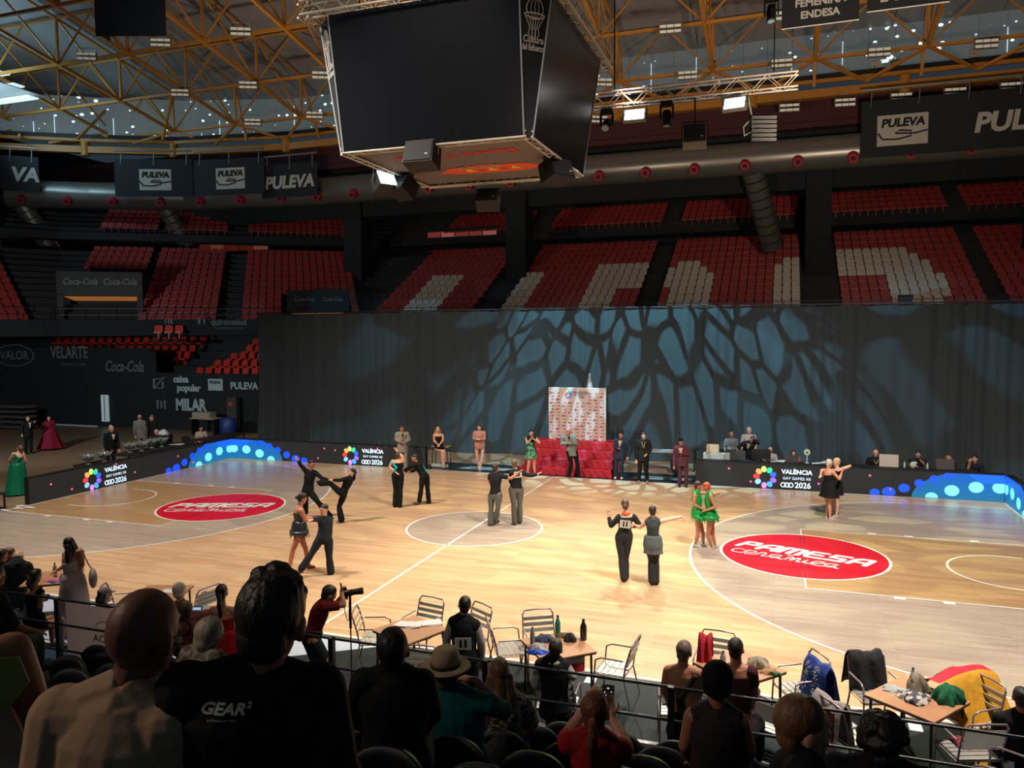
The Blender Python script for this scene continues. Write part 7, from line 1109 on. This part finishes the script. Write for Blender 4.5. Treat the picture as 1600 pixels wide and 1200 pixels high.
person('man standing in black waistcoat over white shirt with number 11 card',(3.769,-9.658,0.00),0.401,{'h':(0.01,0.00,1.62),'n':(-0.01,0.00,1.47),'sa':(-0.15,0.02,1.39),'sb':(0.15,-0.02,1.35),'ea':(-0.23,0.02,1.18),'eb':(0.22,-0.02,1.13),'wa':(-0.25,0.05,0.93),'wb':(0.23,0.05,0.83),'pa':(-0.08,0.01,0.85),'pb':(0.08,-0.01,0.85),'ka':(-0.10,0.03,0.50),'kb':(0.10,0.01,0.50),'aa':(-0.11,-0.01,0.08),'ab':(0.11,-0.03,0.08)},face=(0.09,1.00,0.00),s=1.023,skin='fair',hair=('short', (36, 30, 28)),wear=[('shirt', (170, 164, 156), {'sleeve': 1}), ('vest', (22, 26, 30), {'inf': 0.028, 't0': -0.02, 't1': 0.93}), ('collar', (180, 174, 166), {}), ('trousers', (16, 17, 20), {}), ('number', '11', {'q': 0.5}), ('shoes', (20, 20, 22), {})],vox=0.011)
person('broad man in plain black t-shirt, centre foreground, seen from behind',(5.685,-15.180,2.25),0.494,{'h':(0.00,0.00,1.22),'n':(0.01,0.00,1.10),'sa':(-0.16,0.00,1.06),'sb':(0.16,0.00,1.03),'ea':(-0.22,0.10,0.82),'eb':(0.21,0.10,0.78),'wa':(-0.17,0.30,0.63),'wb':(0.18,0.30,0.60),'pa':(-0.09,0.01,0.55),'pb':(0.09,-0.01,0.55),'ka':(-0.09,0.45,0.55),'kb':(0.17,0.43,0.55),'aa':(-0.09,0.45,0.08),'ab':(0.17,0.43,0.08)},face=(0.09,1.00,0.00),s=1.058,skin='brown',hair=('short', (24, 22, 22)),wide=1.15,wear=[('shirt', (24, 26, 28), {'sleeve': 0.5}), ('trousers', (16, 17, 20), {}), ('shoes', (20, 20, 22), {})],vox=0.009)
person('man in teal t-shirt and straw hat, arm raised to his face',(5.665,-14.163,1.70),0.404,{'h':(-0.11,0.00,1.21),'n':(-0.11,0.00,1.11),'sa':(-0.21,0.00,1.05),'sb':(0.17,-0.05,1.01),'ea':(-0.25,0.10,0.83),'eb':(0.29,0.10,0.88),'wa':(-0.21,0.30,0.63),'wb':(0.09,0.20,1.06),'pa':(-0.08,0.04,0.53),'pb':(0.08,-0.04,0.53),'ka':(0.07,0.44,0.53),'kb':(0.29,0.34,0.53),'aa':(0.07,0.44,0.08),'ab':(0.29,0.34,0.08),'gb':(0.01,0.25,1.06)},face=(0.42,0.91,0.00),s=1.023,skin='tan',hair=('short', (90, 80, 70)),wide=1.25,wear=[('shirt', (10, 92, 96), {'sleeve': 0.5}), ('hat', (168, 148, 124), {}), ('trousers', (60, 62, 62), {}), ('shoes', (20, 20, 22), {})],vox=0.009)
person('person with fluffy pale brown hair, left of the straw hat',(4.937,-13.275,1.20),0.455,{'h':(0.01,0.05,1.17),'n':(0.00,0.02,1.02),'sa':(-0.16,0.05,0.98),'sb':(0.17,-0.01,0.98),'ea':(-0.20,0.11,0.71),'eb':(0.22,0.04,0.71),'wa':(-0.09,0.28,0.62),'wb':(0.18,0.23,0.62),'pa':(-0.08,0.01,0.48),'pb':(0.08,-0.01,0.48),'ka':(-0.04,0.40,0.48),'kb':(0.18,0.37,0.48),'aa':(-0.04,0.40,0.07),'ab':(0.18,0.37,0.07)},face=(0.17,0.98,0.00),s=0.930,skin='fair',hair=('full', (140, 116, 94)),wear=[('shirt', (40, 36, 36), {'sleeve': 0.5}), ('trousers', (16, 17, 20), {}), ('shoes', (20, 20, 22), {})],vox=0.01)
person('woman with long brown hair in black and white patterned top',(5.690,-13.337,1.30),0.345,{'h':(-0.06,0.00,1.26),'n':(-0.05,0.00,1.13),'sa':(-0.17,0.02,1.01),'sb':(0.12,0.02,0.98),'ea':(-0.20,0.10,0.80),'eb':(0.18,0.10,0.79),'wa':(-0.14,0.27,0.60),'wb':(0.14,0.27,0.60),'pa':(-0.09,0.00,0.50),'pb':(0.09,0.00,0.50),'ka':(-0.12,0.41,0.50),'kb':(0.12,0.41,0.50),'aa':(-0.12,0.41,0.08),'ab':(0.12,0.41,0.08)},face=(0.00,1.00,0.00),s=0.965,skin='tan',hair=('long', (110, 84, 62), 0.42),fem=1,wear=[('shirt', 'zebra', {'sleeve': 0.5, 'inf': 0.025}), ('trousers', (16, 17, 20), {}), ('shoes', (20, 20, 22), {})],vox=0.01)
person('seated man in black waistcoat and white shirt at the flag table',(5.111,-10.008,0.00),0.282,{'h':(0.01,0.00,1.35),'n':(-0.01,0.00,1.23),'sa':(-0.18,0.05,1.12),'sb':(0.13,-0.01,1.12),'ea':(-0.24,0.05,0.88),'eb':(0.22,-0.05,1.03),'wa':(-0.18,0.30,0.71),'wb':(0.15,0.25,0.94),'pa':(-0.09,0.02,0.55),'pb':(0.09,-0.02,0.55),'ka':(-0.05,0.46,0.55),'kb':(0.20,0.42,0.55),'aa':(-0.05,0.46,0.08),'ab':(0.20,0.42,0.08)},face=(0.17,0.98,0.00),s=1.058,skin='fair',hair=('short', (50, 42, 38)),wear=[('shirt', (170, 166, 160), {'sleeve': 1}), ('vest', (22, 24, 28), {'inf': 0.028, 't0': -0.02, 't1': 0.93}), ('collar', (170, 150, 145), {}), ('trousers', (16, 17, 20), {}), ('shoes', (20, 20, 22), {})],vox=0.011)
person('woman in red top with auburn ponytail filming with her phone',(6.753,-14.821,1.95),0.224,{'h':(-0.02,0.00,1.17),'n':(-0.02,0.00,1.05),'sa':(-0.16,0.00,0.99),'sb':(0.12,0.00,0.96),'ea':(-0.19,0.25,0.89),'eb':(0.16,0.25,0.86),'wa':(-0.06,0.35,1.04),'wb':(0.08,0.38,0.95),'pa':(-0.08,0.01,0.49),'pb':(0.08,-0.01,0.49),'ka':(-0.08,0.40,0.49),'kb':(0.15,0.38,0.49),'aa':(-0.08,0.40,0.08),'ab':(0.15,0.38,0.08),'ga':(-0.02,0.40,1.10),'gb':(0.07,0.40,0.99)},face=(0.09,1.00,0.00),s=0.942,skin='fair',hair=('pony', (110, 62, 36), 0.34),fem=1,wear=[('shirt', (150, 26, 30), {'sleeve': 0.25}), ('trousers', (120, 116, 110), {}), ('shoes', (20, 20, 22), {})],vox=0.009)
person('bare-backed seated dancer with shaved grey head and sparkling strap',(6.666,-10.026,0.00),0.114,{'h':(-0.00,0.00,1.53),'n':(-0.02,0.00,1.38),'sa':(-0.18,0.09,1.25),'sb':(0.15,-0.05,1.31),'ea':(-0.23,0.05,1.05),'eb':(0.18,0.05,1.06),'wa':(-0.18,0.30,0.76),'wb':(0.14,0.30,0.83),'pa':(-0.09,0.03,0.56),'pb':(0.09,-0.03,0.56),'ka':(0.03,0.47,0.56),'kb':(0.28,0.38,0.56),'aa':(0.03,0.47,0.09),'ab':(0.28,0.38,0.09)},face=(0.34,0.94,0.00),s=1.081,skin='tan',hair=('buzz', (110, 96, 84)),wear=[('top', (24, 24, 26), {'t0': 0.0, 't1': 0.35, 'inf': 0.02}), ('sash', (60, 56, 56), {'x': 'b', 'q': 1}), ('trousers', (16, 17, 20), {}), ('shoes', (20, 20, 22), {})],vox=0.01)
person('seated dancer in plum top with cropped dark hair at the plastic bottle table',(7.257,-9.815,0.00),0.046,{'h':(-0.03,0.00,1.55),'n':(-0.02,0.00,1.39),'sa':(-0.18,0.07,1.26),'sb':(0.14,-0.03,1.31),'ea':(-0.19,0.05,1.01),'eb':(0.19,0.05,1.03),'wa':(-0.16,0.30,0.79),'wb':(0.17,0.30,0.80),'pa':(-0.09,0.03,0.56),'pb':(0.09,-0.03,0.56),'ka':(-0.01,0.47,0.56),'kb':(0.24,0.41,0.56),'aa':(-0.01,0.47,0.09),'ab':(0.24,0.41,0.09)},face=(0.26,0.97,0.00),s=1.081,skin='tan',hair=('buzz', (34, 30, 30)),wear=[('shirt', (70, 38, 42), {'sleeve': 0.3, 't1': 0.9}), ('trousers', (16, 17, 20), {}), ('shoes', (20, 20, 22), {})],vox=0.01)
person('person in grey racerback vest and black beanie in the right foreground',(7.342,-14.206,1.90),0.072,{'h':(-0.00,0.00,1.21),'n':(-0.00,0.00,1.05),'sa':(-0.14,0.00,0.98),'sb':(0.13,0.00,0.98),'ea':(-0.19,0.00,0.79),'eb':(0.19,0.00,0.82),'wa':(-0.15,0.20,0.58),'wb':(0.16,0.20,0.60),'pa':(-0.09,0.01,0.51),'pb':(0.09,-0.01,0.51),'ka':(-0.08,0.42,0.51),'kb':(0.15,0.40,0.51),'aa':(-0.08,0.42,0.08),'ab':(0.15,0.40,0.08)},face=(0.09,1.00,0.00),s=0.988,skin='tan',hair=('short', (20, 18, 18)),wide=1.1,wear=[('top', (52, 46, 50), {'t0': 0, 't1': 0.94, 'inf': 0.016}), ('beanie', (20, 20, 22), {}), ('trousers', (16, 17, 20), {}), ('shoes', (20, 20, 22), {})],vox=0.009)
person('balding reddish haired man, head turned right, lower right foreground',(7.788,-15.835,2.50),-0.037,{'h':(-0.01,0.00,1.21),'n':(-0.02,0.00,1.10),'sa':(-0.07,0.15,0.95),'sb':(-0.00,-0.15,1.11),'ea':(-0.00,0.25,0.73),'eb':(0.16,-0.19,0.73),'wa':(0.21,0.24,0.63),'wb':(0.32,-0.05,0.63),'pa':(-0.03,0.09,0.53),'pb':(0.03,-0.09,0.53),'ka':(0.36,0.26,0.53),'kb':(0.44,0.03,0.53),'aa':(0.36,0.26,0.08),'ab':(0.44,0.03,0.08)},face=(0.94,0.34,0.00),s=1.012,skin='fair',hair=('buzz', (120, 84, 60)),wear=[('shirt', (22, 24, 28), {'sleeve': 0.5}), ('trousers', (16, 17, 20), {}), ('shoes', (20, 20, 22), {})],vox=0.008)
person('person with dark curly hair in black beside the balding man',(8.126,-15.163,2.20),-0.120,{'h':(-0.00,0.00,1.17),'n':(0.01,0.00,1.06),'sa':(-0.18,0.00,1.00),'sb':(0.18,0.04,1.00),'ea':(-0.24,0.06,0.73),'eb':(0.22,0.10,0.73),'wa':(-0.18,0.27,0.63),'wb':(0.13,0.30,0.63),'pa':(-0.09,-0.01,0.53),'pb':(0.09,0.01,0.53),'ka':(-0.16,0.41,0.53),'kb':(0.08,0.43,0.53),'aa':(-0.16,0.41,0.08),'ab':(0.08,0.43,0.08)},face=(-0.09,1.00,0.00),s=1.012,skin='brown',hair=('curly', (24, 20, 18)),wear=[('shirt', (18, 20, 24), {'sleeve': 0.5}), ('trousers', (16, 17, 20), {}), ('shoes', (20, 20, 22), {})],vox=0.009)
person('dark silhouetted man in black at the right edge by the court',(10.200,-9.201,0.00),-0.255,{'h':(0.02,0.00,1.15),'n':(0.03,0.00,0.99),'sa':(-0.17,-0.01,0.87),'sb':(0.22,0.05,0.94),'ea':(-0.20,0.04,0.56),'eb':(0.25,0.12,0.66),'wa':(-0.20,0.25,0.62),'wb':(0.10,0.30,0.62),'pa':(-0.09,-0.02,0.52),'pb':(0.09,0.02,0.52),'ka':(-0.19,0.39,0.52),'kb':(0.05,0.43,0.52),'aa':(-0.19,0.39,0.08),'ab':(0.05,0.43,0.08)},face=(-0.17,0.98,0.00),s=1.000,skin='tan',hair=('short', (24, 22, 24)),wear=[('shirt', (16, 18, 20), {'sleeve': 0.5}), ('trousers', (16, 17, 20), {}), ('shoes', (20, 20, 22), {})],vox=0.011)
person('bald man in sand-coloured shirt, largest head at lower left',(6.086,-17.398,3.20),0.823,{'h':(0.07,0.00,1.24),'n':(0.03,-0.02,1.10),'sa':(-0.12,0.06,1.04),'sb':(0.11,-0.10,1.02),'ea':(-0.18,0.00,0.74),'eb':(0.15,-0.10,0.68),'wa':(0.11,0.31,0.64),'wb':(0.32,0.08,0.64),'pa':(-0.06,0.07,0.54),'pb':(0.06,-0.07,0.54),'ka':(0.24,0.38,0.54),'kb':(0.41,0.20,0.54),'aa':(0.24,0.38,0.08),'ab':(0.41,0.20,0.08)},face=(0.74,0.67,0.00),s=1.035,skin='brown',hair=None,wide=1.12,wear=[('shirt', (176, 146, 118), {'sleeve': 0.5, 'inf': 0.022}), ('collar', (176, 146, 118), {'w': 0.02}), ('glasses', (120, 90, 50), {}), ('trousers', (16, 17, 20), {}), ('shoes', (20, 20, 22), {})],vox=0.007)
person('man in black GEAR t-shirt with thick dark quiff, foreground',(6.366,-17.250,3.22),0.679,{'h':(0.07,0.00,1.24),'n':(0.03,-0.02,1.10),'sa':(-0.14,0.00,1.08),'sb':(0.18,0.00,1.03),'ea':(-0.21,0.00,0.73),'eb':(0.24,0.00,0.64),'wa':(-0.04,0.34,0.66),'wb':(0.26,0.22,0.66),'pa':(-0.09,0.04,0.56),'pb':(0.09,-0.04,0.56),'ka':(0.05,0.46,0.56),'kb':(0.29,0.37,0.56),'aa':(0.05,0.46,0.09),'ab':(0.29,0.37,0.09)},face=(0.37,0.93,0.00),s=1.070,skin='tan',hair=('quiff', (36, 28, 24)),wide=1.15,wear=[('shirt', (22, 24, 26), {'sleeve': 0.5, 'inf': 0.018}), ('trousers', (16, 17, 20), {}), ('shoes', (20, 20, 22), {})],vox=0.007)
person('person in dark grey t-shirt sitting at left edge, arms on knees',(0.625,-13.684,1.70),0.936,{'h':(0.01,0.00,1.23),'n':(0.00,0.00,1.10),'sa':(-0.00,0.15,1.00),'sb':(0.03,-0.15,1.04),'ea':(0.09,0.10,0.74),'eb':(0.14,-0.10,0.73),'wa':(0.21,0.20,0.62),'wb':(0.30,-0.05,0.64),'pa':(-0.01,0.10,0.53),'pb':(-0.01,-0.10,0.58),'ka':(0.32,0.10,0.54),'kb':(0.32,-0.10,0.56),'aa':(0.30,0.10,0.26),'ab':(0.31,-0.10,0.30)},face=(0.87,0.50,0.00),s=1.047,skin='tan',hair=('short', (36, 30, 26)),wear=[('shirt', (34, 40, 42), {'sleeve': 0.5}), ('trousers', (70, 72, 62), {}), ('shoes', (20, 20, 22), {})],vox=0.01)
person('person at left edge with bare knee, striped dark sock and lime folder',(4.760,-17.147,3.30),1.036,{'h':(0.05,0.02,1.25),'n':(0.02,0.01,1.08),'sa':(-0.04,0.18,1.04),'sb':(0.08,-0.17,1.04),'ea':(0.23,0.10,0.41),'eb':(0.22,-0.25,0.56),'wa':(0.27,0.10,0.57),'wb':(0.27,-0.15,0.71),'pa':(-0.03,0.09,0.54),'pb':(0.03,-0.09,0.54),'ka':(0.39,0.10,0.71),'kb':(0.38,-0.12,0.78),'aa':(0.50,0.12,0.20),'ab':(0.49,-0.10,0.29),'gb':(0.40,-0.10,0.70)},face=(0.94,0.34,0.00),s=1.047,skin='tan',hair=('short', (40, 30, 26)),wear=[('shirt', (24, 26, 28), {'sleeve': 0.5}), ('shorts', (20, 22, 24), {}), ('shoes', (20, 20, 22), {})],vox=0.008)
# ---- print on the back of the black t-shirt, wrapped to the cloth
for o in list(C.objects):
    if o.get('label', '').startswith('man in black GEAR'):
        GM = mat('shirt_print', (190, 188, 176), .6); sh_ = [c for c in o.children if c.name.startswith('shirt')][0]
        P0 = V((-.055, -.16, 1.075)); ux = V((1, -.12, -.03)).normalized(); uy = V((0, .55, 1)).normalized(); uy = (uy-ux*uy.dot(ux)).normalized()
        for body, sz, p, sh2, bo in (('GEAR', .036, P0, .3, .0014), ('2', .02, P0+ux*.062+uy*.009, .3, .001), ('performance wear', .009, P0-uy*.024, 0, 0)):
            q = text(body, sz, p, ux, uy, GM, o, 'shirt_print', bold=bo, shear=sh2, sx=1.15 if sz > .03 else 1, t=0)
            w_ = q.modifiers.new('wrap', 'SHRINKWRAP'); w_.target = sh_; w_.wrap_method = 'PROJECT'; w_.use_project_y = True; w_.use_positive_direction = True; w_.use_negative_direction = True; w_.offset = .004
# lime folder held at the left edge
t = thing('lime_folder', 'translucent lime green folder held at the left edge', 'folder', (5.29, -17.08, 4.09), radians(35))
MB().prism([(-.12, -.07), (.0, -.10), (.06, -.02), (.03, .06), (-.11, .07)], (0, 0, 0), (1, 0, 0), (0, .2, 1), .006).build('cover', mat('lime', (130, 150, 50), .4), t); MB().box((-.06, -.01, -.03), (.07, .004, .1)).build('paper', mat('paper_white'), t)
